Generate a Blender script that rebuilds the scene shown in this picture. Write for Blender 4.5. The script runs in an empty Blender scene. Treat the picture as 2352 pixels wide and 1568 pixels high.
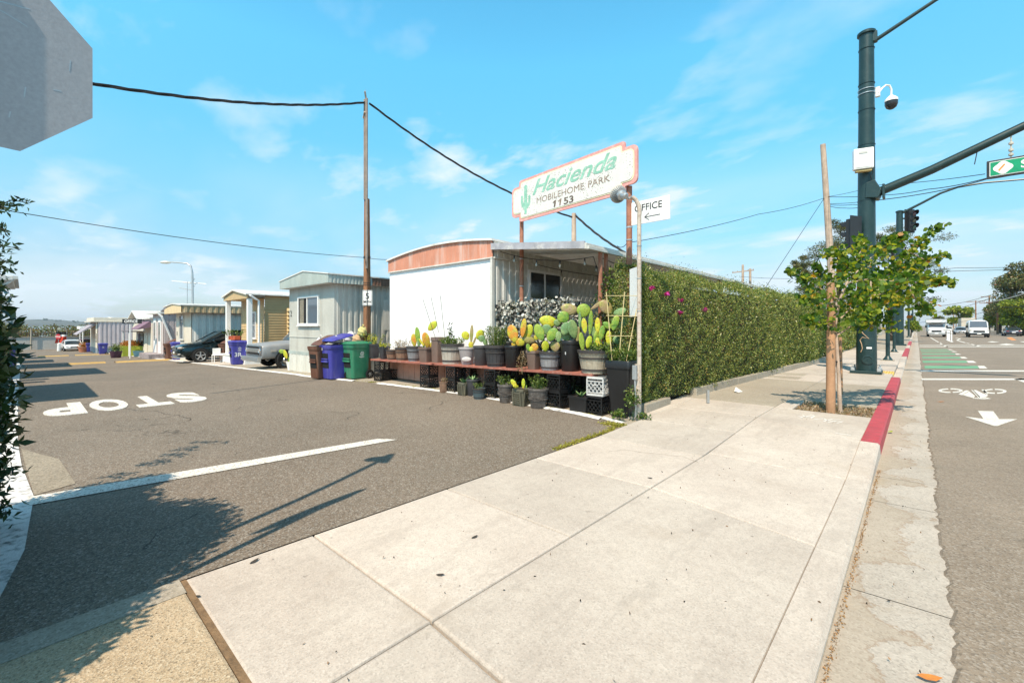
import bpy, math, random
import numpy as np
from mathutils import Vector, Matrix
random.seed(7); rng = np.random.default_rng(11)
scene = bpy.context.scene; COL = scene.collection
PI = math.pi
# ---------------------------------------------------------------- survey of the photograph
HC = 1.6; FP = 1020.0; CX = 1176.0; HY = 748.0
CA, SA = 0.7393, 0.6733            # street runs along +y, the lane along -x
def cam2w(X, Y): return (CA*X - SA*Y, SA*X + CA*Y)
def G(px, py, z=0.0):
    Y = (HC - z)*FP/(py - HY); X = (px - CX)/FP*Y
    a, b = cam2w(X, Y); return Vector((a, b, z))
def onb(px, b):
    r = (px - CX)/FP; Y = b/(SA*r + CA); a, _ = cam2w(r*Y, Y); return a, Y
def onY(px, py, Y):
    a, b = cam2w((px - CX)/FP*Y, Y); return Vector((a, b, HC + (HY - py)/FP*Y))
def zg(a): return 0.0 if a > -15 else max(-1.65, -0.027*(-a - 15))
# ---------------------------------------------------------------- mesh builder
class MB:
    def __init__(s): s.v = []; s.f = []; s.m = []
    def add(s, vs, fs, m=0):
        n = len(s.v); s.v += [tuple(v) for v in vs]; s.f += [tuple(n + i for i in f) for f in fs]; s.m += [m]*len(fs); return s
    def quad(s, a, b, c, d, m=0): return s.add([a, b, c, d], [(0, 1, 2, 3)], m)
    def box(s, lo, hi, m=0):
        x0, y0, z0 = lo; x1, y1, z1 = hi
        return s.hexa([(x0,y0,z0),(x1,y0,z0),(x1,y1,z0),(x0,y1,z0),(x0,y0,z1),(x1,y0,z1),(x1,y1,z1),(x0,y1,z1)], m)
    def hexa(s, v, m=0):
        return s.add(v, [(3,2,1,0),(4,5,6,7),(0,1,5,4),(1,2,6,5),(2,3,7,6),(3,0,4,7)], m)
    def cbox(s, c, size, rz=0, m=0):
        cs, sn = math.cos(rz), math.sin(rz); hx, hy, hz = size[0]/2, size[1]/2, size[2]/2
        return s.hexa([(c[0]+x*cs-y*sn, c[1]+x*sn+y*cs, c[2]+z) for z in (-hz, hz) for x, y in ((-hx,-hy),(hx,-hy),(hx,hy),(-hx,hy))], m)
    def bar(s, p, q, w, h=None, m=0, up=(0,0,1)):
        p, q = Vector(p), Vector(q); h = h or w; d = (q-p).normalized(); u = Vector(up)
        if abs(d.dot(u)) > .95: u = Vector((0,1,0))
        x = d.cross(u).normalized(); y = x.cross(d)
        return s.hexa([e + x*i*w/2 + y*j*h/2 for e in (p, q) for i, j in ((-1,-1),(1,-1),(1,1),(-1,1))], m)
    def tube(s, pts, r, n=8, m=0, caps=True):
        pts = [Vector(p) for p in pts]; k = len(pts); rs = r if isinstance(r, (list, tuple)) else [r]*k
        vs = []; prev = None
        for i, p in enumerate(pts):
            d = (pts[min(i+1, k-1)] - pts[max(i-1, 0)])
            d = d.normalized() if d.length > 1e-9 else Vector((0,0,1))
            if prev is None:
                u = Vector((0,0,1)) if abs(d.z) < .9 else Vector((1,0,0)); x = d.cross(u).normalized()
            else: x = (prev - d*prev.dot(d)).normalized()
            prev = x; y = d.cross(x)
            vs += [p + (x*math.cos(2*PI*j/n) + y*math.sin(2*PI*j/n))*rs[i] for j in range(n)]
        fs = [(i*n+j, i*n+(j+1)%n, (i+1)*n+(j+1)%n, (i+1)*n+j) for i in range(k-1) for j in range(n)]
        if caps: fs += [tuple(range(n-1, -1, -1)), tuple(range((k-1)*n, k*n))]
        return s.add(vs, fs, m)
    def lathe(s, prof, c=(0,0,0), n=24, m=0, caps=True, wob=0, sx=1, sy=1):
        vs = [(c[0]+sx*r*(1+wob*math.cos(j*n/2*0+12*2*PI*j/n))*math.cos(2*PI*j/n), c[1]+sy*r*(1+wob*math.cos(12*2*PI*j/n))*math.sin(2*PI*j/n), c[2]+z) for r, z in prof for j in range(n)]
        k = len(prof); fs = [(i*n+j, i*n+(j+1)%n, (i+1)*n+(j+1)%n, (i+1)*n+j) for i in range(k-1) for j in range(n)]
        if caps: fs += [tuple(range(n-1, -1, -1)), tuple(range((k-1)*n, k*n))]
        return s.add(vs, fs, m)
    def loft(s, rings, m=0, caps=True):
        n = len(rings[0]); k = len(rings); vs = [p for r in rings for p in r]
        fs = [(i*n+j, i*n+(j+1)%n, (i+1)*n+(j+1)%n, (i+1)*n+j) for i in range(k-1) for j in range(n)]
        if caps: fs += [tuple(range(n-1, -1, -1)), tuple(range((k-1)*n, k*n))]
        return s.add(vs, fs, m)
    def ell(s, c, r, R=None, n=14, k=9, m=0):
        vs = []
        for i in range(k+1):
            t = PI*i/k
            for j in range(n):
                p = Vector((r[0]*math.sin(t)*math.cos(2*PI*j/n), r[1]*math.sin(t)*math.sin(2*PI*j/n), r[2]*math.cos(t)))
                vs.append(Vector(c) + (R @ p if R else p))
        return s.add(vs, [(i*n+j, (i+1)*n+j, (i+1)*n+(j+1)%n, i*n+(j+1)%n) for i in range(k) for j in range(n)], m)
    def prism(s, poly, O, U, V, d0, d1, m=0):
        O, U, V = Vector(O), Vector(U), Vector(V); N = U.cross(V)
        n = len(poly); a = [O+U*x+V*y+N*d0 for x, y in poly]; b = [O+U*x+V*y+N*d1 for x, y in poly]
        return s.add(a+b, [tuple(range(n-1,-1,-1)), tuple(range(n, 2*n))] + [(i, (i+1)%n, n+(i+1)%n, n+i) for i in range(n)], m)
    def text(s, txt, O, U, V, size=1, d=.004, sx=1, bold=0, shear=0, center=False, m=0):
        vs, fs = textgeo(txt, bold, shear)
        w = max(v[0] for v in vs) if vs else 0
        O, U, V = Vector(O), Vector(U), Vector(V); N = U.cross(V)
        ox = -w/2 if center else 0
        return s.add([O + U*((x+ox)*size*sx) + V*(y*size) + N*(d*(1 if z > 0 else .2)) for x, y, z in vs], fs, m)
_tc = {}
def textgeo(txt, bold, shear):
    key = (txt, bold, shear)
    if key not in _tc:
        c = bpy.data.curves.new('t', 'FONT'); c.body = txt; c.offset = bold; c.shear = shear; c.extrude = .01; c.resolution_u = 4
        o = bpy.data.objects.new('t', c); me = bpy.data.meshes.new_from_object(o)
        x0 = min([v.co.x for v in me.vertices] or [0])
        _tc[key] = ([(v.co.x-x0, v.co.y, v.co.z) for v in me.vertices], [tuple(p.vertices) for p in me.polygons])
        bpy.data.objects.remove(o); bpy.data.curves.remove(c); bpy.data.meshes.remove(me)
    return _tc[key]
class Fr:      # a wall-like frame: origin, right, up, outward normal
    def __init__(s, O, U, V=(0,0,1)): s.O, s.U, s.V = Vector(O), Vector(U).normalized(), Vector(V).normalized(); s.N = s.U.cross(s.V)
    def p(s, x, y, d=0): return s.O + s.U*x + s.V*y + s.N*d
    def rect(s, mb, x0, y0, x1, y1, d0, d1, m=0):
        return mb.hexa([s.p(x0,y0,d0), s.p(x1,y0,d0), s.p(x1,y0,d1), s.p(x0,y0,d1), s.p(x0,y1,d0), s.p(x1,y1,d0), s.p(x1,y1,d1), s.p(x0,y1,d1)], m)
    def frame(s, mb, x0, y0, x1, y1, w, d0, d1, m=0):
        s.rect(mb, x0, y0, x1, y0+w, d0, d1, m); s.rect(mb, x0, y1-w, x1, y1, d0, d1, m)
        s.rect(mb, x0, y0+w, x0+w, y1-w, d0, d1, m); s.rect(mb, x1-w, y0+w, x1, y1-w, d0, d1, m); return mb
    def corr(s, mb, x0, x1, y0, y1, per=.2, dep=.02, topf=None, m=0, duty=.5):
        xs = []; x = x0
        w = per*duty; g = per*.08
        while x < x1 - 1e-6:
            for xx, d in ((x, 0), (x+per-w-g, 0), (x+per-w, dep), (x+per-g, dep)):
                if xx < x1: xs.append((xx, d))
            x += per
        xs.append((x1, 0))
        vs = [s.p(x, y0, d) for x, d in xs] + [s.p(x, topf(x) if topf else y1, d) for x, d in xs]
        n = len(xs); return mb.add(vs, [(i, i+1, n+i+1, n+i) for i in range(n-1)], m)
    def text(s, mb, txt, x, y, size, d=.004, **k): return mb.text(txt, s.p(x, y, d), s.U, s.V, size, .003, **k)
def mesh(name, mb, mats, xf=None, smooth=False):
    me = bpy.data.meshes.new(name)
    vs = [xf @ Vector(v) for v in mb.v] if xf is not None else mb.v
    me.from_pydata([tuple(v) for v in vs], [], mb.f)
    for mt in (mats if isinstance(mats, (list, tuple)) else [mats]): me.materials.append(mt)
    if isinstance(mats, (list, tuple)) and len(mats) > 1: me.polygons.foreach_set('material_index', mb.m)
    if smooth:
        me.polygons.foreach_set('use_smooth', [True]*len(me.polygons))
        try: me.set_sharp_from_angle(angle=math.radians(38 if smooth is True else smooth))
        except Exception: pass
    me.update(); return me
class Thing:
    def __init__(s, name, label, cat, loc=(0,0,0), rz=0, group=None):
        s.o = bpy.data.objects.new(name, None); COL.objects.link(s.o); s.o.empty_display_size = .1
        s.loc = Vector(loc); s.o.location = s.loc; s.o.rotation_euler = (0,0,rz)
        s.o['label'] = label; s.o['category'] = cat
        if group: s.o['group'] = group
        s.inv = (Matrix.Translation(s.loc) @ Matrix.Rotation(rz, 4, 'Z')).inverted()
    def part(s, name, mb, mats, parent=None, label=None, world=True, smooth=False, bevel=0, kind=None):
        o = bpy.data.objects.new(name, mesh(name, mb, mats, s.inv if world else None, smooth)); COL.objects.link(o)
        o.parent = parent or s.o
        if label: o['label'] = label
        if kind: o['kind'] = kind
        bev(o, bevel); return o
    def rawpart(s, name, me, parent=None):
        o = bpy.data.objects.new(name, me); COL.objects.link(o); o.parent = parent or s.o
        if parent is None or True: o.matrix_parent_inverse = Matrix(); 
        me.transform(s.inv); return o
def bev(o, w):
    if w:
        b = o.modifiers.new('bevel', 'BEVEL'); b.width = w; b.segments = 2; b.limit_method = 'ANGLE'; b.angle_limit = math.radians(40)
def solo(name, mb, mats, label=None, cat=None, group=None, kind=None, smooth=False, bevel=0, me=None):
    o = bpy.data.objects.new(name, me or mesh(name, mb, mats, None, smooth)); COL.objects.link(o)
    if label: o['label'] = label; o['category'] = cat
    if group: o['group'] = group
    if kind: o['kind'] = kind
    bev(o, bevel); return o
def struct(name, mb, mats, **k): return solo(name, mb, mats, kind='structure', **k)
def dup(T, loc, rz, label, scale=1, mats=None, group=None):
    def cp(o, par):
        c = o.copy(); COL.objects.link(c)
        if par is not None: c.parent = par
        if mats and c.type == 'MESH' and c.data.materials[0] in mats:
            c.data = c.data.copy()
            for i, mm in enumerate(c.data.materials):
                if mm in mats: c.data.materials[i] = mats[mm]
        for ch in list(o.children): cp(ch, c)
        return c
    r = cp(T.o, None); r.location = loc; r.rotation_euler = (0,0,rz)
    r.scale = (scale,)*3 if not isinstance(scale, (tuple, list)) else scale
    r['label'] = label
    if group: r['group'] = group
    return r
def place(T, loc, rz=0, scale=1):
    T.o.location = loc; T.o.rotation_euler = (0,0,rz); T.o.scale = (scale,)*3 if not isinstance(scale, (tuple, list)) else scale
# ---------------------------------------------------------------- materials
def lk(nt, a, b): nt.links.new(a, b)
def base_mat(name):
    m = bpy.data.materials.new(name); m.use_nodes = True; nt = m.node_tree; p = nt.nodes['Principled BSDF']; return m, nt, p
def noise(nt, vec, scale, det=4, rough=.6):
    n = nt.nodes.new('ShaderNodeTexNoise'); n.inputs['Scale'].default_value = scale; n.inputs['Detail'].default_value = det
    n.inputs['Roughness'].default_value = rough; lk(nt, vec, n.inputs['Vector']); return n.outputs['Fac']
def mapr(nt, x, a, b, c, d):
    n = nt.nodes.new('ShaderNodeMapRange'); lk(nt, x, n.inputs[0])
    for i, v in enumerate((a, b, c, d)): n.inputs[i+1].default_value = v
    return n.outputs[0]
def mixc(nt, f, a, b, mode='MIX'):
    n = nt.nodes.new('ShaderNodeMix'); n.data_type = 'RGBA'; n.blend_type = mode
    for s, v in ((n.inputs[0], f), (n.inputs[6], a), (n.inputs[7], b)):
        if isinstance(v, (int, float)): s.default_value = v
        elif isinstance(v, tuple): s.default_value = (*v[:3], 1)
        else: lk(nt, v, s)
    return n.outputs[2]
def ramp(nt, x, stops, interp='LINEAR'):
    n = nt.nodes.new('ShaderNodeValToRGB'); n.color_ramp.interpolation = interp; e = n.color_ramp.elements
    while len(e) > 1: e.remove(e[-1])
    e[0].position = stops[0][0]; e[0].color = (*stops[0][1], 1)
    for t, c in stops[1:]:
        k = e.new(t); k.color = (*c, 1)
    lk(nt, x, n.inputs[0]); return n.outputs[0]
def bumpn(nt, h, p, st=.3, dist=.01):
    b = nt.nodes.new('ShaderNodeBump'); b.inputs['Strength'].default_value = st; b.inputs['Distance'].default_value = dist
    lk(nt, h, b.inputs['Height']); lk(nt, b.outputs[0], p.inputs['Normal'])
def pos(nt, sc=None, obj=False):
    g = nt.nodes.new('ShaderNodeTexCoord').outputs['Object'] if obj else nt.nodes.new('ShaderNodeNewGeometry').outputs['Position']
    if sc:
        m = nt.nodes.new('ShaderNodeMapping'); m.inputs['Scale'].default_value = sc; lk(nt, g, m.inputs['Vector']); return m.outputs[0]
    return g
def M(name, col, rough=.7, var=.18, scale=2.5, bump=.15, bscale=60, metal=0, dirt=None, dirtamt=.4, dscale=5, streak=False, obj=False, spec=None, fine=.08):
    m, nt, p = base_mat(name); v = pos(nt, obj=obj)
    n1 = noise(nt, v, scale, 5); f = mapr(nt, n1, .3, .7, 1-var, 1+var)
    n2 = noise(nt, v, scale*18, 3); f2 = mapr(nt, n2, .3, .7, 1-fine, 1+fine)
    mu = nt.nodes.new('ShaderNodeMath'); mu.operation = 'MULTIPLY'; lk(nt, f, mu.inputs[0]); lk(nt, f2, mu.inputs[1])
    c = mixc(nt, 1.0, col, mu.outputs[0], 'MULTIPLY')
    if dirt:
        vv = pos(nt, (1, 1, .12), obj) if streak else v
        d = mapr(nt, noise(nt, vv, dscale, 6, .7), .5, .72, 0, dirtamt); c = mixc(nt, d, c, dirt)
    lk(nt, c, p.inputs['Base Color']); p.inputs['Roughness'].default_value = rough; p.inputs['Metallic'].default_value = metal
    if spec is not None: p.inputs['Specular IOR Level'].default_value = spec
    if bump: bumpn(nt, noise(nt, v, bscale, 3), p, bump, .01)
    return m
def leafmat(name, stops, trans=.3, rough=.45):
    m, nt, p = base_mat(name); g = nt.nodes.new('ShaderNodeNewGeometry')
    c = ramp(nt, g.outputs['Random Per Island'], stops)
    c = mixc(nt, mapr(nt, noise(nt, g.outputs['Position'], 2.2, 3), .35, .65, 0, .35), c, mixc(nt, 1.0, c, (.55, .6, .45), 'MULTIPLY'))
    lk(nt, c, p.inputs['Base Color']); p.inputs['Roughness'].default_value = rough
    t = nt.nodes.new('ShaderNodeBsdfTranslucent'); lk(nt, mixc(nt, 1.0, c, (1.5, 1.6, .6), 'MULTIPLY'), t.inputs[0])
    mx = nt.nodes.new('ShaderNodeMixShader'); mx.inputs[0].default_value = trans
    lk(nt, p.outputs[0], mx.inputs[1]); lk(nt, t.outputs[0], mx.inputs[2])
    lk(nt, mx.outputs[0], nt.nodes['Material Output'].inputs[0]); return m
def glass(name, col=(.02,.03,.035), rough=.05):
    m, nt, p = base_mat(name); p.inputs['Base Color'].default_value = (*col, 1); p.inputs['Roughness'].default_value = rough
    p.inputs['Specular IOR Level'].default_value = .8; return m
def ground_mat(name, c0, c1, speck, specks=220, spk=.25, patch=.4, bump=.5, stain=None, crack=False, island=False, gum=False):
    m, nt, p = base_mat(name); v = pos(nt)
    c = mixc(nt, mapr(nt, noise(nt, v, patch, 6, .65), .35, .65, 0, 1), c0, c1)
    vo = nt.nodes.new('ShaderNodeTexVoronoi'); vo.inputs['Scale'].default_value = specks*.45; lk(nt, v, vo.inputs['Vector'])
    vr = nt.nodes.new('ShaderNodeSeparateColor'); lk(nt, vo.outputs['Color'], vr.inputs[0])
    c = mixc(nt, mapr(nt, vr.outputs[0], .55, 1, 0, spk), c, speck)
    c = mixc(nt, mapr(nt, vr.outputs[1], .6, 1, 0, spk*1.2), c, tuple(x*.35 for x in c0))
    c = mixc(nt, mapr(nt, noise(nt, v, 14, 4, .7), .45, .7, 0, .25), c, tuple(x*.6 for x in c0))
    if stain:
        s = noise(nt, pos(nt, (1, 1, 1)), 1.1, 7, .72); c = mixc(nt, mapr(nt, s, .56, .7, 0, .5), c, stain)
        s = noise(nt, pos(nt), 6, 4, .6); c = mixc(nt, mapr(nt, s, .7, .74, 0, .5), c, tuple(x*.3 for x in c0))
    if gum:
        vg = nt.nodes.new('ShaderNodeTexVoronoi'); vg.inputs['Scale'].default_value = 5.5; lk(nt, v, vg.inputs['Vector'])
        sg = nt.nodes.new('ShaderNodeSeparateColor'); lk(nt, vg.outputs['Color'], sg.inputs[0])
        th = mapr(nt, sg.outputs[0], .72, 1, 0, .085); mg = nt.nodes.new('ShaderNodeMath'); mg.operation = 'LESS_THAN'; lk(nt, vg.outputs['Distance'], mg.inputs[0]); lk(nt, th, mg.inputs[1])
        mg2 = nt.nodes.new('ShaderNodeMath'); mg2.operation = 'MULTIPLY'; lk(nt, mg.outputs[0], mg2.inputs[0]); mg2.inputs[1].default_value = .55
        c = mixc(nt, mg2.outputs[0], c, tuple(x*.3 for x in c0))
        w1 = noise(nt, pos(nt, (1, .25, 1)), 3.5, 8, .8); c = mixc(nt, mapr(nt, w1, .52, .6, 0, .3), c, tuple(x*.72 for x in c0))
        w2 = noise(nt, v, 9, 8, .8); c = mixc(nt, mapr(nt, w2, .6, .66, 0, .35), c, (.6,.56,.5))
    if crack:
        vc = nt.nodes.new('ShaderNodeTexVoronoi'); vc.feature = 'DISTANCE_TO_EDGE'; vc.inputs['Scale'].default_value = .32
        dv = nt.nodes.new('ShaderNodeVectorMath'); dv.operation = 'ADD'; nn = nt.nodes.new('ShaderNodeTexNoise'); nn.inputs['Scale'].default_value = 1.6; nn.inputs['Detail'].default_value = 6
        lk(nt, v, nn.inputs['Vector']); lk(nt, v, dv.inputs[0]); lk(nt, nn.outputs['Color'], dv.inputs[1]); lk(nt, dv.outputs[0], vc.inputs['Vector'])
        cr = mapr(nt, vc.outputs['Distance'], 0, .004, 1, 0)
        gate = mapr(nt, noise(nt, v, .5, 2), .5, .58, 0, .8); mm = nt.nodes.new('ShaderNodeMath'); mm.operation = 'MULTIPLY'; lk(nt, cr, mm.inputs[0]); lk(nt, gate, mm.inputs[1])
        c = mixc(nt, mm.outputs[0], c, tuple(x*.2 for x in c0))
    isl = nt.nodes.new('ShaderNodeNewGeometry').outputs['Random Per Island'] if island else None
    if island: c = mixc(nt, 1.0, c, ramp(nt, isl, [(0,(.9,.9,.89)),(1,(1.07,1.06,1.05))]), 'MULTIPLY')
    lk(nt, c, p.inputs['Base Color']); p.inputs['Roughness'].default_value = .85
    h = mixc(nt, .5, vo.outputs['Distance'], noise(nt, v, specks*.3, 3)); bumpn(nt, h, p, bump, .006); return m
A = {}
A['asphalt'] = ground_mat('asphalt_lane', (.155,.121,.088), (.21,.166,.124), (.42,.4,.36), 200, .6, .35, .75, stain=(.16,.135,.105), crack=True)
A['road'] = ground_mat('asphalt_road', (.205,.162,.12), (.275,.22,.166), (.45,.42,.38), 200, .4, .5, .5, stain=(.19,.165,.13), crack=True)
A['conc'] = ground_mat('sidewalk_concrete', (.46,.40,.35), (.57,.51,.45), (.72,.68,.62), 260, .24, .9, .22, stain=(.40,.335,.27), island=True, gum=True)
A['conc2'] = ground_mat('old_concrete', (.32,.275,.215), (.39,.345,.275), (.55,.5,.44), 200, .4, .6, .35, stain=(.34,.28,.2))
A['gutter'] = ground_mat('gutter_concrete', (.38,.335,.285), (.49,.44,.385), (.62,.58,.5), 220, .3, .8, .25, stain=(.36,.27,.17))
_m = A['gutter']; _nt = _m.node_tree; _p = _nt.nodes['Principled BSDF']; _c = _p.inputs['Base Color'].links[0].from_socket
_v = pos(_nt); _sp = _nt.nodes.new('ShaderNodeSeparateXYZ'); lk(_nt, _v, _sp.inputs[0]); _n = mapr(_nt, noise(_nt, _v, 1.5, 7, .68), .3, .7, -.42, .18)
_d = _nt.nodes.new('ShaderNodeMath'); _d.operation = 'SUBTRACT'; lk(_nt, _sp.outputs[0], _d.inputs[0]); lk(_nt, _n, _d.inputs[1])
_c = mixc(_nt, mapr(_nt, _d.outputs[0], -.03, .0, .32, 0), _c, (.32,.24,.15)); _e = _nt.nodes.new('ShaderNodeMath'); _e.operation = 'ABSOLUTE'; lk(_nt, _d.outputs[0], _e.inputs[0])
_c = mixc(_nt, mapr(_nt, _e.outputs[0], 0, .03, .6, 0), _c, (.24,.15,.08)); lk(_nt, _c, _p.inputs['Base Color'])
A['aggr'] = ground_mat('exposed_aggregate', (.40,.30,.19), (.5,.39,.26), (.62,.55,.42), 300, .6, .6, .6, stain=(.36,.29,.19))
A['dirt'] = ground_mat('dry_dirt', (.25,.21,.155), (.34,.29,.22), (.45,.4,.33), 150, .5, .5, .6, stain=(.2,.16,.11))
A['wpaint'] = M('road_paint', (.74,.72,.67), .75, .08, 2, .3, 90, dirt=(.25,.21,.17), dirtamt=1.8, dscale=48)
A['wpaint2'] = M('worn_white_paint', (.72,.71,.7), .8, .1, 2, .4, 60, dirt=(.2,.19,.18), dirtamt=1.5, dscale=9)
A['ypaint'] = M('yellow_paint', (.5,.32,.09), .75, .15, 2, .3, 90, dirt=(.2,.17,.13), dirtamt=1.3, dscale=8)
A['gpaint'] = M('green_bike_paint', (.13,.36,.2), .7, .12, 2, .2, 90, dirt=(.24,.22,.18), dirtamt=1.1, dscale=12)
A['red'] = M('red_kerb_paint', (.42,.055,.07), .65, .18, 3, .3, 50, dirt=(.22,.08,.07), dirtamt=.6, dscale=9)
A['mast'] = M('dark_green_steel', (.012,.036,.038), .38, .12, 1.5, .05, 30, dirt=(.05,.08,.075), dirtamt=.4)
A['rail'] = M('weathered_rail', (.27,.215,.18), .6, .2, 6, .2, 40)
A['galv'] = M('galvanised_steel', (.45,.47,.48), .4, .12, 4, .05, 30, metal=.6)
A['black'] = M('black_plastic', (.012,.012,.013), .42, .2, 4, .1, 40)
A['blackm'] = M('black_metal', (.02,.02,.022), .45, .2, 4, .1, 40)
A['cable'] = M('black_cable', (.012,.012,.014), .5, .2, 4, 0)
A['wood'] = M('pole_wood', (.27,.13,.065), .85, .3, 3, .5, 30, dirt=(.06,.03,.02), dirtamt=.8, dscale=9, streak=True)
A['woodg'] = M('weathered_wood', (.46,.35,.27), .85, .2, 3, .5, 30, dirt=(.2,.14,.1), dirtamt=.6, dscale=9, streak=True)
A['stake'] = M('tree_stake_wood', (.42,.235,.13), .8, .2, 3, .4, 30, dirt=(.2,.1,.05), dirtamt=.6, dscale=10, streak=True)
A['rust'] = M('rusty_red_post', (.31,.125,.075), .7, .25, 6, .4, 40, dirt=(.5,.3,.2), dirtamt=.5, dscale=14)
A['pipe'] = M('peeling_pipe_paint', (.5,.43,.36), .7, .2, 6, .5, 40, dirt=(.25,.13,.08), dirtamt=.95, dscale=16)
A['bench'] = M('red_bench_paint', (.31,.105,.075), .7, .25, 5, .4, 40, dirt=(.5,.33,.27), dirtamt=.5, dscale=12, streak=False)
A['pink'] = M('pink_panel_paint', (.62,.33,.24), .8, .12, 2, .2, 40, dirt=(.35,.2,.15), dirtamt=.5, dscale=6)
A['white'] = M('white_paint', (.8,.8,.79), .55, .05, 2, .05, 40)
A['whitewall'] = M('bright_white_wall', (.84,.84,.85), .5, .04, 1.5, .04, 30)
A['orange'] = M('terracotta_band_paint', (.56,.24,.155), .6, .12, 2, .1, 40, dirt=(.72,.66,.62), dirtamt=.6, dscale=3.5, streak=True)
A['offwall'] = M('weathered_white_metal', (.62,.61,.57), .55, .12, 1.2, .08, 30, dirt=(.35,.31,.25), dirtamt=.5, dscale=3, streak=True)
A['grn'] = M('faded_green_metal', (.38,.44,.42), .6, .15, 1.5, .1, 30, dirt=(.55,.55,.5), dirtamt=.6, dscale=3, streak=True)
A['greywall'] = M('grey_metal_siding', (.5,.5,.46), .5, .1, 1.2, .08, 30, dirt=(.3,.28,.24), dirtamt=.45, dscale=3, streak=True)
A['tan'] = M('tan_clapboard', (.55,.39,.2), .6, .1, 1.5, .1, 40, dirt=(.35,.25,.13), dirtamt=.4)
A['mauve'] = M('mauve_siding', (.47,.41,.41), .65, .1, 1.5, .1, 40)
A['cream'] = M('cream_siding', (.68,.62,.52), .6, .08, 1.5, .1, 40, dirt=(.5,.42,.32), dirtamt=.4)
A['roofw'] = M('white_metal_roof', (.72,.71,.68), .5, .1, 1.5, .1, 30, dirt=(.4,.3,.22), dirtamt=.6, dscale=4)
A['roofd'] = M('dark_roof', (.14,.13,.15), .8, .2, 3, .4, 50)
A['dark'] = M('dark_interior', (.01,.01,.011), .9, .1, 2, 0)
A['curtain'] = M('pale_curtain', (.42,.38,.3), .9, .2, 6, .3, 20)
A['glass'] = glass('window_glass'); A['skyglass'] = glass('reflecting_glass', (.1,.13,.17), .03)
A['grass'] = leafmat('dry_moss_grass', [(0,(.22,.2,.03)),(.5,(.4,.32,.06)),(1,(.3,.34,.05))], .2)
A['hedge'] = leafmat('hedge_leaves', [(0,(.035,.065,.02)),(.35,(.11,.165,.04)),(.6,(.24,.3,.08)),(.88,(.52,.53,.18)),(.96,(.5,.4,.12)),(1,(.42,.2,.08))], .35, .35)
A['twig'] = M('dark_twigs', (.03,.024,.015), .9, .3, 5, .5, 20)
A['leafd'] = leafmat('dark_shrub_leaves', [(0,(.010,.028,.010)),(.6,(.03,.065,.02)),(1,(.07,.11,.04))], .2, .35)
A['leafm'] = leafmat('pot_plant_leaves', [(0,(.03,.07,.015)),(.5,(.1,.17,.03)),(.85,(.22,.28,.05)),(1,(.3,.27,.12))], .3)
A['leafy'] = leafmat('yellow_flower_leaves', [(0,(.09,.16,.03)),(.45,(.22,.28,.04)),(.6,(.6,.52,.05)),(1,(.7,.62,.1))], .3)
A['leaft'] = leafmat('street_tree_leaves', [(0,(.03,.085,.016)),(.35,(.07,.16,.022)),(.62,(.2,.29,.03)),(.88,(.4,.42,.045)),(.975,(.5,.36,.04)),(1,(.45,.12,.03))], .45)
A['cyp'] = leafmat('conifer_foliage', [(0,(.035,.055,.015)),(.5,(.09,.115,.025)),(.8,(.16,.15,.035)),(1,(.22,.12,.05))], .15)
A['yg'] = leafmat('yellow_green_leaves', [(0,(.07,.12,.015)),(.5,(.2,.27,.025)),(1,(.38,.38,.04))], .3)
A['scrub'] = leafmat('marsh_scrub', [(0,(.05,.07,.02)),(.5,(.15,.17,.04)),(.8,(.2,.12,.05)),(1,(.12,.06,.05))], .2)
A['dry'] = leafmat('dry_stems', [(0,(.18,.12,.07)),(.6,(.36,.27,.15)),(1,(.3,.16,.1))], .2)
A['silver'] = leafmat('silver_fabric_leaves', [(0,(.02,.02,.02)),(.35,(.08,.08,.075)),(.5,(.45,.44,.42)),(1,(.7,.69,.66))], .1, .6)
A['magenta'] = leafmat('magenta_petals', [(0,(.4,.02,.2)),(1,(.65,.06,.4))], .3)
A['orflower'] = leafmat('orange_petals', [(0,(.12,.14,.03)),(.4,(.45,.14,.03)),(1,(.6,.25,.06))], .3)
def padmat(name, c1, c2, c3):
    m, nt, p = base_mat(name); v = pos(nt)
    c = mixc(nt, mapr(nt, noise(nt, v, 5, 3), .42, .58, 0, 1), c1, c2)
    c = mixc(nt, mapr(nt, noise(nt, v, 9, 4), .5, .7, 0, .8), c, c3)
    vo = nt.nodes.new('ShaderNodeTexVoronoi'); vo.inputs['Scale'].default_value = 28; lk(nt, v, vo.inputs['Vector'])
    c = mixc(nt, mapr(nt, vo.outputs['Distance'], .12, .3, .85, 0), c, (.1,.08,.03))
    lk(nt, c, p.inputs['Base Color']); p.inputs['Roughness'].default_value = .5; bumpn(nt, vo.outputs['Distance'], p, .4, .01); return m
A['padg'] = padmat('green_cactus_skin', (.14,.29,.04), (.27,.38,.045), (.36,.4,.07))
A['pady'] = padmat('yellow_cactus_skin', (.42,.5,.035), (.56,.54,.035), (.55,.3,.03))
A['pado'] = padmat('orange_cactus_skin', (.5,.46,.04), (.6,.24,.03), (.34,.42,.05))
A['padb'] = padmat('scarred_cactus_skin', (.34,.32,.08), (.36,.26,.15), (.2,.22,.06))
A['padd'] = padmat('dull_green_cactus_skin', (.13,.25,.1), (.25,.36,.14), (.17,.25,.09))
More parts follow.
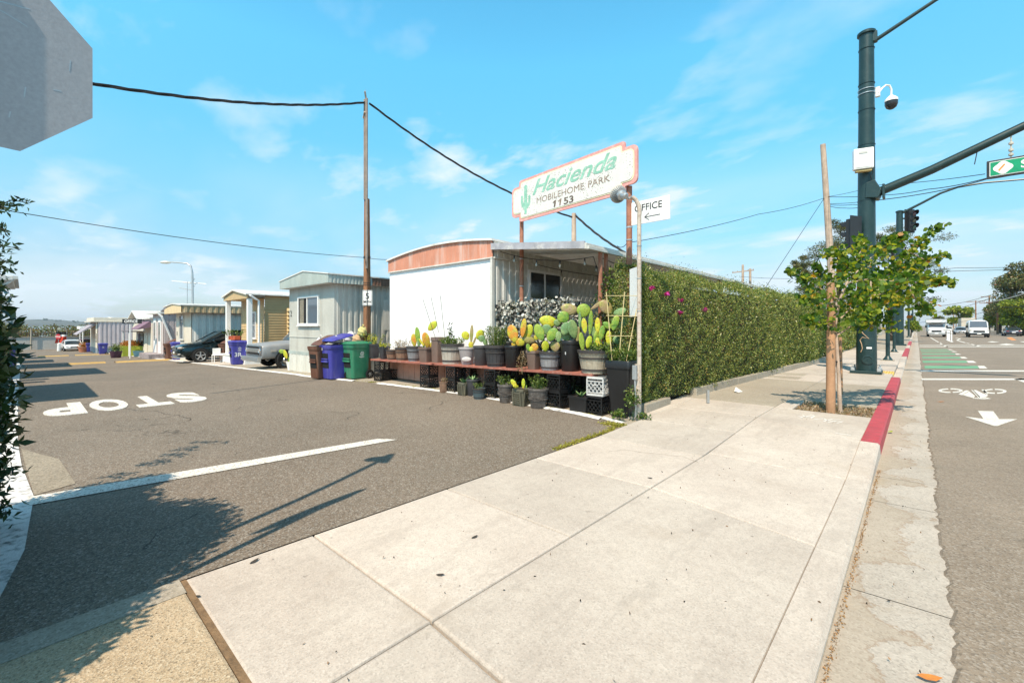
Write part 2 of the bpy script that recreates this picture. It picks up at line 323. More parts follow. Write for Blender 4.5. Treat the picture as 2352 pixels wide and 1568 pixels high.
def cloud(pts, size, nrm=None, bias=0.0, asp=.6, mats=None, name='foliage', round_=False, up=0.0):
    pts = np.asarray(pts, dtype=np.float64); n = len(pts)
    d = rng.normal(size=(n,3)); d /= np.linalg.norm(d, axis=1)[:,None]+1e-9
    q = rng.normal(size=(n,3))
    if nrm is not None: q = q*(1-bias) + np.asarray(nrm)*bias*2
    q[:,2] += up
    q -= d*(q*d).sum(1)[:,None]; q /= np.linalg.norm(q, axis=1)[:,None]+1e-9
    s = np.cross(d, q); sz = (np.asarray(size)*(.65+.7*rng.random(n)))[:,None]
    if round_:
        k = 6; V = np.empty((n,k,3))
        for i in range(k):
            t = 2*PI*i/k; V[:,i] = pts + sz*(d*math.cos(t) + s*math.sin(t)*.95) + q*sz*.12*(1 if i%2 else -1)
    else:
        k = 4; V = np.empty((n,4,3))
        V[:,0] = pts; V[:,1] = pts + sz*(d*.95 + s*asp) + q*sz*.2; V[:,2] = pts + sz*d*2 ; V[:,3] = pts + sz*(d*.95 - s*asp) + q*sz*.2
    me = bpy.data.meshes.new(name); me.vertices.add(n*k); me.vertices.foreach_set('co', V.reshape(-1))
    me.loops.add(n*k); me.loops.foreach_set('vertex_index', np.arange(n*k, dtype=np.int32))
    me.polygons.add(n); me.polygons.foreach_set('loop_start', np.arange(0, n*k, k, dtype=np.int32))
    me.update(calc_edges=True); me.materials.append(mats); return me
def ball(c, r, n, shell=.35):
    d = rng.normal(size=(n,3)); d /= np.linalg.norm(d, axis=1)[:,None]; t = 1 - shell*rng.random(n)**1.3
    return np.asarray(c) + d*t[:,None]*np.asarray(r), d
# ---------------------------------------------------------------- camera, light, sky
cam = bpy.data.objects.new('camera', bpy.data.cameras.new('camera')); COL.objects.link(cam)
cam.location = (0, 0, HC); cam.rotation_euler = (PI/2, 0, math.radians(42.33))
cam.data.sensor_width = 36; cam.data.lens = FP/2352*36; cam.data.shift_y = -36/2352; cam.data.clip_end = 9000; cam.data.clip_start = .05
scene.camera = cam
EL = math.radians(55); ad = Vector((-.335, .942, 0)).normalized()
sd = -(ad*math.cos(EL)) + Vector((0, 0, math.sin(EL)))
sun = bpy.data.objects.new('sun', bpy.data.lights.new('sun', 'SUN')); COL.objects.link(sun)
sun.rotation_euler = sd.to_track_quat('Z', 'Y').to_euler(); sun.data.energy = 5.0; sun.data.angle = math.radians(.5); sun.data.color = (1, .85, .67)
w = bpy.data.worlds.new('World'); scene.world = w; w.use_nodes = True; nt = w.node_tree; bg = nt.nodes['Background']
sky = nt.nodes.new('ShaderNodeTexSky'); sky.sky_type = 'NISHITA'; sky.sun_disc = False; sky.sun_elevation = EL
sky.sun_rotation = math.atan2(sd.x, sd.y); sky.air_density = 1.0; sky.dust_density = .6; sky.ozone_density = 1.0
tc = nt.nodes.new('ShaderNodeTexCoord'); sep = nt.nodes.new('ShaderNodeSeparateXYZ'); lk(nt, tc.outputs['Generated'], sep.inputs[0])
tint = ramp(nt, sep.outputs[2], [(0, (.85,.9,.98)), (.1, (.72,.98,1.06)), (.28, (.85,1.72,1.65)), (.5, (1.0,2.5,2.3)), (.62, (.9,2.4,2.3)), (.76, (.3,.5,.45)), (1, (.2,.25,.25))])
skc = mixc(nt, 1.0, sky.outputs[0], tint, 'MULTIPLY')
# clouds: direction projected on a flat layer overhead
def mth(op, a, b):
    n = nt.nodes.new('ShaderNodeMath'); n.operation = op
    for s, v in ((n.inputs[0], a), (n.inputs[1], b)):
        if isinstance(v, (int, float)): s.default_value = v
        else: lk(nt, v, s)
    return n.outputs[0]
zz = mth('MAXIMUM', mth('ADD', sep.outputs[2], .16), .05)
cx_, cy_ = mth('DIVIDE', sep.outputs[0], zz), mth('DIVIDE', sep.outputs[1], zz)
cmb = nt.nodes.new('ShaderNodeCombineXYZ'); lk(nt, cx_, cmb.inputs[0]); lk(nt, cy_, cmb.inputs[1])
def cn(scale, det, off, dist=.3):
    mp = nt.nodes.new('ShaderNodeMapping'); mp.inputs['Location'].default_value = off; mp.inputs['Scale'].default_value = (1, 1.5, 1); mp.inputs['Rotation'].default_value = (0,0,.6)
    lk(nt, cmb.outputs[0], mp.inputs[0]); n = nt.nodes.new('ShaderNodeTexNoise'); n.inputs['Scale'].default_value = scale; n.inputs['Detail'].default_value = det
    n.inputs['Roughness'].default_value = .55; n.inputs['Distortion'].default_value = dist; lk(nt, mp.outputs[0], n.inputs['Vector']); return n.outputs['Fac']
c1 = mapr(nt, cn(1.7, 6, (3.1, 1.2, 0), .1), .52, .68, 0, .95)
c2 = mapr(nt, cn(.45, 4, (7.4, 2.2, 0)), .40, .6, 0, .75)
hz = mapr(nt, sep.outputs[2], .0, .36, .82, 0)
cl = mth('MINIMUM', mth('ADD', mth('MULTIPLY', c1, mth('ADD', c2, .25)), mth('MULTIPLY', hz, mth('ADD', mth('MULTIPLY', c2, 1.2), .25))), .92)
cc = mixc(nt, cl, skc, (6.0, 6.9, 7.6))
lk(nt, cc, bg.inputs['Color']); bg.inputs['Strength'].default_value = .115
vs = scene.view_settings; vs.view_transform = 'Standard'; vs.look = 'None'; vs.exposure = .35; vs.gamma = 1
scene.cycles.max_bounces = 6; scene.cycles.transparent_max_bounces = 8
# ---------------------------------------------------------------- ground
ZR = -.03     # road and gutter level
def strip(prof, y0, y1, mat, name, kind='structure', m=None):
    mb = MB()
    for (xa, za), (xb, zb) in zip(prof[:-1], prof[1:]): mb.quad((xa,y0,za), (xa,y1,zb if xa == xb else za), (xb,y1,zb), (xb,y0,zb))
    return solo(name, mb, mat, kind=kind)
gx = [(-4000, -2.0), (-400, -1.95), (-92, -1.75)] + [(x, zg(x) - .05) for x in (-75, -60, -45, -30, -22, -15, -8, -3.6)] + [(-3.5, -.12), (40, -.12), (4000, -.12)]
strip(gx, -3000, 3000, A['dirt'], 'ground')
# lane (asphalt sheet following the slope)
mb = MB(); xs = [-3.42, -8, -12, -15] + [-18 - 3*i for i in range(19)] + [-75, -88.5]
def lx(a): return 7.15 - .55*max(0, min(1, (-a - 6)/4)) if a > -10 else 6.2 - .2*min(1, max(0, (-a-10)/4))
def rb(a):   # right edge of the lane
    pts = [(-3.4, 6.55), (-4.6, 6.78), (-7.7, 6.95), (-11, 6.6), (-14.2, 6.0), (-90, 5.9)]
    for (p, q), (r, s) in zip(pts[:-1], pts[1:]):
        if p >= a >= r: return q + (s-q)*(a-p)/(r-p)
    return pts[0][1] if a > -3.4 else 5.9
xs = sorted(set(xs + [-4, -4.6, -6, -7.7, -9.5, -11, -13, -14.2]), reverse=True)
for p, q in zip(xs[:-1], xs[1:]):
    mb.quad((q, -14, zg(q)), (p, -14, zg(p)), (p, rb(p), zg(p)), (q, rb(q), zg(q)))
struct('lane', mb, A['asphalt'])
mb = MB()   # far end of the lane opens into a lot on both sides
mb.quad((-89,-80,-1.68),(-73,-80,-1.60),(-73,-14,-1.60),(-89,-14,-1.68)); mb.quad((-89,5.9,-1.68),(-76,5.9,-1.61),(-76,60,-1.61),(-89,60,-1.68))
struct('parking_lot', mb, A['asphalt'])
# parking pads and yards beyond the lane edge
mb = MB()
for p, q in zip(xs[:-1], xs[1:]):
    if p > -3.4: continue
    mb.quad((q, rb(q), zg(q)+.004), (p, rb(p), zg(p)+.004), (p, 30, zg(p)+.004), (q, 30, zg(q)+.004))
struct('yard_paving', mb, A['conc2'])
mb = MB()   # a cleaner light pad where the cars stand
for p, q in ((-24.2,-27),(-27,-30),(-30,-33),(-33,-36),(-36,-42),(-42,-51)): mb.quad((q,6.05,zg(q)+.012),(p,6.05,zg(p)+.012),(p,9,zg(p)+.012),(q,9,zg(q)+.012))
struct('driveway_pad', mb, A['conc'])
# edge line of the lane
mb = MB(); ex = [x for x in xs if x <= -4.0]
for i, (p, q) in enumerate(zip(ex[:-1], ex[1:])):
    if -11.4 < p < -9.6: continue
    h = .028; wd = .09
    mb.add([(q, rb(q)-wd, zg(q)+.008), (p, rb(p)-wd, zg(p)+.008), (p, rb(p)-.005, zg(p)+h), (q, rb(q)-.005, zg(q)+h), (p, rb(p)+.06, zg(p)+h), (q, rb(q)+.06, zg(q)+h)], [(0,1,2,3), (3,2,4,5)])
mb.add([(-4, 6.66, .012), (-3.55, 6.5, .012), (-3.52, 6.6, .03), (-4, 6.76, .03)], [(0,1,2,3)])
struct('lane_edge_kerb', mb, A['wpaint2'])
# wide worn white line along the left edge
mb = MB()
lft = [(-3.6,-.9,-.15), (-4.7,-.55,.0), (-6.1,-.5,.06), (-7.5,-.42,-.02), (-9,-.4,-.06), (-12,-.36,-.08), (-15,-.3,-.1), (-25,-.3,-.12), (-45,-.3,-.13)]
for (p, b0, b1), (q, c0, c1) in zip(lft[:-1], lft[1:]): mb.quad((q,c0,zg(q)+.006),(p,b0,zg(p)+.006),(p,b1,zg(p)+.006),(q,c1,zg(q)+.006))
struct('left_edge_marking', mb, A['wpaint2'])
mb = MB(); mb.add([(-6.15,.06,.005),(-7.2,.02,.005),(-8.6,-.03,.005),(-7.6,.28,.005),(-6.3,.35,.005)], [(0,1,2,3,4)][::-1])
struct('dirt_patch', mb, A['dirt'])
# stop bar and lettering
mb = MB(); mb.add([(-6.12,.02,.008),(-5.62,3.36,.008),(-5.38,3.52,.008),(-5.83,.02,.008)], [(0,3,2,1)])
struct('stop_bar_marking', mb, A['wpaint'])
mb = MB(); x = 2.72
for ch, wd in zip('STOP', (.56, .56, .56, .56)):
    vs_, fs_ = textgeo(ch, .045, 0); mw = max(v[0] for v in vs_); mh = max(v[1] for v in vs_); 
    mb.add([(-12.85 + 1.62*v[1]/mh, x - v[0]/mw*wd, .010 if v[2] > 0 else .001) for v in vs_], fs_); x -= wd + .085
struct('stop_lettering', mb, A['wpaint'])
# speed humps with yellow paint
def hump(a, b0, b1, name):
    mb = MB(); n = 8; k = 14
    for i in range(n+1):
        t = i/n; h = .07*math.sin(PI*t)
        for j in range(k+1): mb.v.append((a - .45 + .9*t, b0 + (b1-b0)*j/k, zg(a) + .012 + h))
    for i in range(n):
        for j in range(k):
            mb.f.append((i*(k+1)+j, (i+1)*(k+1)+j, (i+1)*(k+1)+j+1, i*(k+1)+j+1)); mb.m.append(0)
    struct(name, mb, A['ypaint'])
hump(-34.3, 1.6, 3.1, 'speed_hump_marking'); hump(-34.0, 3.5, 6.0, 'speed_hump_marking')
hump(-57, .8, 2.7, 'speed_hump_marking'); hump(-57, 3.1, 5.7, 'speed_hump_marking')
# ---------------------------------------------------------------- sidewalk slabs
def zs(a, b): return .1*max(0, min(1, (b - 5.8)/(1.6 + max(0, -.54 - a)*.55)))
mb = MB(); mb.quad((-3.5,-6,-.035),(-.34,-6,-.035),(-.34,5.7,-.035),(-3.5,5.7,-.035)); struct('sidewalk_bed', mb, A['dirt'])
def slab(mb, poly, g=.006, th=.09, sub=1):
    n = len(poly); c = Vector((sum(p[0] for p in poly)/n, sum(p[1] for p in poly)/n))
    def inset(gg):
        out = []
        for i in range(n):
            p, q, r = Vector(poly[i-1]), Vector(poly[i]), Vector(poly[(i+1)%n])
            e1 = (q-p).normalized(); e2 = (r-q).normalized(); n1 = Vector((-e1.y, e1.x)); n2 = Vector((-e2.y, e2.x))
            k = n1 + n2; k = k/max(.3, k.dot(n1)); out.append(q + k*gg)
        return out
    a, b_, c2 = inset(g), inset(g+.004), inset(g+.016)
    V = [(p.x, p.y, zs(p.x,p.y)-th) for p in a] + [(p.x, p.y, zs(p.x,p.y)-.012) for p in a] + [(p.x, p.y, zs(p.x,p.y)-.0035) for p in b_] + [(p.x, p.y, zs(p.x,p.y)) for p in c2]
    F = [(k*n+i, k*n+(i+1)%n, (k+1)*n+(i+1)%n, (k+1)*n+i) for k in range(3) for i in range(n)] + [tuple(3*n+i for i in range(n))]
    mb.add(V, F)
I = -3.42; Mi = -1.945; K = -.54
mb = MB(); inner = [.68, 1.49, 2.80, 4.18, 5.6, 7.0, 8.2, 9.4]
for p, q in zip(inner[:-1], inner[1:]): slab(mb, [(I, p), (Mi, p), (Mi, q), (I, q)])
slab(mb, [(Mi,-.9),(-1.36,1.45),(K,1.52),(K,3.87),(Mi,4.18),(Mi,1.49)][0:0] or [(Mi,1.49),(-1.36,1.45),(K,1.5),(K,3.87),(Mi,4.18)])
slab(mb, [(Mi,.6),(-1.2,.45),(-1.36,1.44),(Mi,1.48)]); slab(mb, [(-1.2,.45),(K,.4),(K,1.49),(-1.36,1.44)])
slab(mb, [(Mi,-1.2),(K,-1.2),(K,.4),(-1.2,.45),(Mi,.6)])
slab(mb, [(Mi,4.18),(K,3.87),(K,5.8),(Mi,5.8)]); slab(mb, [(Mi,5.8),(K,5.8),(K,7.4),(Mi,8.1)], g=.0035); slab(mb, [(Mi,8.1),(K,7.4),(K,9.33),(Mi,9.33)], g=.0035)
slab(mb, [(-3.7,6.98),(I,6.98),(I,9.4),(-3.7,9.4)], g=.003)
slab(mb, [(Mi,9.34),(-1.66,9.34),(-1.66,10.6),(Mi,10.6)]) 
for p, q in ((14.3,16.2),(16.2,18.4),(18.4,20.6),(20.6,22.8),(22.8,25),(25,28),(28,31),(31,35)): slab(mb, [(-4.0,p),(Mi,p),(Mi,q),(-4.0,q)])
for p, q in ((14.3,16.2),(16.2,18.2),(23.5,26),(26,29),(29,32),(32,36)): slab(mb, [(Mi,p),(K,p),(K,q),(Mi,q)])
slab(mb, [(Mi,18.2),(-1.35,18.2),(-1.35,23.5),(Mi,23.5)]); slab(mb, [(-1.35,19.4),(K,19.4),(K,23.5),(-1.35,23.5)])
struct('sidewalk', mb, A['conc'])
mb = MB(); slab(mb, [(-3.75,9.4),(Mi,9.4),(Mi,11.8),(-3.75,11.8)], g=.004); slab(mb, [(-3.8,11.8),(Mi,11.8),(Mi,14.3),(-3.8,14.3)], g=.004)
slab(mb, [(Mi,10.6),(K,10.6),(K,14.3),(Mi,14.3)], g=.004)
for p, q in ((36,44),(44,52),(52,60),(60,70),(70,85),(85,100),(100,130),(130,170),(170,260)):
    mb.box((-4.2,p,-.1),(-.54,q-.02,.1))
struct('old_sidewalk', mb, A['conc2'])
mb = MB(); slab(mb, [(-3.22,-3),(Mi,-3),(Mi,.66),(I+.16,.66)], g=.006); struct('aggregate_sidewalk', mb, A['aggr'])
mb = MB(); mb.add([(-3.28,-3,.004),(-3.14,-3,.003),(-3.19,-.3,.003),(-3.235,.655,.003),(-3.43,.655,.005),(-3.4,-.3,.005),(-3.3,-3,-.02)], [(0,1,2,5),(2,3,4,5)]); struct('sidewalk_edging', mb, A['conc2'])
mb = MB(); mb.box((-3.42,.655,-.05),(-1.95,.69,-.004)); struct('joint_filler', mb, M('rust_brown_joint', (.2,.125,.065), .9, .3, 20, .6, 80))
mb = MB(); mb.box((-1.66,9.34,-.1),(-.54,10.6,.055)); struct('tree_well_soil', mb, A['dirt'])
mb = MB(); mb.box((-1.35,18.2,.02),(K,19.4,.085)); struct('tactile_slab', mb, M('yellow_tactile', (.72,.5,.12), .7, .15, 4, .2, 60))
td = MB()
for i in range(12):
    for j in range(14): td.lathe([(.018,0),(.013,.008)], (-1.3+i*.065, 18.27+j*.082, .085), 6)
struct('tactile_domes', td, A['ypaint'])
# kerb
def kerb(pts, mat, name, outer=-.345):   # pts: (b, ztop)
    mb = MB()
    for (b0, z0), (b1, z1) in zip(pts[:-1], pts[1:]):
        V = []
        for b, z in ((b0, z0), (b1-.004, z1)):
            V += [(K, b, -.2), (K, b, z), (outer-.02, b, z), (outer, b, z-.022), (outer+.02, b, -.2)]
        mb.add(V, [(0,1,6,5),(1,2,7,6),(2,3,8,7),(3,4,9,8)] + [(4,3,2,1,0),(5,6,7,8,9)])
    return struct(name, mb, mat, smooth=False)
kerb([(-6,0),(-2,0),(1.5,0),(3.87,0),(5.5,0),(5.8,.004),(6.6,.055),(7.35,.1)], A['conc'], 'kerb')
kerb([(7.35,.102),(9.2,.102),(12,.102),(14.6,.102),(17.1,.102)], A['red'], 'red_kerb')
kerb([(17.1,.1),(18.4,.0),(23,.0),(25,.1),(29,.1)], A['conc'], 'kerb')
kerb([(29,.102),(34,.102),(40,.102)], A['red'], 'red_kerb'); kerb([(40,.1),(46,.1)], A['conc'], 'kerb')
kerb([(46,.102),(58,.102)], A['red'], 'red_kerb'); kerb([(58,.1),(260,.1)], A['conc'], 'kerb')
# gutter pan
mb = MB(); bs = [-6,-1.2,1.2,3.5,5.4,6.3,9.1,11.5,14.2,15.6,18.5,21,25,30,36,45,60,90,260]
for p, q in zip(bs[:-1], bs[1:]):
    e = .2
    mb.add([(-.35,p+.004,ZR-.02),(-.05,p+.004,ZR-.014),(e,p+.004,ZR-.010),(-.35,q-.004,ZR-.02),(-.05,q-.004,ZR-.014),(e,q-.004,ZR-.010)], [(0,1,4,3),(1,2,5,4)])
struct('gutter', mb, A['gutter'])
mb = MB()   # uneven broken edge of the road asphalt against the gutter
n = 600; ys = [-6 + i*.06 for i in range(n)] + [40, 80, 300, 900]
r2 = random.Random(3); ed = [.115 + .035*r2.random() + .012*math.sin(y*2.1) for y in ys]
for i in range(len(ys)-1): mb.quad((ed[i],ys[i],ZR-.012),(ed[i]+.02,ys[i],ZR+.002),(ed[i+1]+.02,ys[i+1],ZR+.002),(ed[i+1],ys[i+1],ZR-.012)); mb.quad((ed[i]+.02,ys[i],ZR+.002),(1.2,ys[i],ZR+.004),(1.2,ys[i+1],ZR+.004),(ed[i+1]+.02,ys[i+1],ZR+.002))
for p, q in zip((1.2,6,12),(6,12,15.5)): mb.quad((p,-30,ZR+.004),(q,-30,ZR+.004),(q,900,ZR+.004),(p,900,ZR+.004))
struct('road', mb, A['road'])
mb = MB(); mb.box((15.5,-30,-.2),(19,900,.1)); struct('far_sidewalk', mb, A['conc2'])
mb = MB(); s1 = struct('gutter_bed', MB().box((-.36,-6,-.3),(.3,260,-.058)), A['dirt'])
# gutter dirt line
dl = []; 
for i in range(1500):
    t = random.random(); b = .4 + 6.2*t**1.2; dl.append((-.325 + abs(random.gauss(0,.012)), b, ZR-.012))
solo('gutter_debris', None, None, kind='stuff', me=cloud(dl, .006, mats=leafmat('rusty_grit', [(0,(.3,.14,.05)),(.6,(.4,.22,.08)),(1,(.2,.12,.06))], 0), name='gutter_debris'))
# ---------------------------------------------------------------- road markings
def gq(mb, pts, z=ZR+.009):
    mb.add([G(x, y, z) for x, y in pts], [tuple(range(len(pts)))])
def hstripe(mb, x0, x1, y, h, x2=None): gq(mb, [(x0, y+h/2), (x1, y+h/2), (x1 if x2 is None else x2, y-h/2), (x0-1, y-h/2)])
mg, mw = MB(), MB()
for x0, x1, x2, y, h in ((2124,2249,2266,842.8,6),(2119.6,2223,2241,830.5,4.5),(2119,2208,2221,821,3.4),(2118,2196,2206,812.9,2.6),(2116,2188,2197,807,2),(2113.5,2180,2189,802.6,1.6)):
    hstripe(mg, x0, x1, y, h, x1-5); gq(mw, [(x1+1, y+h/2), (x2+2, y+h/2), (x2-6, y-h/2), (x1-4, y-h/2)])
for y, h, xa, xb in ((870.5,3.6,2117,2560),(851.5,3,2115,2560),(796,1.2,2112,2560),(792.6,.9,2112,2560)): hstripe(mw, xa, xb, y, h)
gq(mw, [(2328,870),(2420,900),(2560,960),(2560,935),(2420,880),(2352,868)])
z2 = lambda x, y: (1990.6 + x*.15364, 650.8 + y*.15364)
for poly in (((945,808),(1065,880),(1085,880),(962,808)), ((1085,893),(1110,910),(1140,910),(1112,893)), ((1120,918),(1190,950),(1228,950),(1148,918)),
             ((1318,815),(1380,828),(1335,850),(1460,888),(1488,886),(1362,850),(1412,828),(1345,815)), ((1478,890),(1520,900),(1545,898),(1505,890)), ((1545,905),(1680,945),(1725,942),(1575,905)),
             ((1800,873),(1880,880),(1985,876),(1870,864)), ((1965,912),(2090,920),(2230,912),(2080,898)), ((2280,866),(2380,885),(2480,885),(2330,866)), ((1095,880),(1100,885),(1120,885),(1110,880))):
    gq(mw, [z2(*p) for p in poly])
# arrow
z3 = lambda x, y: ((2300 + x*.3282)*.7656, (950 + y*.3282)*.7656)
for poly in (((1930,858),(1982,932),(2125,934),(2072,862)), ((1812,911),(2010,934),(2290,934),(2105,997),(2080,997))): gq(mw, [z3(*p) for p in poly])
# bicycle symbol
def ring(mb, cx, cy, rx, ry, wv):
    n = 28
    for i in range(n):
        if i in (6, 20): continue
        t0, t1 = 2*PI*i/n, 2*PI*(i+1)/n
        gq(mb, [z3(cx+rx*math.cos(t0), cy+ry*math.sin(t0)), z3(cx+rx*math.cos(t1), cy+ry*math.sin(t1)), z3(cx+(rx-wv)*math.cos(t1), cy+(ry-wv*.36)*math.sin(t1)), z3(cx+(rx-wv)*math.cos(t0), cy+(ry-wv*.36)*math.sin(t0))])
ring(mw, 1680, 674, 112, 21, 30); ring(mw, 2085, 680, 108, 23, 30)
for poly in (((1752,706),(1785,716),(1850,674),(1822,670)), ((1790,714),(1890,742),(1905,722),(1850,680)), ((1868,668),(1935,738),(1952,732),(1888,668)), ((1912,668),(1968,696),(2025,716),(2005,735),(1948,742),(1930,720),(1880,668)), ((1960,664),(2008,708),(2025,704),(1985,664)), ((1885,740),(1890,746),(1985,752),(2050,748),(2020,738),(1965,742))):
    gq(mw, [z3(*p) for p in poly])
struct('white_road_markings', mw, A['wpaint']); struct('green_bike_lane_bars', mg, A['gpaint'])
mb = MB(); gq(mb, [z2(2090,812),(z2(2160,805)[0], z2(0,805)[1]), z2(2240,845), z2(2170,850)]); struct('orange_utility_marking', mb, M('orange_spray', (.7,.25,.06), .8, .2, 20, .1, 50, dirt=(.3,.26,.22), dirtamt=.9, dscale=20))
# graffiti scribble sprayed on the slab in front of the tree
mb = MB()
for pts in (((285,905),(330,918),(300,922)),((330,900),(350,915),(390,905),(430,898)),((360,918),(400,925),(440,905)),((430,935),(520,930),(560,950)),((520,955),(600,935),(680,938)),((560,962),(640,950),(700,955)),((640,970),(690,962)),((630,1062),(770,1082))):
    for p, q in zip(pts[:-1], pts[1:]):
        P, Q = G(*z3(*p), .1), G(*z3(*q), .1); d = (Q-P).normalized(); s = Vector((-d.y, d.x, 0))*.012
        mb.add([P-s, Q-s, Q+s, P+s], [(0,1,2,3)]) if False else mb.add([Vector((v.x, v.y, zs(v.x, v.y)+.002)) for v in (P-s, Q-s, Q+s, P+s)], [(0,1,2,3)])
struct('sprayed_scribble', mb, M('white_spray', (.75,.74,.72), .8, .1, 20, .1, 50, dirt=(.6,.56,.5), dirtamt=.9, dscale=25))
# pull box covers
for i, (x0, y0) in enumerate(((-2.85,14.9),(-2.9,16.0))):
    mb = MB(); mb.box((x0-.4,y0-.35,.098),(x0+.4,y0+.35,.104)); mb.box((x0-.05,y0-.31,.104),(x0+.05,y0-.28,.108))
    solo('utility_box_cover', mb, A['conc2'], ['nearer grey utility box cover set in the sidewalk before the signal pole','farther grey utility box cover set in the sidewalk beside the hedge'][i], 'utility cover', bevel=.004)
# ---------------------------------------------------------------- helpers for houses
def window(T, f, x0, y0, x1, y1, d=.02, sash=None, curtain=None, fm=None, gm=None, parent=None, label=None, slide=.5, bars=0):
    fm = fm or A['white']; fb = MB(); wd = min(.06, (x1-x0)*.12)
    f.frame(fb, x0, y0, x1, y1, wd, d-.03, d+.045); f.rect(fb, x0-.03, y0-.035, x1+.03, y0-.002, d-.02, d+.07)
    xm = x0 + (x1-x0)*slide
    f.rect(fb, xm-wd*.4, y0+wd, xm+wd*.4, y1-wd, d-.02, d+.03)
    for k in range(bars): yy = y0 + (y1-y0)*(k+1)/(bars+1); f.rect(fb, x0+wd, yy-.01, x1-wd, yy+.01, d-.01, d+.025)
    w_ = T.part('window', fb, fm, parent, label, bevel=.004)
    gb = MB(); f.rect(gb, x0+wd*.9, y0+wd*.9, x1-wd*.9, y1-wd*.9, d-.012, d+.004); T.part('pane', gb, gm or A['glass'], w_)
    if curtain:
        cb = MB(); cx0, cx1 = curtain; n = 14; xs_ = [cx0+(cx1-cx0)*i/n for i in range(n+1)]
        cb.add([f.p(x, y0+wd, d+.007+.006*(i%2)) for i, x in enumerate(xs_)] + [f.p(x, y1-wd, d+.007+.006*(i%2)) for i, x in enumerate(xs_)], [(i, i+1, n+2+i, n+1+i) for i in range(n)])
        T.part('curtain', cb, A['curtain'], w_)
    return w_
def gable(mb, a0, a1, am, z0, zm, b0, b1, th=.07, m=0):
    # a low pitched roof slab running along b; a0/a1 eaves, am the ridge
    P = lambda b: [(a0,b,z0),(am,b,zm),(a1,b,z0),(a1,b,z0+th),(am,b,zm+th),(a0,b,z0+th)]
    V = P(b0) + P(b1); mb.add(V, [(0,1,4,5)[::-1],(1,2,3,4)[::-1],(6,7,10,11),(7,8,9,10),(5,4,10,11),(4,3,9,10),(0,6,7,1),(1,7,8,2),(0,5,11,6),(2,8,9,3)], m)
def endframe(a0, b, z): return Fr((a0, b, z), (1,0,0))       # faces the lane
def sideframe(a, b, z): return Fr((a, b, z), (0,1,0))        # faces the street
# ---------------------------------------------------------------- HOUSE 1: white end wall with terracotta band and awning
a0, a1, b0 = -11.95, -7.5, 7.55
H1 = Thing('mobile_home', 'mobile home with blank white end wall, terracotta roof band and wide awning', 'mobile home', ((a0+a1)/2, b0, 0))
zb = 3.24; arch = lambda x: 3.60 + .21*math.sin(PI*min(1, max(0, (x-0)/4.9)))**.9 - .0*x
e = endframe(a0, b0, 0); s = sideframe(a1, b0, 0); L1 = 15.5; Wd = a1-a0
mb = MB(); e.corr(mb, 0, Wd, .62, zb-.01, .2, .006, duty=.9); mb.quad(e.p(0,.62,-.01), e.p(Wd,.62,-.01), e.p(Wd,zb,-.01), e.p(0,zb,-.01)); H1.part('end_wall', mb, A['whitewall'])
mb = MB(); e.corr(mb, 0, Wd, zb, 3.6, .155, .014, topf=lambda x: arch(x)-.04, duty=.92); mb2 = MB()
bandf = Fr(e.p(0,0,.035), (1,0,0)); bm = MB(); bandf.corr(bm, -.03, Wd+.03, zb, 3.6, .15, .012, topf=lambda x: arch(x)-.045, duty=.9)
H1.part('roof_band', bm, A['orange'])
mb = MB(); e.rect(mb, -.04, zb-.035, Wd+.04, zb-.002, .0, .065); mb.box((a1-.03,b0-.06,.62),(a1+.035,b0+.03,zb)); H1.part('trim', mb, A['offwall'], bevel=.004)
mb = MB(); n = 18; R = []
for b in (b0-.1, b0+L1):
    for dz in (0, .05): R.append([(a0-.06 + (Wd+.12)*i/n, b, arch(Wd*i/n)-.045+dz) for i in range(n+1)])
V = sum(R, []); k = n+1
mb.add(V, [(i, i+1, k+i+1, k+i) for i in range(n)] + [(k+i, k+i+1, 3*k+i+1, 3*k+i) for i in range(n)] + [(2*k+i+1, 2*k+i, 3*k+i, 3*k+i+1)[::-1] for i in range(n)] + [(i, 2*k+i, 2*k+i+1, i+1) for i in range(n)] + [(0, k, 3*k, 2*k), (n, 2*k+n, 3*k+n, k+n)])
H1.part('roof', mb, A['roofw'])
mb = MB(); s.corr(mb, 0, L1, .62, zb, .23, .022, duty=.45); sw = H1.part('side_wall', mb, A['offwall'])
mb = MB(); s2 = Fr(s.p(0,0,.03), (0,1,0)); s2.corr(mb, 0, L1, zb+.005, 3.62, .23, .02, duty=.45); s2.rect(mb, 0, zb-.03, L1, zb+.005, -.02, .035); H1.part('side_fascia', mb, A['offwall'])
mb = MB(); mb.quad((a0,b0,.62),(a0,b0+L1,.62),(a0,b0+L1,3.6),(a0,b0,3.6)); mb.quad((a0,b0+L1,.62),(a1,b0+L1,.62),(a1,b0+L1,3.6),(a0,b0+L1,3.6)); H1.part('far_walls', mb, A['offwall'])
window(H1, s, 1.28, 2.26, 2.72, 3.06, .03, gm=glass('dark_window_glass', (.015,.018,.02), .12), slide=.47)
mb = MB(); s.rect(mb, 6.5, .9, 7.4, 2.9, .02, .06); d_ = H1.part('door', mb, A['offwall'], bevel=.01); mb = MB(); mb.ell(s.p(6.6,1.9,.09), (.03,.03,.03)); H1.part('handle', mb, A['galv'], d_)
mb = MB(); e4 = Fr((a0, b0-.04, 0), (1,0,0)); random.seed(2)
x = 0
while x < Wd-.05:
    w_ = .27; e4.rect(mb, x, .04, min(Wd, x+w_-.012), .63, -.02 + .004*random.random(), .006+.01*random.random()); x += w_
H1.part('skirting', mb, A['pink'], label='faded pink board skirting')
mb = MB(); s.corr(mb, 0, L1, .02, .615, .25, .02); H1.part('skirting', mb, A['offwall'])
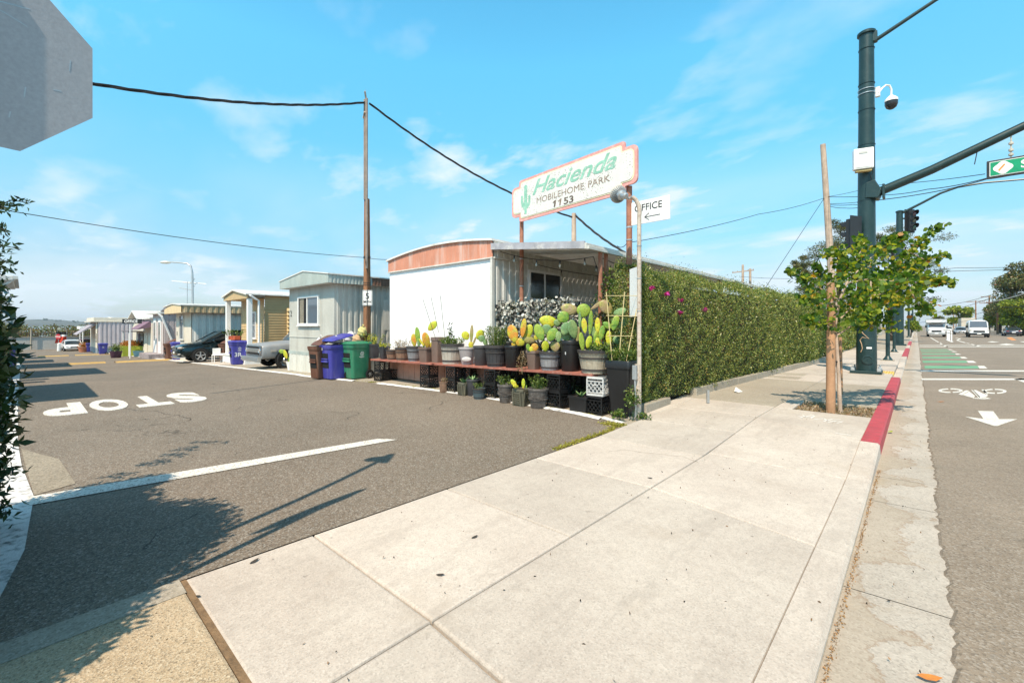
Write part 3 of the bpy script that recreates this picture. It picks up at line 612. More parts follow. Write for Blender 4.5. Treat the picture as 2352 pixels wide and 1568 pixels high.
# awning
za0, za1 = 3.42, 3.14; aw0, aw1 = a1+.02, -4.86; AB0, AB1 = b0-.06, 20.5
mb = MB(); n = 22
for i in range(n):
    x0_, x1_ = aw0 + (aw1-aw0)*i/n, aw0 + (aw1-aw0)*(i+1)/n; zz0 = za0 + (za1-za0)*i/n + .05; zz1 = za0 + (za1-za0)*(i+1)/n + .05
    mb.hexa([(x0_+.008,AB0+.02,zz0),(x1_-.008,AB0+.02,zz1),(x1_-.008,AB1,zz1),(x0_+.008,AB1,zz0),(x0_+.008,AB0+.02,zz0+.045),(x1_-.008,AB0+.02,zz1+.045),(x1_-.008,AB1,zz1+.045),(x0_+.008,AB1,zz0+.045)])
aw = H1.part('awning', mb, A['roofw'])
mb = MB(); mb.hexa([(aw0,AB0-.03,za0-.01),(aw1,AB0-.03,za1-.01),(aw1,AB0+.015,za1-.01),(aw0,AB0+.015,za0-.01),(aw0,AB0-.03,za0+.14),(aw1,AB0-.03,za1+.14),(aw1,AB0+.015,za1+.14),(aw0,AB0+.015,za0+.14)])
H1.part('awning_fascia', mb, M('stained_fascia', (.36,.36,.4), .6, .2, 4, .1, 40, dirt=(.68,.67,.63), dirtamt=.8, dscale=5), aw)
mb = MB(); mb.box((aw1,AB0-.03,za1-.02),(aw1+.05,AB1,za1+.1)); mb.box((aw1+.05,AB0-.03,za1-.03),(aw1+.11,AB1,za1+.03)); H1.part('awning_gutter', mb, A['offwall'], aw, bevel=.006)
for (px_, b_) in ((1378, 8.05), (1391, 8.4)):
    a_, _ = onb(px_, b_); mb = MB(); mb.tube([(a_, b_, 0), (a_+.01, b_, za1+.02)], .045, 10); H1.part('awning_post', mb, A['rust'])
for b_ in (12.5, 16, 20): mb = MB(); mb.tube([(-5.0, b_, 0), (-5.0, b_, za1+.03)], .045, 8); H1.part('awning_post', mb, A['rust'])
# string lights under the awning
SL = Thing('string_lights', 'black string lights with clear bulbs sagging under the mobile home awning', 'string lights', (-6.2, 8.5, 3.1))
cab = MB(); bulbs = []
def sag(p, q, d, n=12): p, q = Vector(p), Vector(q); return [p.lerp(q, i/n) - Vector((0,0,4*d*(i/n)*(1-i/n))) for i in range(n+1)]
for p, q, d in (((-7.3,7.6,3.36),(-5.05,8.1,3.06),.14), ((-5.05,8.1,3.06),(-7.35,12.5,3.15),.15), ((-7.35,9.0,3.2),(-5.0,12.5,3.02),.18), ((-5.0,8.4,3.05),(-5.0,12.5,3.0),.12)):
    pt = sag(p, q, d); cab.tube(pt, .009, 5); bulbs += pt[2:-1:3]
cord = SL.part('cord', cab, A['cable'])
for v in bulbs:
    mb = MB(); mb.lathe([(.008,0),(.016,-.02),(.016,-.07)], v, 8); SL.part('socket', mb, A['black'])
    mb = MB(); mb.lathe([(.012,-.07),(.028,-.105),(.03,-.13),(.016,-.16)], v, 8); SL.part('bulb', mb, glass('bulb_glass', (.35,.33,.28), .05) if v is bulbs[0] else bpy.data.materials['bulb_glass'])
# ---------------------------------------------------------------- HOUSE 2: grey siding, green gable
a0, a1, b0 = -17.2, -13.66, 6.62; z0 = zg(-15.5)-.02
H2 = Thing('mobile_home', 'grey ribbed mobile home with faded green gable and half open window', 'mobile home', ((a0+a1)/2, b0, z0))
e = endframe(a0, b0, 0); s = sideframe(a1, b0, 0); W2 = a1-a0; L2 = 14; zt = 2.97
mb = MB(); e.corr(mb, 0, W2, 1.22, zt, .075, .008, duty=.35); e.corr(mb, 0, W2, .68, 1.2, .075, .008, duty=.35); e.rect(mb, 0, 1.19, W2, 1.225, -.01, .022); H2.part('end_wall', mb, A['greywall'])
mb = MB(); s.corr(mb, 0, L2, .68, zt+.05, .2, .028, duty=.5); H2.part('side_wall', mb, A['greywall'])
mb = MB(); s.rect(mb, 1.75, 1.45, 4.9, 2.5, .005, .034); H2.part('patch_panel', mb, A['offwall'], label='flat sheet patch on the ribbed side wall')
mb = MB(); e.corr(mb, .02, W2, z0, .6, .3, .03, duty=.85); H2.part('skirting', mb, M('green_white_skirting', (.62,.62,.57), .6, .1, 2, .1, 30, dirt=(.35,.3,.22), dirtamt=.5, dscale=3, streak=True))
mb = MB(); e.rect(mb, 0, .58, W2+.02, .69, -.02, .035); s.rect(mb, 0, .58, L2, .68, -.02, .03); H2.part('skirting_rail', mb, A['grn'])
mb = MB(); s.corr(mb, 0, L2, z0, .6, .2, .02); H2.part('skirting', mb, A['greywall'])
fz0, fz1, fzm = 2.94, 3.2, 3.42; fa0, fa1, fam = a0-.12, a1+.22, -15.25; fb = b0-.3
topf = lambda x: fz1 + (fzm-fz1)*(1-abs(x-(fam-fa0))/( (fam-fa0) if x < fam-fa0 else (fa1-fam)))
mb = MB(); ff = Fr((fa0, fb, 0), (1,0,0)); ff.corr(mb, 0, fa1-fa0, fz0, fz1, .09, .012, topf=topf, duty=.4); H2.part('gable', mb, A['grn'])
mb = MB(); mb.quad((fa0,fb+.002,fz0+.002),(fa0,b0+.01,fz0+.002),(fa1,b0+.01,fz0+.002),(fa1,fb+.002,fz0+.002)); mb.quad((a1,b0,fz0+.003),(a1,b0+L2,fz0+.003),(fa1,b0+L2,fz0+.003),(fa1,b0,fz0+.003)); H2.part('soffit', mb, A['offwall'])
mb = MB(); sf = Fr((fa1, fb, 0), (0,1,0)); sf.corr(mb, 0, L2, fz0, fz1, .12, .014, duty=.5)
sfm = MB(); sf.corr(sfm, 0, 1.5, fz0, fz1, .12, .014, duty=.5); H2.part('side_fascia', sfm, A['grn'])
sfm = MB(); sf2 = Fr((fa1, fb+1.5, 0), (0,1,0)); sf2.corr(sfm, 0, .7, fz0, fz1, .12, .014, duty=.5); H2.part('side_fascia', sfm, M('bare_brown_fascia', (.17,.09,.06), .7), label='brown replaced fascia piece')
sfm = MB(); sf3 = Fr((fa1, fb+2.2, 0), (0,1,0)); sf3.corr(sfm, 0, L2-2.2, fz0, fz1, .12, .014, duty=.5); H2.part('side_fascia', sfm, A['offwall'])
mb = MB(); gable(mb, fa0-.03, fa1+.04, fam, fz1, fzm, fb-.03, b0+L2, .035); H2.part('roof', mb, A['roofw'])
window(H2, e, .86, 1.62, 2.52, 2.62, .02, curtain=(1.0, 1.32), gm=A['skyglass'], slide=.45)
mb = MB(); f_ = e; f_.rect(mb, .93, 1.7, 1.55, 2.55, .026, .03); 
for o_ in H2.o.children:
    if o_.name.startswith('window'): H2.part('opening', mb, A['dark'], o_)
mb = MB(); e.text(mb, '2', .12, 1.95, .3, .012); e.text(mb, '', .12, 1.5, .2, .012) if False else None; H2.part('house_number', mb, A['blackm'])
# ---------------------------------------------------------------- HOUSE 3: tan clapboard with porch columns
def clap(mb, f, x0, x1, y0, y1, per=.11, dep=.022):
    y = y0
    while y < y1-1e-6:
        t = min(y+per, y1); mb.add([f.p(x0,y,dep), f.p(x1,y,dep), f.p(x1,t,.004), f.p(x0,t,.004), f.p(x0,y,0), f.p(x1,y,0)], [(0,1,2,3),(4,5,1,0)]); y += per
a0, a1, b0 = -26.8, -23.4, 7.85; z0 = zg(-25)
H3 = Thing('mobile_home', 'tan clapboard mobile home with white porch columns, downspout and white roof', 'mobile home', ((a0+a1)/2, b0, z0))
e = endframe(a0, b0, 0); s = sideframe(a1, b0, 0); W3 = a1-a0
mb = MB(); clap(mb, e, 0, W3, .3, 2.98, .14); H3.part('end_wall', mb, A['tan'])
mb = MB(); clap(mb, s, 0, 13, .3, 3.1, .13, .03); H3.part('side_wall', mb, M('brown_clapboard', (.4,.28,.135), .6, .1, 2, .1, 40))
mb = MB(); st = Fr(s.p(1.0,0,.12), (0,1,0))
for k in range(10): y = .5 + k*.2; mb.hexa([st.p(0,y,.10), st.p(6.5,y,.10), st.p(6.5,y+.02,-.05), st.p(0,y+.02,-.05), st.p(0,y+.05,.11), st.p(6.5,y+.05,.11), st.p(6.5,y+.19,-.05), st.p(0,y+.19,-.05)])
H3.part('louvred_screen', mb, M('pale_tan_slats', (.66,.48,.25), .5, .08, 2, .05, 30))
mb = MB(); fz = 2.90; fb = b0-.8
P = [(a0-.15,fz+.0),(a1+.12,fz+.0),(a1+.12,fz+.16),((a0+a1)/2-.1,fz+.42),(a0-.15,fz+.14)]
mb.prism(P, (0,fb,0), (1,0,0), (0,0,1), -.04, .0); H3.part('gable', mb, A['tan'])
mb = MB(); gable(mb, a0-.25, a1+.22, (a0+a1)/2-.1, fz+.16, fz+.45, fb-.08, b0+13, .07); H3.part('roof', mb, A['roofw'], bevel=.01)
mb = MB(); mb.quad((a0-.1,fb,fz+.004),(a0-.1,b0,fz+.004),(a1+.1,b0,fz+.004),(a1+.1,fb,fz+.004)); H3.part('soffit', mb, A['tan'])
for x_ in (a0+.12, a1-.0): mb = MB(); mb.cbox((x_, fb+.14, (z0+fz)/2+.15), (.2,.2,fz-z0-.3)); mb.cbox((x_, fb+.14, z0+.35), (.26,.26,.1)); H3.part('porch_column', mb, A['white'], bevel=.012)
mb = MB(); mb.tube([(a1+.14,fb+.05,fz+.2),(a1+.22,fb+.12,fz+.12),(a1+.2,fb+.32,fz-.02),(a1+.14,fb+.5,fz-.1),(a1+.14,fb+.5,z0+.3)], .05, 8); H3.part('downspout', mb, A['white'], smooth=True)
window(H3, e, 1.15, .95, 2.35, 2.3, .03, gm=A['skyglass'], slide=.5, bars=1)
mb = MB(); mb.box((a0-.05,fb-.1,z0),(a1+.1,b0,z0+.38)); mb.box((a0-.1,fb-.15,z0+.38),(a1+.15,b0,z0+.43)); H3.part('porch_deck', mb, A['white'], bevel=.01)
mb = MB(); s.rect(mb, 0, z0, 13, .3, -.02, .0); H3.part('skirting', mb, A['offwall'])
# ---------------------------------------------------------------- HOUSE 4: pale ribbed home with cream gable
a0, a1, b0 = -34.8, -31.0, 6.5; z0 = zg(-33)
H4 = Thing('mobile_home', 'pale ribbed mobile home with cream gable fascia behind the street lamp', 'mobile home', ((a0+a1)/2, b0, z0))
e = endframe(a0, b0, 0); s = sideframe(a1, b0, 0); W4 = a1-a0
mb = MB(); e.rect(mb, 0, z0, W4, 2.45, -.03, .01); H4.part('end_wall', mb, A['cream'])
mb = MB(); s.corr(mb, 0, 14, z0+.2, 2.45, .36, .05, duty=.5); H4.part('side_wall', mb, A['offwall'])
mb = MB(); P = [(a0-.35,2.34),(a1+.35,2.34),(a1+.35,2.76),((a0+a1)/2+.2,2.9),(a0-.35,2.62)]; mb.prism(P, (0,b0-.55,0), (1,0,0), (0,0,1), -.05, 0); H4.part('gable', mb, M('cream_gable', (.72,.55,.32), .6, .08, 2, .05, 30))
mb = MB(); s5 = Fr((a1+.35,b0-.55,0), (0,1,0)); s5.corr(mb, 0, 14, 2.36, 2.75, .3, .03, duty=.5); H4.part('side_fascia', mb, M('brown_cream_fascia', (.42,.31,.18), .7, .15, 2, .1, 30, dirt=(.62,.5,.33), dirtamt=.7, dscale=2))
mb = MB(); gable(mb, a0-.4, a1+.4, (a0+a1)/2+.2, 2.75, 2.88, b0-.6, b0+14, .06); H4.part('roof', mb, A['roofw'])
mb = MB(); mb.quad((a0-.3,b0-.55,2.345),(a0-.3,b0,2.345),(a1+.34,b0,2.345),(a1+.34,b0-.55,2.345)); H4.part('soffit', mb, A['cream'])
window(H4, e, 1.15, .75, 2.15, 2.25, .03, gm=A['skyglass'], slide=.98, fm=A['offwall'])
mb = MB(); e.text(mb, '8', .25, 1.0, .35, .02); H4.part('house_number', mb, A['blackm'])
# ---------------------------------------------------------------- HOUSE 5: mauve porch with dark gable behind
a0, a1, b0 = -41.8, -38.1, 6.4; z0 = zg(-40)
H5 = Thing('mobile_home', 'mauve panelled home with white glazed porch doors and dark gable roof', 'mobile home', ((a0+a1)/2, b0, z0))
e = endframe(a0, b0, 0); s = sideframe(a1, b0, 0); W5 = a1-a0
mb = MB(); e.rect(mb, 0, z0, W5, 2.45, -.03, 0); H5.part('end_wall', mb, M('pinkish_wall', (.55,.47,.45), .65, .08, 2, .05, 30))
mb = MB(); s.corr(mb, 0, 12, z0, 2.45, .3, .03, duty=.8); H5.part('side_wall', mb, A['mauve'])
mb = MB(); mb.box((a0-.3,b0-.35,2.42),(a1+.15,b0+5,2.54)); H5.part('porch_roof', mb, A['roofw'], bevel=.01)
for k in (0.55, 2.2):
    mb = MB(); e.rect(mb, k, z0+.35, k+.85, 2.1, 0, .05); d_ = H5.part('door', mb, A['white'], bevel=.01)
    for q in (.14, .47): mb = MB(); e.rect(mb, k+q, z0+1.2, k+q+.2, 1.85, .03, .056); H5.part('pane', mb, A['glass'], d_)
mb = MB(); e.rect(mb, .2, z0, W5+.1, z0+.34, 0, .8); H5.part('front_step', mb, M('grey_brick_step', (.3,.26,.27), .9, .35, 9, .5, 12))
mb = MB(); mb.tube([(a1+.1,b0-.3,2.45),(a1+.18,b0-.1,2.2),(a1+.05,b0+.9,z0)], .07, 8); H5.part('downspout', mb, A['white'])
mb = MB(); P = [(a0-.6,2.4),(a1+.5,2.4),(a1+.5,2.68),((a0+a1)/2,3.08),(a0-.2,2.68)]; mb.prism(P, (0,b0+1.2,0), (1,0,0), (0,0,1), -.05, 0); H5.part('upper_gable', mb, M('slate_gable', (.16,.17,.21), .7, .1, 2, .05, 30))
mb = MB(); gable(mb, a0-.9, a1+.7, (a0+a1)/2, 2.6, 3.05, b0+.6, b0+12, .12); H5.part('roof', mb, A['roofd'])
# ---------------------------------------------------------------- office building
a0, a1, b0 = -52.5, -43.2, 6.6; z0 = zg(-47)
OF = Thing('office_building', 'small cream park office with purple awning and white peaked roof', 'office', ((a0+a1)/2, b0, z0))
e = endframe(a0, b0, 0); s = sideframe(a1, b0, 0)
mb = MB(); e.rect(mb, 0, z0, a1-a0, 2.1, -.05, 0); mb.box((a1-.05,b0+.01,z0),(a1,b0+9,2.1)); OF.part('wall', mb, A['cream'])
mb = MB(); gable(mb, a0-.3, a1-3.8, (a0+a1)/2-2.0, 2.0, 2.8, b0-.4, b0+7, .1); mb.box((a1-4,b0-.2,2.12),(a1+.1,b0+9,2.26)); OF.part('roof', mb, A['roofw'])
mb = MB(); P = [(a0+.2,2.0),(a1-4.2,2.0),((a0+a1)/2-2.0,2.7)]; mb.prism(P, (0,b0,0), (1,0,0), (0,0,1), -.05, -.01); OF.part('gable', mb, A['roofd'])
mb = MB(); mb.prism([(0,1.5),(.8,1.3),(.8,1.36),(0,2.0)], (a1-2.2,b0,0), (0,-1,0), (0,0,1), -1.6, 1.6); OF.part('awning', mb, M('purple_awning', (.2,.12,.17), .8))
mb = MB(); mb.box((a0+2,b0-1.0,1.1),(a1-3.6,b0,1.17)); OF.part('canopy', mb, A['roofd'])
for k in (3.1, 6.5): mb = MB(); e.rect(mb, k, z0+.1, k+.9, .95, 0, .05); OF.part('door', mb, M('plum_door', (.1,.07,.13), .5) if k < 4 else A['cream'])
mb = MB(); e.rect(mb, 4.5, z0+.8, 5.6, .95, 0, .06); OF.part('window', mb, A['glass'])
for x_ in (a0+2.3, a1-3.9): mb = MB(); mb.tube([(x_,b0-.9,z0),(x_,b0-.9,1.11)], .04, 8); OF.part('canopy_post', mb, A['white'])
SG = Thing('office_sign', 'small black office sign with white letters on a far post', 'sign', (-46.5, 5.6, zg(-46.5)))
f_ = Fr(onY(281, 743, 31), (CA*1-0, SA, 0)); f_.U = Vector((CA, SA, 0)); f_.N = f_.U.cross(f_.V)
mb = MB(); f_.rect(mb, 0, 0, 1.35, .32, -.03, .03); p_ = SG.part('board', mb, A['blackm'], bevel=.02)
mb = MB(); f_.text(mb, 'OFFICE', .16, .07, .26, .034, bold=.02, sx=1.12); SG.part('lettering', mb, A['white'], p_)
mb = MB(); q = f_.p(.5, 0, -.05); mb.tube([(q.x,q.y,zg(q.x)),(q.x,q.y,q.z+.2)], .04, 8); SG.part('post', mb, A['white'])
SG.o.location
# ---------------------------------------------------------------- HOUSE 6: far ribbed home with slanted window awning
a0, a1, b0 = -73, -65.4, 5.3; z0 = zg(-68)
H6 = Thing('mobile_home', 'long lavender grey ribbed mobile home with sloping window awning far down', 'mobile home', ((a0+a1)/2, b0, z0))
e = endframe(a0, b0, 0); s = sideframe(a1, b0, 0)
mb = MB(); e.rect(mb, 0, z0+.6, a1-a0, 2.0, -.05, 0); H6.part('end_wall', mb, A['cream'])
mb = MB(); s.corr(mb, 0, 16, z0+.6, 2.0, .36, .09, duty=.55); H6.part('side_wall', mb, M('lavender_ribs', (.55,.48,.49), .6, .08, 2, .05, 30))
mb = MB(); mb.box((a0-.5,b0-.5,2.0),(a1+.15,b0+16,2.12)); mb.box((a0-.3,b0-.3,2.12),(a1+.0,b0+16,2.5)); H6.part('roof', mb, A['cream'], bevel=.02)
mb = MB(); mb.prism([(0,1.7),(1.5,.6),(1.5,.66),(0,1.95)], (a0+3.4,b0,0), (0,-1,0), (0,0,1), -2.6, 2.6); H6.part('window_awning', mb, M('grey_mauve_awning', (.33,.3,.34), .7))
mb = MB(); e.rect(mb, 0, z0, a1-a0, z0+.6, -.05, -.01); s.rect(mb, 0, z0, 16, z0+.6, -.05, -.01); H6.part('skirting', mb, M('blue_grey_skirting', (.24,.28,.32), .7))
for k in (5.6, 6.7): mb = MB(); e.rect(mb, k, -.2, k+.25, .75, 0, .03); H6.part('window', mb, A['glass'])
# shed and carport further on
SH = Thing('shed', 'orange tan slatted shed standing beyond the far ribbed home', 'shed', (-79, 6.2, -1.62))
mb = MB(); mb.box((-82,6.2,-1.62),(-77.6,10,1.3)); w_ = SH.part('wall', mb, M('orange_tan_boards', (.5,.3,.15), .7, .1, 1, .1, 20))
mb = MB(); gable(mb, -82.3, -77.3, -80, 1.3, 1.75, 5.8, 10.3, .1); SH.part('roof', mb, A['roofw'])
mb = MB()
for k in range(6): mb.box((-81.6,6.14,-.3+k*.25),(-78,6.2,-.15+k*.25))
SH.part('slats', mb, A['tan'])
CPT = Thing('carport', 'white flat carport roof on posts before the far wall', 'carport', (-84.5, 7.5, -1.65))
mb = MB(); mb.box((-88,5.0,1.15),(-82.6,13,1.55)); CPT.part('roof', mb, A['white'])
for x_, y_ in ((-87.5,5.3),(-83,5.3),(-87.5,12.5),(-83,12.5)): mb = MB(); mb.tube([(x_,y_,-1.65),(x_,y_,1.16)], .06, 8); CPT.part('post', mb, A['white'])
FN = MB()
for k in range(26): FN.box((-88+k*.2,9.0,-1.65),(-87.83+k*.2,9.05,.6+.1*random.random()))
solo('board_fence', FN, M('yellow_boards', (.4,.3,.12), .8, .2, 2, .1, 20), 'yellowish vertical board fence under the far carport', 'fence')
# ---------------------------------------------------------------- homes on the left of the lane (mostly outside the frame, they shade it)
LH = [(-17.7,-12.9,-1.15,3.32,'pale home left of the lane, nearest to the street'), (-27.4,-22.0,-.25,3.25,'white home with an overhanging gutter left of the lane'), (-37.0,-30.4,-.8,3.1,'third home along the left side of the lane'), (-45.5,-39.3,-1.25,3.0,'fourth home along the left side of the lane'), (-56,-50.5,-1.3,2.6,'fifth home along the left side of the lane'), (-66,-60.5,-1.6,2.1,'last home along the left side of the lane')]
for i, (p, q, b0, zt, lab) in enumerate(LH):
    z0 = zg((p+q)/2); T = Thing('mobile_home', lab, 'mobile home', ((p+q)/2, b0, z0))
    e = Fr((p, b0-.35, 0), (1,0,0)); mb = MB()
    mb.hexa([(p+.2,b0-14,z0),(q-.2,b0-14,z0),(q-.2,b0-.35,z0),(p+.2,b0-.35,z0),(p+.2,b0-14,zt-.1),(q-.2,b0-14,zt-.1),(q-.2,b0-.35,zt-.1),(p+.2,b0-.35,zt-.1)]); T.part('wall', mb, A['offwall'])
    mb = MB(); mb.box((p,b0-14,zt-.16),(q,b0,zt)); T.part('roof', mb, A['roofw'], bevel=.02)
    mb = MB(); fr = Fr((q-.2, b0-.35, z0), (-1,0,0)); window(T, fr, 1.2, 1.2, 2.6, 2.1, .01)
    mb = MB(); mb.bar((p-.02,b0+.05,zt-.06),(q+.02,b0+.05,zt-.06),.11,.1); mb.bar((q-.05,b0+.04,zt-.1),(q-.2,b0-.3,zt-.4),.07,.07); mb.bar((q-.2,b0-.3,zt-.4),(q-.2,b0-.3,z0+.1),.07,.07); T.part('gutter', mb, A['offwall'])
# ---------------------------------------------------------------- bench and pots along the white wall
def zbench(a): return .60 + .11*max(0, min(1, (a + 11.3)/7.0))
def slot(x0, x1, yt, yb, b, z=None):
    a, Y = onb((x0+x1)/2, b); wd = (x1-x0)*Y/FP; zb_ = HC - (yb-HY)*Y/FP
    if z == 'bench': zb_ = zbench(a) + .022
    elif z is not None: zb_ = z
    return a, Y, wd, zb_, (yb-yt)*Y/FP
# bench planks
BN = Thing('bench', 'long low bench of weathered red planks laid across milk crates, full of pots', 'bench', (-8, 7.15, 0))
segs = [(-11.9,-8.9,.0), (-8.95,-6.05,.004), (-6.1,-4.35,.0)]
for (p, q, dz), lab in zip(segs, ('far','middle','near')):
    for b_ in (6.86, 7.09, 7.32):
        mb = MB(); off = random.uniform(-.06, .06); V = []
        for a_ in (p+off, q+off):
            z_ = zbench(a_) + dz
            V += [(a_, b_, z_-.02), (a_, b_+.215, z_-.02), (a_, b_+.215, z_+.02), (a_, b_, z_+.02)]
        mb.add(V, [(0,1,2,3)[::-1],(4,5,6,7),(0,4,5,1),(1,5,6,2),(2,6,7,3),(3,7,4,0)]); BN.part('plank', mb, A['bench'], bevel=.004)
# milk crates -----------------------------------------------------------
def crate_geo(W=.33, D=.33, H=.285):
    mb = MB()
    def side(f, w):
        f.rect(mb, 0, H-.035, w, H, -.012, 0); f.rect(mb, 0, 0, w, .03, -.012, 0); f.rect(mb, 0, H-.075, w, H-.062, -.006, .004); f.rect(mb, 0, .045, w, .055, -.006, .004)
        f.rect(mb, 0, .03, .022, H-.035, -.012, .001); f.rect(mb, w-.022, .03, w, H-.035, -.012, .001)
        x0, x1, y0, y1 = .022, w-.022, .055, H-.07
        for sgn in (1, -1):
            k = -8
            while k < 9:
                c = k*.048
                xa, xb = x0, x1; ya = y0 + (0)+c if sgn > 0 else y1 - c; t = []
                for X in (x0, x1):
                    Yv = (y0 + (X-x0) - (w) + c*1.6 + w*.5) if sgn > 0 else (y1 - (X-x0) + c*1.6 + 0*w + w*.35)
                    t.append((X, Yv))
                (X0, Y0), (X1, Y1) = t; pts = []
                for Xc, Yc in ((X0, Y0), (X1, Y1)):
                    Ycl = max(y0, min(y1, Yc)); Xcl = X0 + (X1-X0)*(Ycl-Y0)/(Y1-Y0); pts.append((Xcl, Ycl))
                (A0, B0), (A1, B1) = pts
                if x0-1e-6 <= A0 <= x1+1e-6 and x0-1e-6 <= A1 <= x1+1e-6 and abs(A1-A0) > .015:
                    mb.bar(f.p(A0, B0, -.007 if sgn > 0 else -.0095), f.p(A1, B1, -.007 if sgn > 0 else -.0095), .009, .009, up=tuple(f.N))
                k += 1
        f.rect(mb, w*.32, H-.13, w*.68, H-.118, -.010, .002)
    side(Fr((-W/2,-D/2,0),(1,0,0)), W); side(Fr((W/2,-D/2,0),(0,1,0)), D); side(Fr((W/2,D/2,0),(-1,0,0)), W); side(Fr((-W/2,D/2,0),(0,-1,0)), D)
    mb.box((-W/2+.012,-D/2+.012,.006),(W/2-.012,D/2-.012,.014)); return mb
CR = Thing('milk_crate', 'x', 'crate'); cme = CR.part('body', crate_geo(), A['black'], world=False); CRW = {A['black']: M('grey_white_plastic', (.55,.55,.54), .5, .06, 3, .05, 30)}
stacks = [(850,894,877,2,0,'at the left end of the bench'), (957,1003,893,2,0,'under the grey barrel pot'), (1027,1054,899,2,0,'under the whitewashed barrel pot'), (1112,1149,914.5,2,0,'under the ribbed dark pot'), (1257,1299,937.5,2,0,'between the wide patterned pot and the black trough'), (1343,1396,951,2,1,'beside the tall black planter')]
first = True
for x0, x1, yb, n_, gw, lab in stacks:
    a_, Y_ = onb((x0+x1)/2, 6.95); hh = zbench(a_)-.021
    for k in range(n_):
        H_ = hh/2; lb = ('grey white milk crate, top of the stack ' if gw and k else ('upper black milk crate ' if k else 'lower black milk crate ')) + lab
        sc = (1.0, 1.0, H_/.285)
        if first: CR.o['label'] = lb; CR.o['group'] = 'milk crates holding up the bench'; place(CR, (a_, 7.03, k*H_), .08, sc); first = False
        else: dup(CR, (a_, 7.03, k*H_+.001), random.uniform(-.15, .15), lb, sc, CRW if gw and k else None, 'milk crates holding up the bench')
a_, Y_ = onb(1070, 7.25); dup(CR, (a_, 7.3, .315), .3, 'black milk crate set back under the bench behind the whitewashed barrel pot', (1,1,1.08), None, 'milk crates holding up the bench'); dup(CR, (a_, 7.3, .0), .2, 'bottom crate set back in the shade under the bench', (1,1,1.1), None, 'milk crates holding up the bench')
a_, Y_ = onb(880, 7.3); dup(CR, (a_+.3, 7.35, .0), .1, 'bottom crate set back at the left end of the bench', (1,1,1.05), None, 'milk crates holding up the bench')
# pots --------------------------------------------------------------------
PM = dict(blk=A['black'], dk=M('dark_grey_pot', (.045,.045,.05), .5, .15, 4, .2, 30), grey=M('grey_barrel_pot', (.22,.225,.24), .6, .15, 5, .4, 30, dirt=(.36,.35,.34), dirtamt=.5, dscale=6),
  brown=M('brown_plastic_pot', (.16,.11,.09), .5, .12, 4, .1, 30), wood=M('wood_half_barrel', (.2,.12,.08), .8, .35, 8, .6, 25, dirt=(.42,.26,.17), dirtamt=.8, dscale=9, streak=True), wwood=M('whitewashed_barrel', (.42,.38,.33), .8, .2, 6, .5, 25, dirt=(.2,.15,.12), dirtamt=.7, dscale=10, streak=True),
  pale=M('pale_oval_pot', (.36,.33,.33), .5, .1, 4, .1, 30), tanp=M('tan_banded_pot', (.40,.35,.27), .7, .15, 12, .5, 30), band=M('dark_band', (.05,.045,.045), .5, .1, 4, .1, 30), blue=M('blue_grey_ribbed_pot', (.07,.105,.12), .55, .15, 6, .2, 30),
  olive=M('olive_slatted_pot', (.11,.105,.075), .6, .12, 5, .2, 30, dirt=(.25,.23,.17), dirtamt=.5), orn=M('bronze_patterned_pot', (.095,.085,.08), .5, .25, 9, .5, 20, dirt=(.28,.26,.24), dirtamt=.5, dscale=20), whitep=A['white'], purple=M('purple_pot', (.07,.03,.06), .5), teal=M('blue_glazed_pot', (.12,.27,.36), .4), terra=M('terracotta_pot', (.45,.17,.09), .8), lime=M('lime_box_paint', (.3,.36,.03), .6, .15, 2, .1, 20))
SOIL = M('potting_soil', (.03,.02,.015), 1, .3, 20, .6, 60)
def sqring(w, d, z, r=.12, n=6):
    out = []; r = r*min(w, d)
    for cx_, cy_, t0 in ((w/2-r,d/2-r,0),(-w/2+r,d/2-r,1),(-w/2+r,-d/2+r,2),(w/2-r,-d/2+r,3)):
        for i in range(n): t = (t0 + i/(n-1))*PI/2; out.append((cx_+r*math.cos(t), cy_+r*math.sin(t), z))
    return out
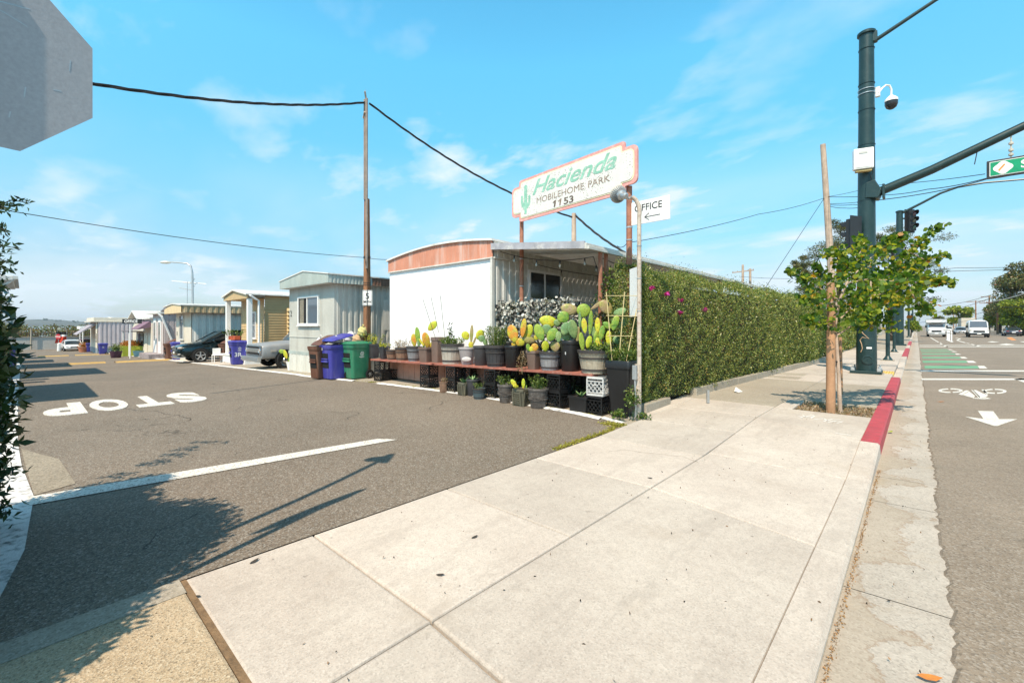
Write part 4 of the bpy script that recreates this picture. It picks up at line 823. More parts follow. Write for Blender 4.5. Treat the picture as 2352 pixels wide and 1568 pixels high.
def pot(kind, mat, loc, w, h, label, group='pots on the red bench', taper=.72, dd=None, rz=0):
    T = Thing('plant_pot', label, 'plant pot', loc, rz, group); R = w/2; mb = MB(); hasb = []
    if kind == 'round':
        mb.lathe([(R*taper,0),(R*taper*1.04,.01),(R*.95,h*.86),(R,h*.87),(R*1.02,h*.9),(R*1.02,h*.98),(R*.99,h),(R*.93,h),(R*.9,h*.9)], n=28, caps=False); mb.lathe([(0.001,0.001),(R*taper,0)], n=28, caps=False)
    elif kind == 'barrel':
        pr = [(R*taper,0),(R*(taper*.5+.48),h*.45),(R*.97,h*.86),(R*1.0,h*.88),(R*1.02,h*.99),(R*.94,h),(R*.9,h*.9)]; mb.lathe(pr, n=32, caps=False); mb.lathe([(0.001,0.001),(R*taper,0)], n=32, caps=False)
        for zz_ in (.16, .66):
            rr = R*(taper + (.97-taper)*(zz_/.86)**.8); b2 = MB(); b2.lathe([(rr*.98,h*(zz_-.035)),(rr*1.03,h*(zz_-.03)),(rr*1.045,h*(zz_+.03)),(rr*.99,h*(zz_+.035))], n=32, caps=False); hasb.append(b2)
        b2 = MB(); b2.lathe([(R*1.0,h*.87),(R*1.05,h*.875),(R*1.06,h*.995),(R*.93,h*1.004)], n=32, caps=False); hasb.append(b2)
        for j in range(0, 32, 2):
            t = 2*PI*j/32
            mb.bar((R*(taper+.01)*math.cos(t), R*(taper+.01)*math.sin(t), .01), (R*.985*math.cos(t), R*.985*math.sin(t), h*.87), .006, .006)
    elif kind in ('square', 'slat'):
        W, D = w, dd or w; mb.loft([sqring(W*taper, D*taper, 0), sqring(W*.93, D*.93, h*.86), sqring(W, D, h*.865), sqring(W*1.0, D*1.0, h*.985), sqring(W*.97, D*.97, h), sqring(W*.88, D*.88, h), sqring(W*.85, D*.85, h*.9)], caps=False)
        mb.add([Vector(v) for v in sqring(W*taper, D*taper, 0.001)], [tuple(range(24))][::1])
        if kind == 'slat':
            for f, w2 in ((Fr((-W*.4,-D*.435,0),(1,0,0),(0,-.11,1)), W*.8), (Fr((W*.435,-D*.4,0),(0,1,0),(.11,0,1)), D*.8)):
                b2 = MB()
                for k in range(6): f.rect(b2, w2*.2, h*(.1+k*.125), w2*.8, h*(.1+k*.125)+h*.075, -.01, .012)
                for x_ in (.02, .83): f.rect(b2, w2*x_, 0, w2*(x_+.15), h*.86, -.01, .02)
                hasb.append(b2)
    b_ = T.part('body', mb, mat, world=False, smooth=True)
    for q in hasb: T.part('band' if kind == 'barrel' else 'slats', q, mat if kind == 'slat' else PM['band'], world=False)
    if kind == 'orn': pass
    mb = MB()
    if kind in ('square', 'slat'): mb.add(sqring(w*.86, (dd or w)*.86, h*.92), [tuple(range(24))])
    else: mb.lathe([(R*.91, h*.92), (.001, h*.93)], n=24, caps=False)
    T.part('soil', mb, SOIL, world=False); return T
def camR(yaw=0, tilt=0, roll=0):   # a frame facing the camera: local x right, y away, z up, rolled clockwise in degrees
    return Matrix.Rotation(math.radians(42.33+yaw), 3, 'Z') @ Matrix.Rotation(math.radians(roll), 3, 'Y') @ Matrix.Rotation(math.radians(tilt), 3, 'X')
def pad(mb, px, py, rx, ry, roll, Y, yaw=0, th=.16, dy=0):
    # an oval paddle: (px,py) on the depth Y, radii in photo pixels, rolled clockwise
    c = onY(px, py, Y+dy); k = (Y+dy)/FP; R = camR(yaw, 0, roll); n, m_ = 18, 12; a_, b_ = rx*k, ry*k; V = []
    for i in range(m_+1):
        t = PI*i/m_; zc = math.cos(t); st = math.sin(t); nar = 1 - .22*max(0, -zc)
        for j in range(n):
            u = 2*PI*j/n; V.append(c + R @ Vector((a_*nar*st*math.cos(u), min(a_*th*1.3, .035)*st*math.sin(u), b_*zc)))
    mb.add(V, [(i*n+j, (i+1)*n+j, (i+1)*n+(j+1)%n, i*n+(j+1)%n) for i in range(m_) for j in range(n)])
q4 = lambda x, y: (880.4 + x*.17578, 673.7 + y*.17578)
q5 = lambda x, y: (1148.4 + x*.21, 650.8 + y*.21)
def cactus(pads, qf, ks, Y, label, group='prickly pears in pots'):
    T = Thing('cactus', label, 'cactus', (0,0,0), 0, group); xs_ = [qf(p[0], p[1]) for p in pads]
    c0 = onY(sum(x for x, y in xs_)/len(xs_), max(y for x, y in xs_), Y); T.loc = Vector((c0.x, c0.y, c0.z)); T.o.location = T.loc; T.inv = Matrix.Translation(T.loc).inverted()
    for (x, y, rx, ry, roll, mk, *o) in pads:
        mb = MB(); X_, Y_ = qf(x, y); pad(mb, X_, Y_, rx*ks, ry*ks, roll, Y, o[0] if o else random.uniform(-25, 25), dy=o[1] if len(o) > 1 else random.uniform(-.05, .05)); T.part('pad', mb, A[mk], smooth=180)
    return T
def stems(T, c, r, h, n, mat, leafs=0, lm=None, ls=.02, spread=.5, thick=.004):
    mb = MB(); P = []
    for i in range(n):
        t = random.random()*2*PI; rr = r*math.sqrt(random.random()); b_ = Vector(c) + Vector((rr*math.cos(t), rr*math.sin(t), 0)); hh = h*random.uniform(.6, 1.05)
        d = Vector((math.cos(t)*rr/r*spread, math.sin(t)*rr/r*spread, 1)).normalized(); pts = [b_, b_+d*hh*.5+Vector((random.gauss(0,.01),random.gauss(0,.01),0)), b_+d*hh+Vector((0,0,-.06*hh))]
        if thick > .01: mb = MB()
        mb.tube(pts, [thick, thick*.8, thick*.4], 4, caps=False)
        if thick > .01: T.part('stem', mb, mat)
        for k in range(leafs): u = random.random()**.7; P.append(tuple(b_ + d*hh*u + Vector((random.gauss(0,ls), random.gauss(0,ls), random.gauss(0,ls*.5)))))
    if thick <= .01: T.part('stems', mb, mat)
    if P: T.rawpart('leaves', cloud(P, ls, mats=lm, up=.4, name='leaves'))
def plant(kind, c, r, h, label, n=14, lm=None, leafs=18, ls=.018, mat=None, group='leafy plants in pots', **k):
    T = Thing(kind, label, 'plant', c, 0, group); stems(T, c, r, h, n, mat or A['leafm'], leafs, lm or A['leafm'], ls, **k); return T
def agave(c, r, n, label, mat):
    T = Thing('succulent', label, 'succulent', c)
    mb = MB(); c = Vector(c)
    for i in range(n):
        t = 2*PI*i/n + random.uniform(-.2,.2); e_ = random.uniform(.3, 1.2); d = Vector((math.cos(t)*math.cos(e_), math.sin(t)*math.cos(e_), math.sin(e_))); s_ = Vector((-math.sin(t), math.cos(t), 0))
        up = d.cross(s_)*-1; L = r*random.uniform(.8,1.1)
        mb.add([c - s_*.012, c + s_*.012, c + d*L*.5 + s_*L*.16, c + d*L, c + d*L*.5 - s_*L*.16, c + d*L*.5 - up*L*.06], [(0,1,2,5),(5,2,3),(5,3,4),(0,5,4)])
    T.part('leaves', mb, mat); return T
BP = []   # (kind, mat, x0,x1,yt,yb, label)
B1 = 7.12
def bp(kind, mk, x0, x1, yt, yb, label, b=B1, z='bench', taper=.72, ds=1, rz=0, dd=None, group='pots on the red bench'):
    a_, Y, w_, z_, h_ = slot(x0, x1, yt, yb, b, z)
    if z == 'bench': h_ = HC - (yt-HY)*(Y-w_*.0)/FP - z_ ; h_ = max(.12, h_)
    if kind in ('square','slat'): w_ *= .8
    T = pot(kind, PM[mk], (a_, b, z_), w_, h_*ds, label, group, taper, dd, rz); T.top = (a_, b, z_+h_*ds*.93); T.Y = Y; T.w = w_; return T
t1 = bp('square','dk',843,873,789,824,'dark square pot trailing yellow flowers at the far left end of the bench', b=7.2, taper=.7)
plant('flowering_plant', t1.top, .17, .42, 'bushy plant with yellow and pink flowers beside the timber pole', 16, A['leafy'], 26, .022, ls=.022) if False else None
P_ = Thing('flowering_plant', 'bushy yellow flowering plant spilling over a dark square pot', 'plant', t1.top, 0, 'leafy plants in pots'); stems(P_, t1.top, .17, .38, 16, A['leafm'], 26, A['leafy'], .022, .6)
t2 = bp('square','dk',869,896,795,824,'small black square pot with yellow blooms near the pole', b=7.1, taper=.6)
P_ = Thing('flowering_plant', 'low yellow green blooms in the small black square pot', 'plant', t2.top, 0, 'leafy plants in pots'); stems(P_, t2.top, .13, .12, 12, A['leafm'], 20, A['leafy'], .022, .9)
t3 = bp('barrel','wood',887,915,803,825,'small half barrel of grey wood, third from the pole', taper=.75); plant('dry_plant', t3.top, .1, .12, 'sparse dead stalks in the small grey half barrel', 5, A['dry'], 2, mat=A['dry'])
t4 = bp('barrel','wood',908,941,798,825,'reddish brown half barrel with a dark rim', taper=.8); plant('dry_plant', t4.top, .16, .26, 'tuft of dried brown flower stalks in the reddish half barrel', 34, A['dry'], 10, .015, A['dry'])
t5 = bp('barrel','grey',934,968,795,826.6,'pale grey barrel pot with a dark hoop, holding an orange cactus pad', taper=.72)
cactus([(400,610,38,85,-6,'pado'),(448,545,40,108,-8,'padg'),(470,640,30,50,10,'padd')], q4, .17578, t5.Y, 'prickly pear with one orange and one green pad in the pale grey barrel')
t6 = bp('square','brown',961,1001,797,828.4,'brown square pot with a moulded arch on its face', taper=.8)
cactus([(560,610,52,105,-14,'pado'),(642,425,48,78,42,'pady'),(545,650,20,75,25,'padg'),(590,655,18,70,10,'padg'),(630,670,28,40,35,'pado'),(500,640,16,60,-35,'pady')], q4, .17578, t6.Y, 'tall prickly pear leaning right with a raised yellow pad')
t7 = bp('square','brown',990,1022,774,828,'tall narrow brown planter between the arch pot and the whitewashed barrel', taper=.85, b=7.2)
t8 = bp('barrel','wwood',1013,1065,789,833,'large whitewashed half barrel with black drip stains', taper=.85)
P_ = Thing('flowering_plant', 'mixed green herbs and dark twigs in the large whitewashed barrel', 'plant', t8.top, 0, 'leafy plants in pots'); stems(P_, t8.top, .22, .22, 40, A['leafm'], 34, A['leafm'], .016, .8)
tt = Vector(t8.top) + Vector((-.16,0,0)); P_ = Thing('leafy_plant', 'tall dark leafed stem climbing the wire trellis', 'plant', tt, 0, 'leafy plants in pots'); stems(P_, tt, .05, .62, 4, A['leafd'], 26, A['leafd'], .025, .3)
t9 = bp('round','pale',1053,1093,797,834.5,'round pale pot with a white oval patch', taper=.62)
fw = MB(); R = camR(); fc = Vector((t9.o.location.x, t9.o.location.y, t9.o.location.z + .14)) - (R @ Vector((0,1,0)))*(t9.w*.43)
fw.ell(fc, (t9.w*.27, .02, .055), R); t9.part('oval_patch', fw, M('pale_oval_paint', (.6,.57,.56), .6))
cactus([(1075,552,52,60,-30,'pady'),(1153,530,24,122,3,'padb'),(1262,540,56,70,32,'pady'),(1145,672,34,44,0,'pady'),(1190,620,14,60,20,'padb')], q4, .17578, t9.Y, 'yellow prickly pear spreading two round pads in the pale round pot')
t10 = bp('round','dk',1087,1124,794,836,'plain dark green grey pot behind the pale round one', taper=.8, b=7.17)
cactus([(1285,590,48,46,10,'padd'),(1330,640,30,40,-10,'padd')], q4, .17578, t10.Y, 'dull green prickly pear peeping over the plain dark pot')
t11 = bp('barrel','dk',1114,1166,792,842.5,'wide dark grey barrel pot with three raised hoops', taper=.78, b=7.12)
P_ = Thing('leafy_plant', 'dense upright green bush with finger like stems in the wide dark barrel', 'plant', t11.top, 0, 'leafy plants in pots'); stems(P_, t11.top, .2, .52, 46, A['leafm'], 42, A['leafm'], .014, .35, thick=.008)
t12 = bp('round','blk',1158,1198,793,847,'glossy black nursery pot with looped handles', taper=.8)
cactus([(140,550,62,100,-16,'pado'),(255,485,34,106,8,'pado'),(306,535,48,92,20,'pady'),(218,645,52,48,30,'pado'),(318,620,70,42,12,'padb'),(150,660,30,26,-40,'pado')], q5, .21, t12.Y, 'three fanned orange tinged pads rising from the glossy black nursery pot')
t13 = bp('square','brown',1208,1244,805,846,'small brown square pot in front of the black nursery pot', taper=.7, b=7.05)
cactus([(310,700,25,42,-15,'padg'),(378,700,42,46,10,'pado'),(345,720,30,30,0,'pady')], q5, .21, t13.Y-.1, 'little orange and green cactus in the small brown square pot')
mb_c = Vector((t13.o.location.x-.16, 6.86, zbench(-6.5)+.16)); P_ = Thing('hanging_plant', 'dried creeper tumbling over the bench edge by the brown square pot', 'plant', mb_c); pts, _ = ball(mb_c, (.13,.07,.25), 260); P_.rawpart('leaves', cloud(pts, .014, mats=A['dry'])); cg = MB(); cg.tube([mb_c+Vector((0,.06,.25)), mb_c+Vector((0,0,.0)), mb_c+Vector((.02,-.01,-.22))], .006, 5); P_.part('stems', cg, A['dry'])
t14 = bp('barrel','grey',1239,1287,807,848,'grey barrel pot with carved bands in the middle of the cactus row', taper=.78)
cactus([(430,535,54,96,-20,'padg'),(570,560,58,82,34,'padg'),(508,505,58,60,0,'padd',0,.12),(496,687,48,60,0,'pady'),(603,690,56,58,0,'padb'),(527,418,100,66,12,'pady',0,.3),(625,430,40,40,0,'padd',0,.25),(395,590,26,30,0,'pady',0,.2)], q5, .21, t14.Y, 'broad green prickly pear above the grey carved barrel pot')
t15 = bp('round','blk',1287,1334,782,846,'tall black nursery pot with a white label', taper=.85, b=7.2)
lb = MB(); fr = Fr(t15.o.location + (R @ Vector((-.13,-t15.w*.47,.33))), (CA,-SA,0)); fr.rect(lb, 0, 0, .07, .05, 0, .004); t15.part('sticker', lb, A['white'])
cactus([(720,495,60,76,25,'padd'),(797,500,60,106,-12,'padd'),(727,577,54,52,-42,'padd'),(640,582,34,62,0,'padd'),(693,370,68,66,-40,'padg',0,.25),(757,287,96,64,12,'padb',0,.3),(914,298,78,76,0,'padg',0,.2),(850,560,24,90,5,'padb'),(1060,240,22,85,55,'padb',0,.35),(1160,262,66,92,-38,'padb',0,.3)], q5, .21, t15.Y, 'tallest prickly pear with large scarred pads reaching above the screen')
t16 = bp('barrel','tanp',1328,1402,803,857,'large tan textured tub with dark bands near the right end of the bench', taper=.75, b=7.1)
cactus([(922,462,32,84,-6,'pady'),(990,430,28,136,4,'padg'),(1066,460,30,88,0,'pady'),(972,642,40,72,15,'pady'),(895,638,34,106,-8,'padg'),(1054,602,38,90,5,'padg'),(1112,540,34,84,12,'padg'),(872,400,16,92,0,'padd'),(1020,530,30,60,-10,'padd'),(1080,650,34,60,-20,'pady')], q5, .21, t16.Y, 'cluster of slim upright green pads in the large tan tub')
P_ = Thing('leafy_plant', 'low leafy green seedlings at the rim of the tan tub', 'plant', Vector(t16.top)+Vector((.12,-.02,0)), 0, 'leafy plants in pots'); stems(P_, Vector(t16.top)+Vector((.12,-.02,0)), .14, .16, 12, A['leafm'], 16, A['leafm'], .03, .8)
# tall black planter on the ground at the right end, with trellis
a_, Y_ = onb(1424, 7.0); w17 = .48; h17 = HC - (832-HY)*(Y_-.2)/FP
t17 = pot('square', PM['blk'], (a_, 7.12, .02), w17*1.04, h17, 'tall tapered black planter standing at the right end of the bench', None, .66, rz=0); t17.top = (a_, 7.12, h17*.92)
P_ = Thing('leafy_plant', 'dense small leafed shrub filling the tall black planter', 'plant', t17.top, 0, 'leafy plants in pots'); stems(P_, t17.top, .2, .38, 34, A['leafm'], 44, A['leafm'], .022, .7)
cactus([(1258,430,40,88,16,'padg'),(1312,312,74,42,-18,'padd'),(1370,410,44,72,10,'padd',0,.15),(1175,460,60,36,30,'padg',0,.2),(1345,480,46,60,-20,'padd',0,.2),(1190,600,36,84,0,'pady',0,.1),(1290,620,60,50,0,'padd',0,.25)], q5, .21, Y_+.35, 'dark green prickly pear standing behind the tall black planter')
TR = Thing('trellis', 'bamboo cane trellis standing in the tall black planter', 'trellis', t17.top)
for (x0, y0), (x1, y1) in (((1225,848),(1162,95)),((1300,850),(1362,92)),((1380,858),(1500,250))):
    mb = MB(); mb.tube([onY(*q5(x0,y0), Y_), onY(*q5(x1,y1), Y_)], .008, 6); TR.part('cane', mb, M('bamboo', (.62,.5,.25), .5, .1, 5, 0) if 'bamboo' not in bpy.data.materials else bpy.data.materials['bamboo'])
for (x0, y0), (x1, y1) in (((1145,135),(1500,135)),((1160,352),(1505,358)),((1178,573),(1455,576))):
    mb = MB(); mb.tube([onY(*q5(x0,y0), Y_-.01), onY(*q5(x1,y1), Y_-.01)], .006, 6); TR.part('crosspiece', mb, bpy.data.materials['bamboo'])
# wire trellis fan by the white wall
TW = Thing('wire_trellis', 'thin black wire fan trellis in front of the white wall', 'trellis', t8.top)
for (x0, y0), (x1, y1) in (((515,72),(690,555)),((622,44),(722,450)),((744,30),(805,540))):
    mb = MB(); mb.tube([onY(*q4(x0,y0), t8.Y-.02), onY(*q4(x1,y1+60), t8.Y-.02)], .006, 5); TW.part('wire', mb, A['blackm'])
for pts in (((530,95),(622,72),(744,60)),((588,265),(680,245),(772,235))):
    mb = MB(); mb.tube([onY(*q4(*p), t8.Y-.02) for p in pts], .0035, 5); TW.part('crosspiece', mb, A['galv'])
# ground pots
gp = dict(z=0.004, group='pots on the ground below the bench')
g = bp('slat','olive',1052,1080,873,902,'small olive slatted square pot beside the blue ribbed pot', b=6.85, taper=.85, **gp); agave(g.top, .16, 12, 'green rosette succulent in the small slatted pot', A['padd'])
g = bp('round','dk',1071,1102,869,906,'plain dark round pot under the bench', b=6.95, taper=.8, **gp); agave(g.top, .16, 9, 'grey succulent in the plain dark round pot', A['padd'])
g = bp('barrel','blue',1085,1115,884,908,'blue grey ribbed pot at the lane edge', b=6.72, taper=.78, **gp); plant('leafy_plant', g.top, .08, .17, 'small wiry herb in the blue grey ribbed pot', 12, None, 12, .014, group='small plants below the bench')
g = bp('round','orn',1142,1181,880,921.5,'bronze pot with a woven band, left of the olive slatted box', b=6.78, taper=.68, **gp); plant('leafy_plant', g.top, .13, .2, 'sprawling green seedlings in the left bronze pot', 16, None, 14, .018, group='small plants below the bench')
def ornband(T, w, h):
    mb = MB(); R_ = w/2; n = 30; r_ = R_*(.68+.27*.66/.86)
    for k in range(2):
        pts = [((r_*1.03)*math.cos(2*PI*i/60), (r_*1.03)*math.sin(2*PI*i/60), h*(.62 + .07*math.sin(i*1.05*2 + k*PI))) for i in range(61)]
        mb.tube(pts, .006, 4, caps=False)
    for z_ in (.5, .74): rr = R_*(.68+.27*z_/.86)*1.03; mb.tube([(rr*math.cos(2*PI*i/40), rr*math.sin(2*PI*i/40), h*z_) for i in range(41)], .006, 4, caps=False)
    T.part('woven_band', mb, PM['orn'], world=False)
ornband(g, g.w, .29*g.Y/9.0)
g = bp('slat','olive',1177,1220,890,928,'larger olive slatted square pot holding two cactus pads', b=6.75, taper=.85, **gp)
cactus([(150,1090,26,50,-35,'pady'),(255,1095,20,56,0,'pady'),(172,1125,34,18,10,'pady'),(288,1130,7,20,0,'padg')], q5, .21, g.Y-.12, 'two small bright pads in the larger olive slatted pot')
g = bp('round','orn',1212,1260,886,931,'bronze pot with a woven band, right of the olive slatted box', b=6.76, taper=.68, **gp); ornband(g, g.w, .29*g.Y/8.4)
plant('leafy_plant', g.top, .13, .3, 'woody little shrub in the right bronze pot', 18, None, 18, .018, group='small plants below the bench')
a_, Y_ = onb(1318, 6.72); g = pot('square', PM['blk'], (a_, 6.95, .004), .42, .3, 'long black trough holding a silvery agave', 'pots on the ground below the bench', .85, dd=.3); g.top = (a_, 6.95, .28); agave(g.top, .17, 11, 'silvery agave in the long black trough', A['padd'])
g = bp('round','wood',1009,1028,870,894,'little wicker pot of dried stalks beside the crates', b=6.8, taper=.85, **gp); plant('dry_plant', g.top, .06, .12, 'dried stalks in the little wicker pot', 14, A['dry'], 6, .012, A['dry'])
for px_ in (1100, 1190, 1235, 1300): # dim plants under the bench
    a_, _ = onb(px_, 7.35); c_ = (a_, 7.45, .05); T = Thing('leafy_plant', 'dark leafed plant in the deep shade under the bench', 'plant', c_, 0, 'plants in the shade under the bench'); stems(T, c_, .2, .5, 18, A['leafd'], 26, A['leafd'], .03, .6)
# low wall of dark lattice behind the bench on the yard side
LT = Thing('lattice_fence', 'dark lattice panel closing the yard behind the cactus pots', 'fence', (-5.6, 7.62, 0)); mb = MB()
for k in range(26): mb.bar((-7.3+k*.13,7.62,.05),(-7.3+k*.13+ .0,7.62,1.2),.03,.02)
for z_ in (.1,.6,1.15): mb.box((-7.35,7.6,z_),(-3.85,7.64,z_+.06))
LT.part('slats', mb, A['blackm'])
bk = MB(); bk.box((-7.35,7.66,.02),(-3.9,7.70,1.18)); LT.part('backing', bk, A['black'])
# silvery leaf screen
SC = Thing('leaf_screen', 'camouflage screen of silver white artificial leaves on a rail before the yard', 'screen', (-6.3, 7.78, 1.2))
n = 5200; P = np.column_stack([rng.uniform(-7.62,-5.2,n), 7.74 + .05*rng.normal(size=n), rng.uniform(1.05,2.13,n) + .05*rng.normal(size=n)])
SC.rawpart('leaves', cloud(P, .036, nrm=np.tile((.3,-1,.5),(n,1)), bias=.35, mats=A['silver'], round_=True, name='leaves'))
mb = MB(); mb.box((-7.6,7.8,1.0),(-5.2,7.83,2.1)); SC.part('netting', mb, A['black'])
mb = MB(); mb.tube([(-7.75,7.72,2.2),(-7.3,7.72,2.2)], .01, 5); mb.tube([(-7.75,7.72,2.2),(-7.75,7.72,1.6)], .01, 5); mb.cbox((-7.55,7.66,2.05),(.16,.06,.12)); SC.part('solar_lamp', mb, A['blackm'])
# ---------------------------------------------------------------- wheelie bins
def bin_proto(name, label, mat, loc, wheels=True, num=None, lid=True, logo=True, group='wheeled rubbish bins'):
    T = Thing(name, label, 'bin', (0,0,0), 0, group); mb = MB()
    W, D = .60, .70
    mb.loft([sqring(.46,.50,.03,.15), sqring(.47,.52,.06,.15), sqring(.50,.58,.5,.15), sqring(.55,.64,.86,.15), sqring(.57,.66,.87,.15), sqring(.6,.70,.94,.15), sqring(.6,.70,1.0,.15), sqring(.55,.65,1.0,.15)], caps=False)
    mb.add(sqring(.46,.50,.03,.15), [tuple(range(23,-1,-1))]); body = T.part('body', mb, mat, world=False, smooth=40)
    pk = MB()
    for z0_, z1_ in ((.62,.76),(.34,.52)):
        pk.hexa([(-.15,-.27-(z0_-.03)*.06,z0_),(.15,-.27-(z0_-.03)*.06,z0_),(.15,-.2,z0_),(-.15,-.2,z0_),(-.15,-.27-(z1_-.03)*.08,z1_),(.15,-.27-(z1_-.03)*.08,z1_),(.15,-.2,z1_),(-.15,-.2,z1_)])
    T.part('grip_pocket', pk, A['dark'], body, world=False)
    rb_ = MB(); rb_.bar((-.16,-.325,.53),(.16,-.325,.53),.03,.05); rb_.bar((-.16,-.325,.60),(.16,-.325,.60),.03,.03); T.part('lift_bar', rb_, mat, body, world=False)
    if lid:
        lb_ = MB(); lb_.loft([sqring(.62,.72,1.0,.15), sqring(.64,.74,1.01,.15), sqring(.64,.74,1.035,.15), sqring(.56,.64,1.075,.2), sqring(.3,.38,1.09,.3)]); T.part('lid', lb_, mat, world=False, smooth=35)
    hb = MB(); hb.bar((-.22,.37,.97),(.22,.37,.97),.03,.03); hb.bar((-.22,.33,.95),(-.22,.38,.97),.03,.03); hb.bar((.22,.33,.95),(.22,.38,.97),.03,.03); T.part('handle', hb, mat, world=False)
    for sx_ in (-1, 1):
        wb = MB(); Rw = Matrix.Rotation(PI/2, 3, 'Y')
        prof = [(.07,-.03),(.11,-.03),(.13,-.02),(.13,.02),(.11,.03),(.07,.03)]
        V = [Vector((.30*sx_ + z, .25 + r*math.cos(2*PI*j/20), .13 + r*math.sin(2*PI*j/20))) for r, z in prof for j in range(20)]
        wb.add(V, [(i*20+j, i*20+(j+1)%20, (i+1)*20+(j+1)%20, (i+1)*20+j) for i in range(5) for j in range(20)]); wl = T.part('wheel', wb, A['black'], world=False, smooth=True)
        hbm = MB(); hbm.tube([(.30*sx_-.02,.25,.13),(.30*sx_+.033*1,.25,.13)] if sx_ > 0 else [(.30*sx_-.033,.25,.13),(.30*sx_+.02,.25,.13)], .025, 10)
        for q in range(6): t = q*PI/3; hbm.bar((.30*sx_+.02*sx_,.25,.13),(.30*sx_+.02*sx_,.25+.09*math.cos(t),.13+.09*math.sin(t)),.018,.018)
        T.part('hub', hbm, A['galv'], wl, world=False)
    if logo:
        em = MB(); cz = .74
        sl = .0; f = Fr((.276,-.0,cz),(0,1,.0),(.115,0,1)); 
        for q in range(16):
            t0, t1 = 2*PI*q/16, 2*PI*(q+1)/16
            em.add([f.p(.06*math.cos(t0),.06*math.sin(t0),.016), f.p(.06*math.cos(t1),.06*math.sin(t1),.016), f.p(.048*math.cos(t1),.048*math.sin(t1),.016), f.p(.048*math.cos(t0),.048*math.sin(t0),.016)], [(0,1,2,3)])
        for q in range(3):
            t = 2*PI*q/3+.5; em.add([f.p(.035*math.cos(t-.5),.035*math.sin(t-.5),.016), f.p(.035*math.cos(t+.5),.035*math.sin(t+.5),.016), f.p(.0,.0,.016)], [(0,1,2)])
        f.rect(em, -.08,-.095,.08,-.083,.008,.014); f.rect(em, -.05,-.115,.05,-.105,.008,.012); T.part('recycling_emblem', em, A['white'], body, world=False)
    return T
BM = dict(green=M('green_bin_plastic', (.03,.2,.11), .45, .1, 3, .05, 30, dirt=(.2,.27,.2), dirtamt=.5, dscale=5, streak=True), blue=M('blue_bin_plastic', (.055,.055,.33), .45, .1, 3, .05, 30, dirt=(.2,.2,.36), dirtamt=.45, dscale=5, streak=True), brown=M('brown_bin_plastic', (.13,.055,.035), .5, .1, 3, .05, 30, dirt=(.26,.17,.12), dirtamt=.6, dscale=5, streak=True))
def at_base(px, py):
    z = 0
    for _ in range(30): p = G(px, py, z); z = zg(p.x)
    return p
BG = bin_proto('wheelie_bin', 'green wheelie bin with closed lid at the left end of the bench', BM['green'], None); a_, _ = onb(818, 6.78); place(BG, (a_, 6.78, 0), .1, 1.04)
# blue bin, lid thrown open, stuffed with rubbish
BB = bin_proto('wheelie_bin', 'blue wheelie bin overflowing with rubbish, its lid propped open', BM['blue'], None, lid=False, logo=False); p = Vector((onb(769, 6.3)[0], 6.3, 0))
lid = MB(); lid.loft([[(x, y, z+.0) for x, y, z in sqring(.62,.72,0,.15)], sqring(.64,.74,.02,.15), sqring(.56,.64,.07,.2), sqring(.3,.38,.085,.3)])
xf = Matrix.Translation((0,.1,1.18)) @ Matrix.Rotation(math.radians(14), 4, 'X'); lid.v = [tuple(xf @ Vector(v)) for v in lid.v]; BB.part('lid', lid, BM['blue'], world=False, smooth=35)
nb = MB(); nb.text('21', (-.14,-.342,.85), (1,0,0), (0,-.06,1), .1, .004); BB.part('number', nb, A['white'], world=False); place(BB, (p.x, p.y, zg(p.x)), .1, 1.03)
BR = bin_proto('wheelie_bin', 'brown wheelie bin with open lid beside the grey ribbed home', BM['brown'], None, lid=False, logo=False); p = Vector((onb(740, 6.1)[0], 6.1, 0))
lid = MB(); lid.loft([sqring(.62,.72,0,.15), sqring(.64,.74,.02,.15), sqring(.5,.58,.06,.2)]); xf = Matrix.Translation((0,.12,1.17)) @ Matrix.Rotation(math.radians(24), 4, 'X'); lid.v = [tuple(xf @ Vector(v)) for v in lid.v]; BR.part('lid', lid, BM['brown'], world=False, smooth=35); place(BR, (p.x, p.y, zg(p.x)), .15, .98)
# rubbish in the bins: crumpled bags
def bag(c, r, mat, label, name='rubbish_bag', group='rubbish bags in and behind the bins'):
    T = Thing(name, label, 'rubbish bag', c, 0, group); mb = MB(); mb.ell(c, r, None, 22, 14); rr = random.Random(int(c[0]*1000))
    ph = [rr.uniform(0, 6) for _ in range(6)]; V = []
    for v in mb.v:
        d = Vector(v) - Vector(c); n_ = d.normalized() if d.length > 1e-6 else Vector((0,0,1)); t = math.atan2(n_.y, n_.x)
        k = 1 + .11*math.sin(9*n_.z+ph[0]+3*t) + .08*math.sin(7*t+ph[1]+5*n_.z) + .05*math.sin(17*t+ph[2]); V.append(tuple(Vector(c) + d*k))
    mb.v = V; T.part('body', mb, mat, smooth=60); kb = MB(); kb.tube([Vector(c)+Vector((0,0,r[2]*.95)), Vector(c)+Vector((.02,0,r[2]*1.25)), Vector(c)+Vector((.06,.0,r[2]*1.45))], [.02,.012,.03], 7); T.part('knot', kb, mat)
wbag = M('white_plastic_bag', (.6,.6,.62), .35, .15, 12, .6, 18); pbag = M('kraft_paper', (.5,.34,.2), .8, .15, 9, .6, 15); ybag = M('yellowish_paper', (.55,.48,.2), .7, .3, 9, .6, 15); kbag = M('plum_plastic', (.12,.04,.06), .5, .2, 9, .6, 15)
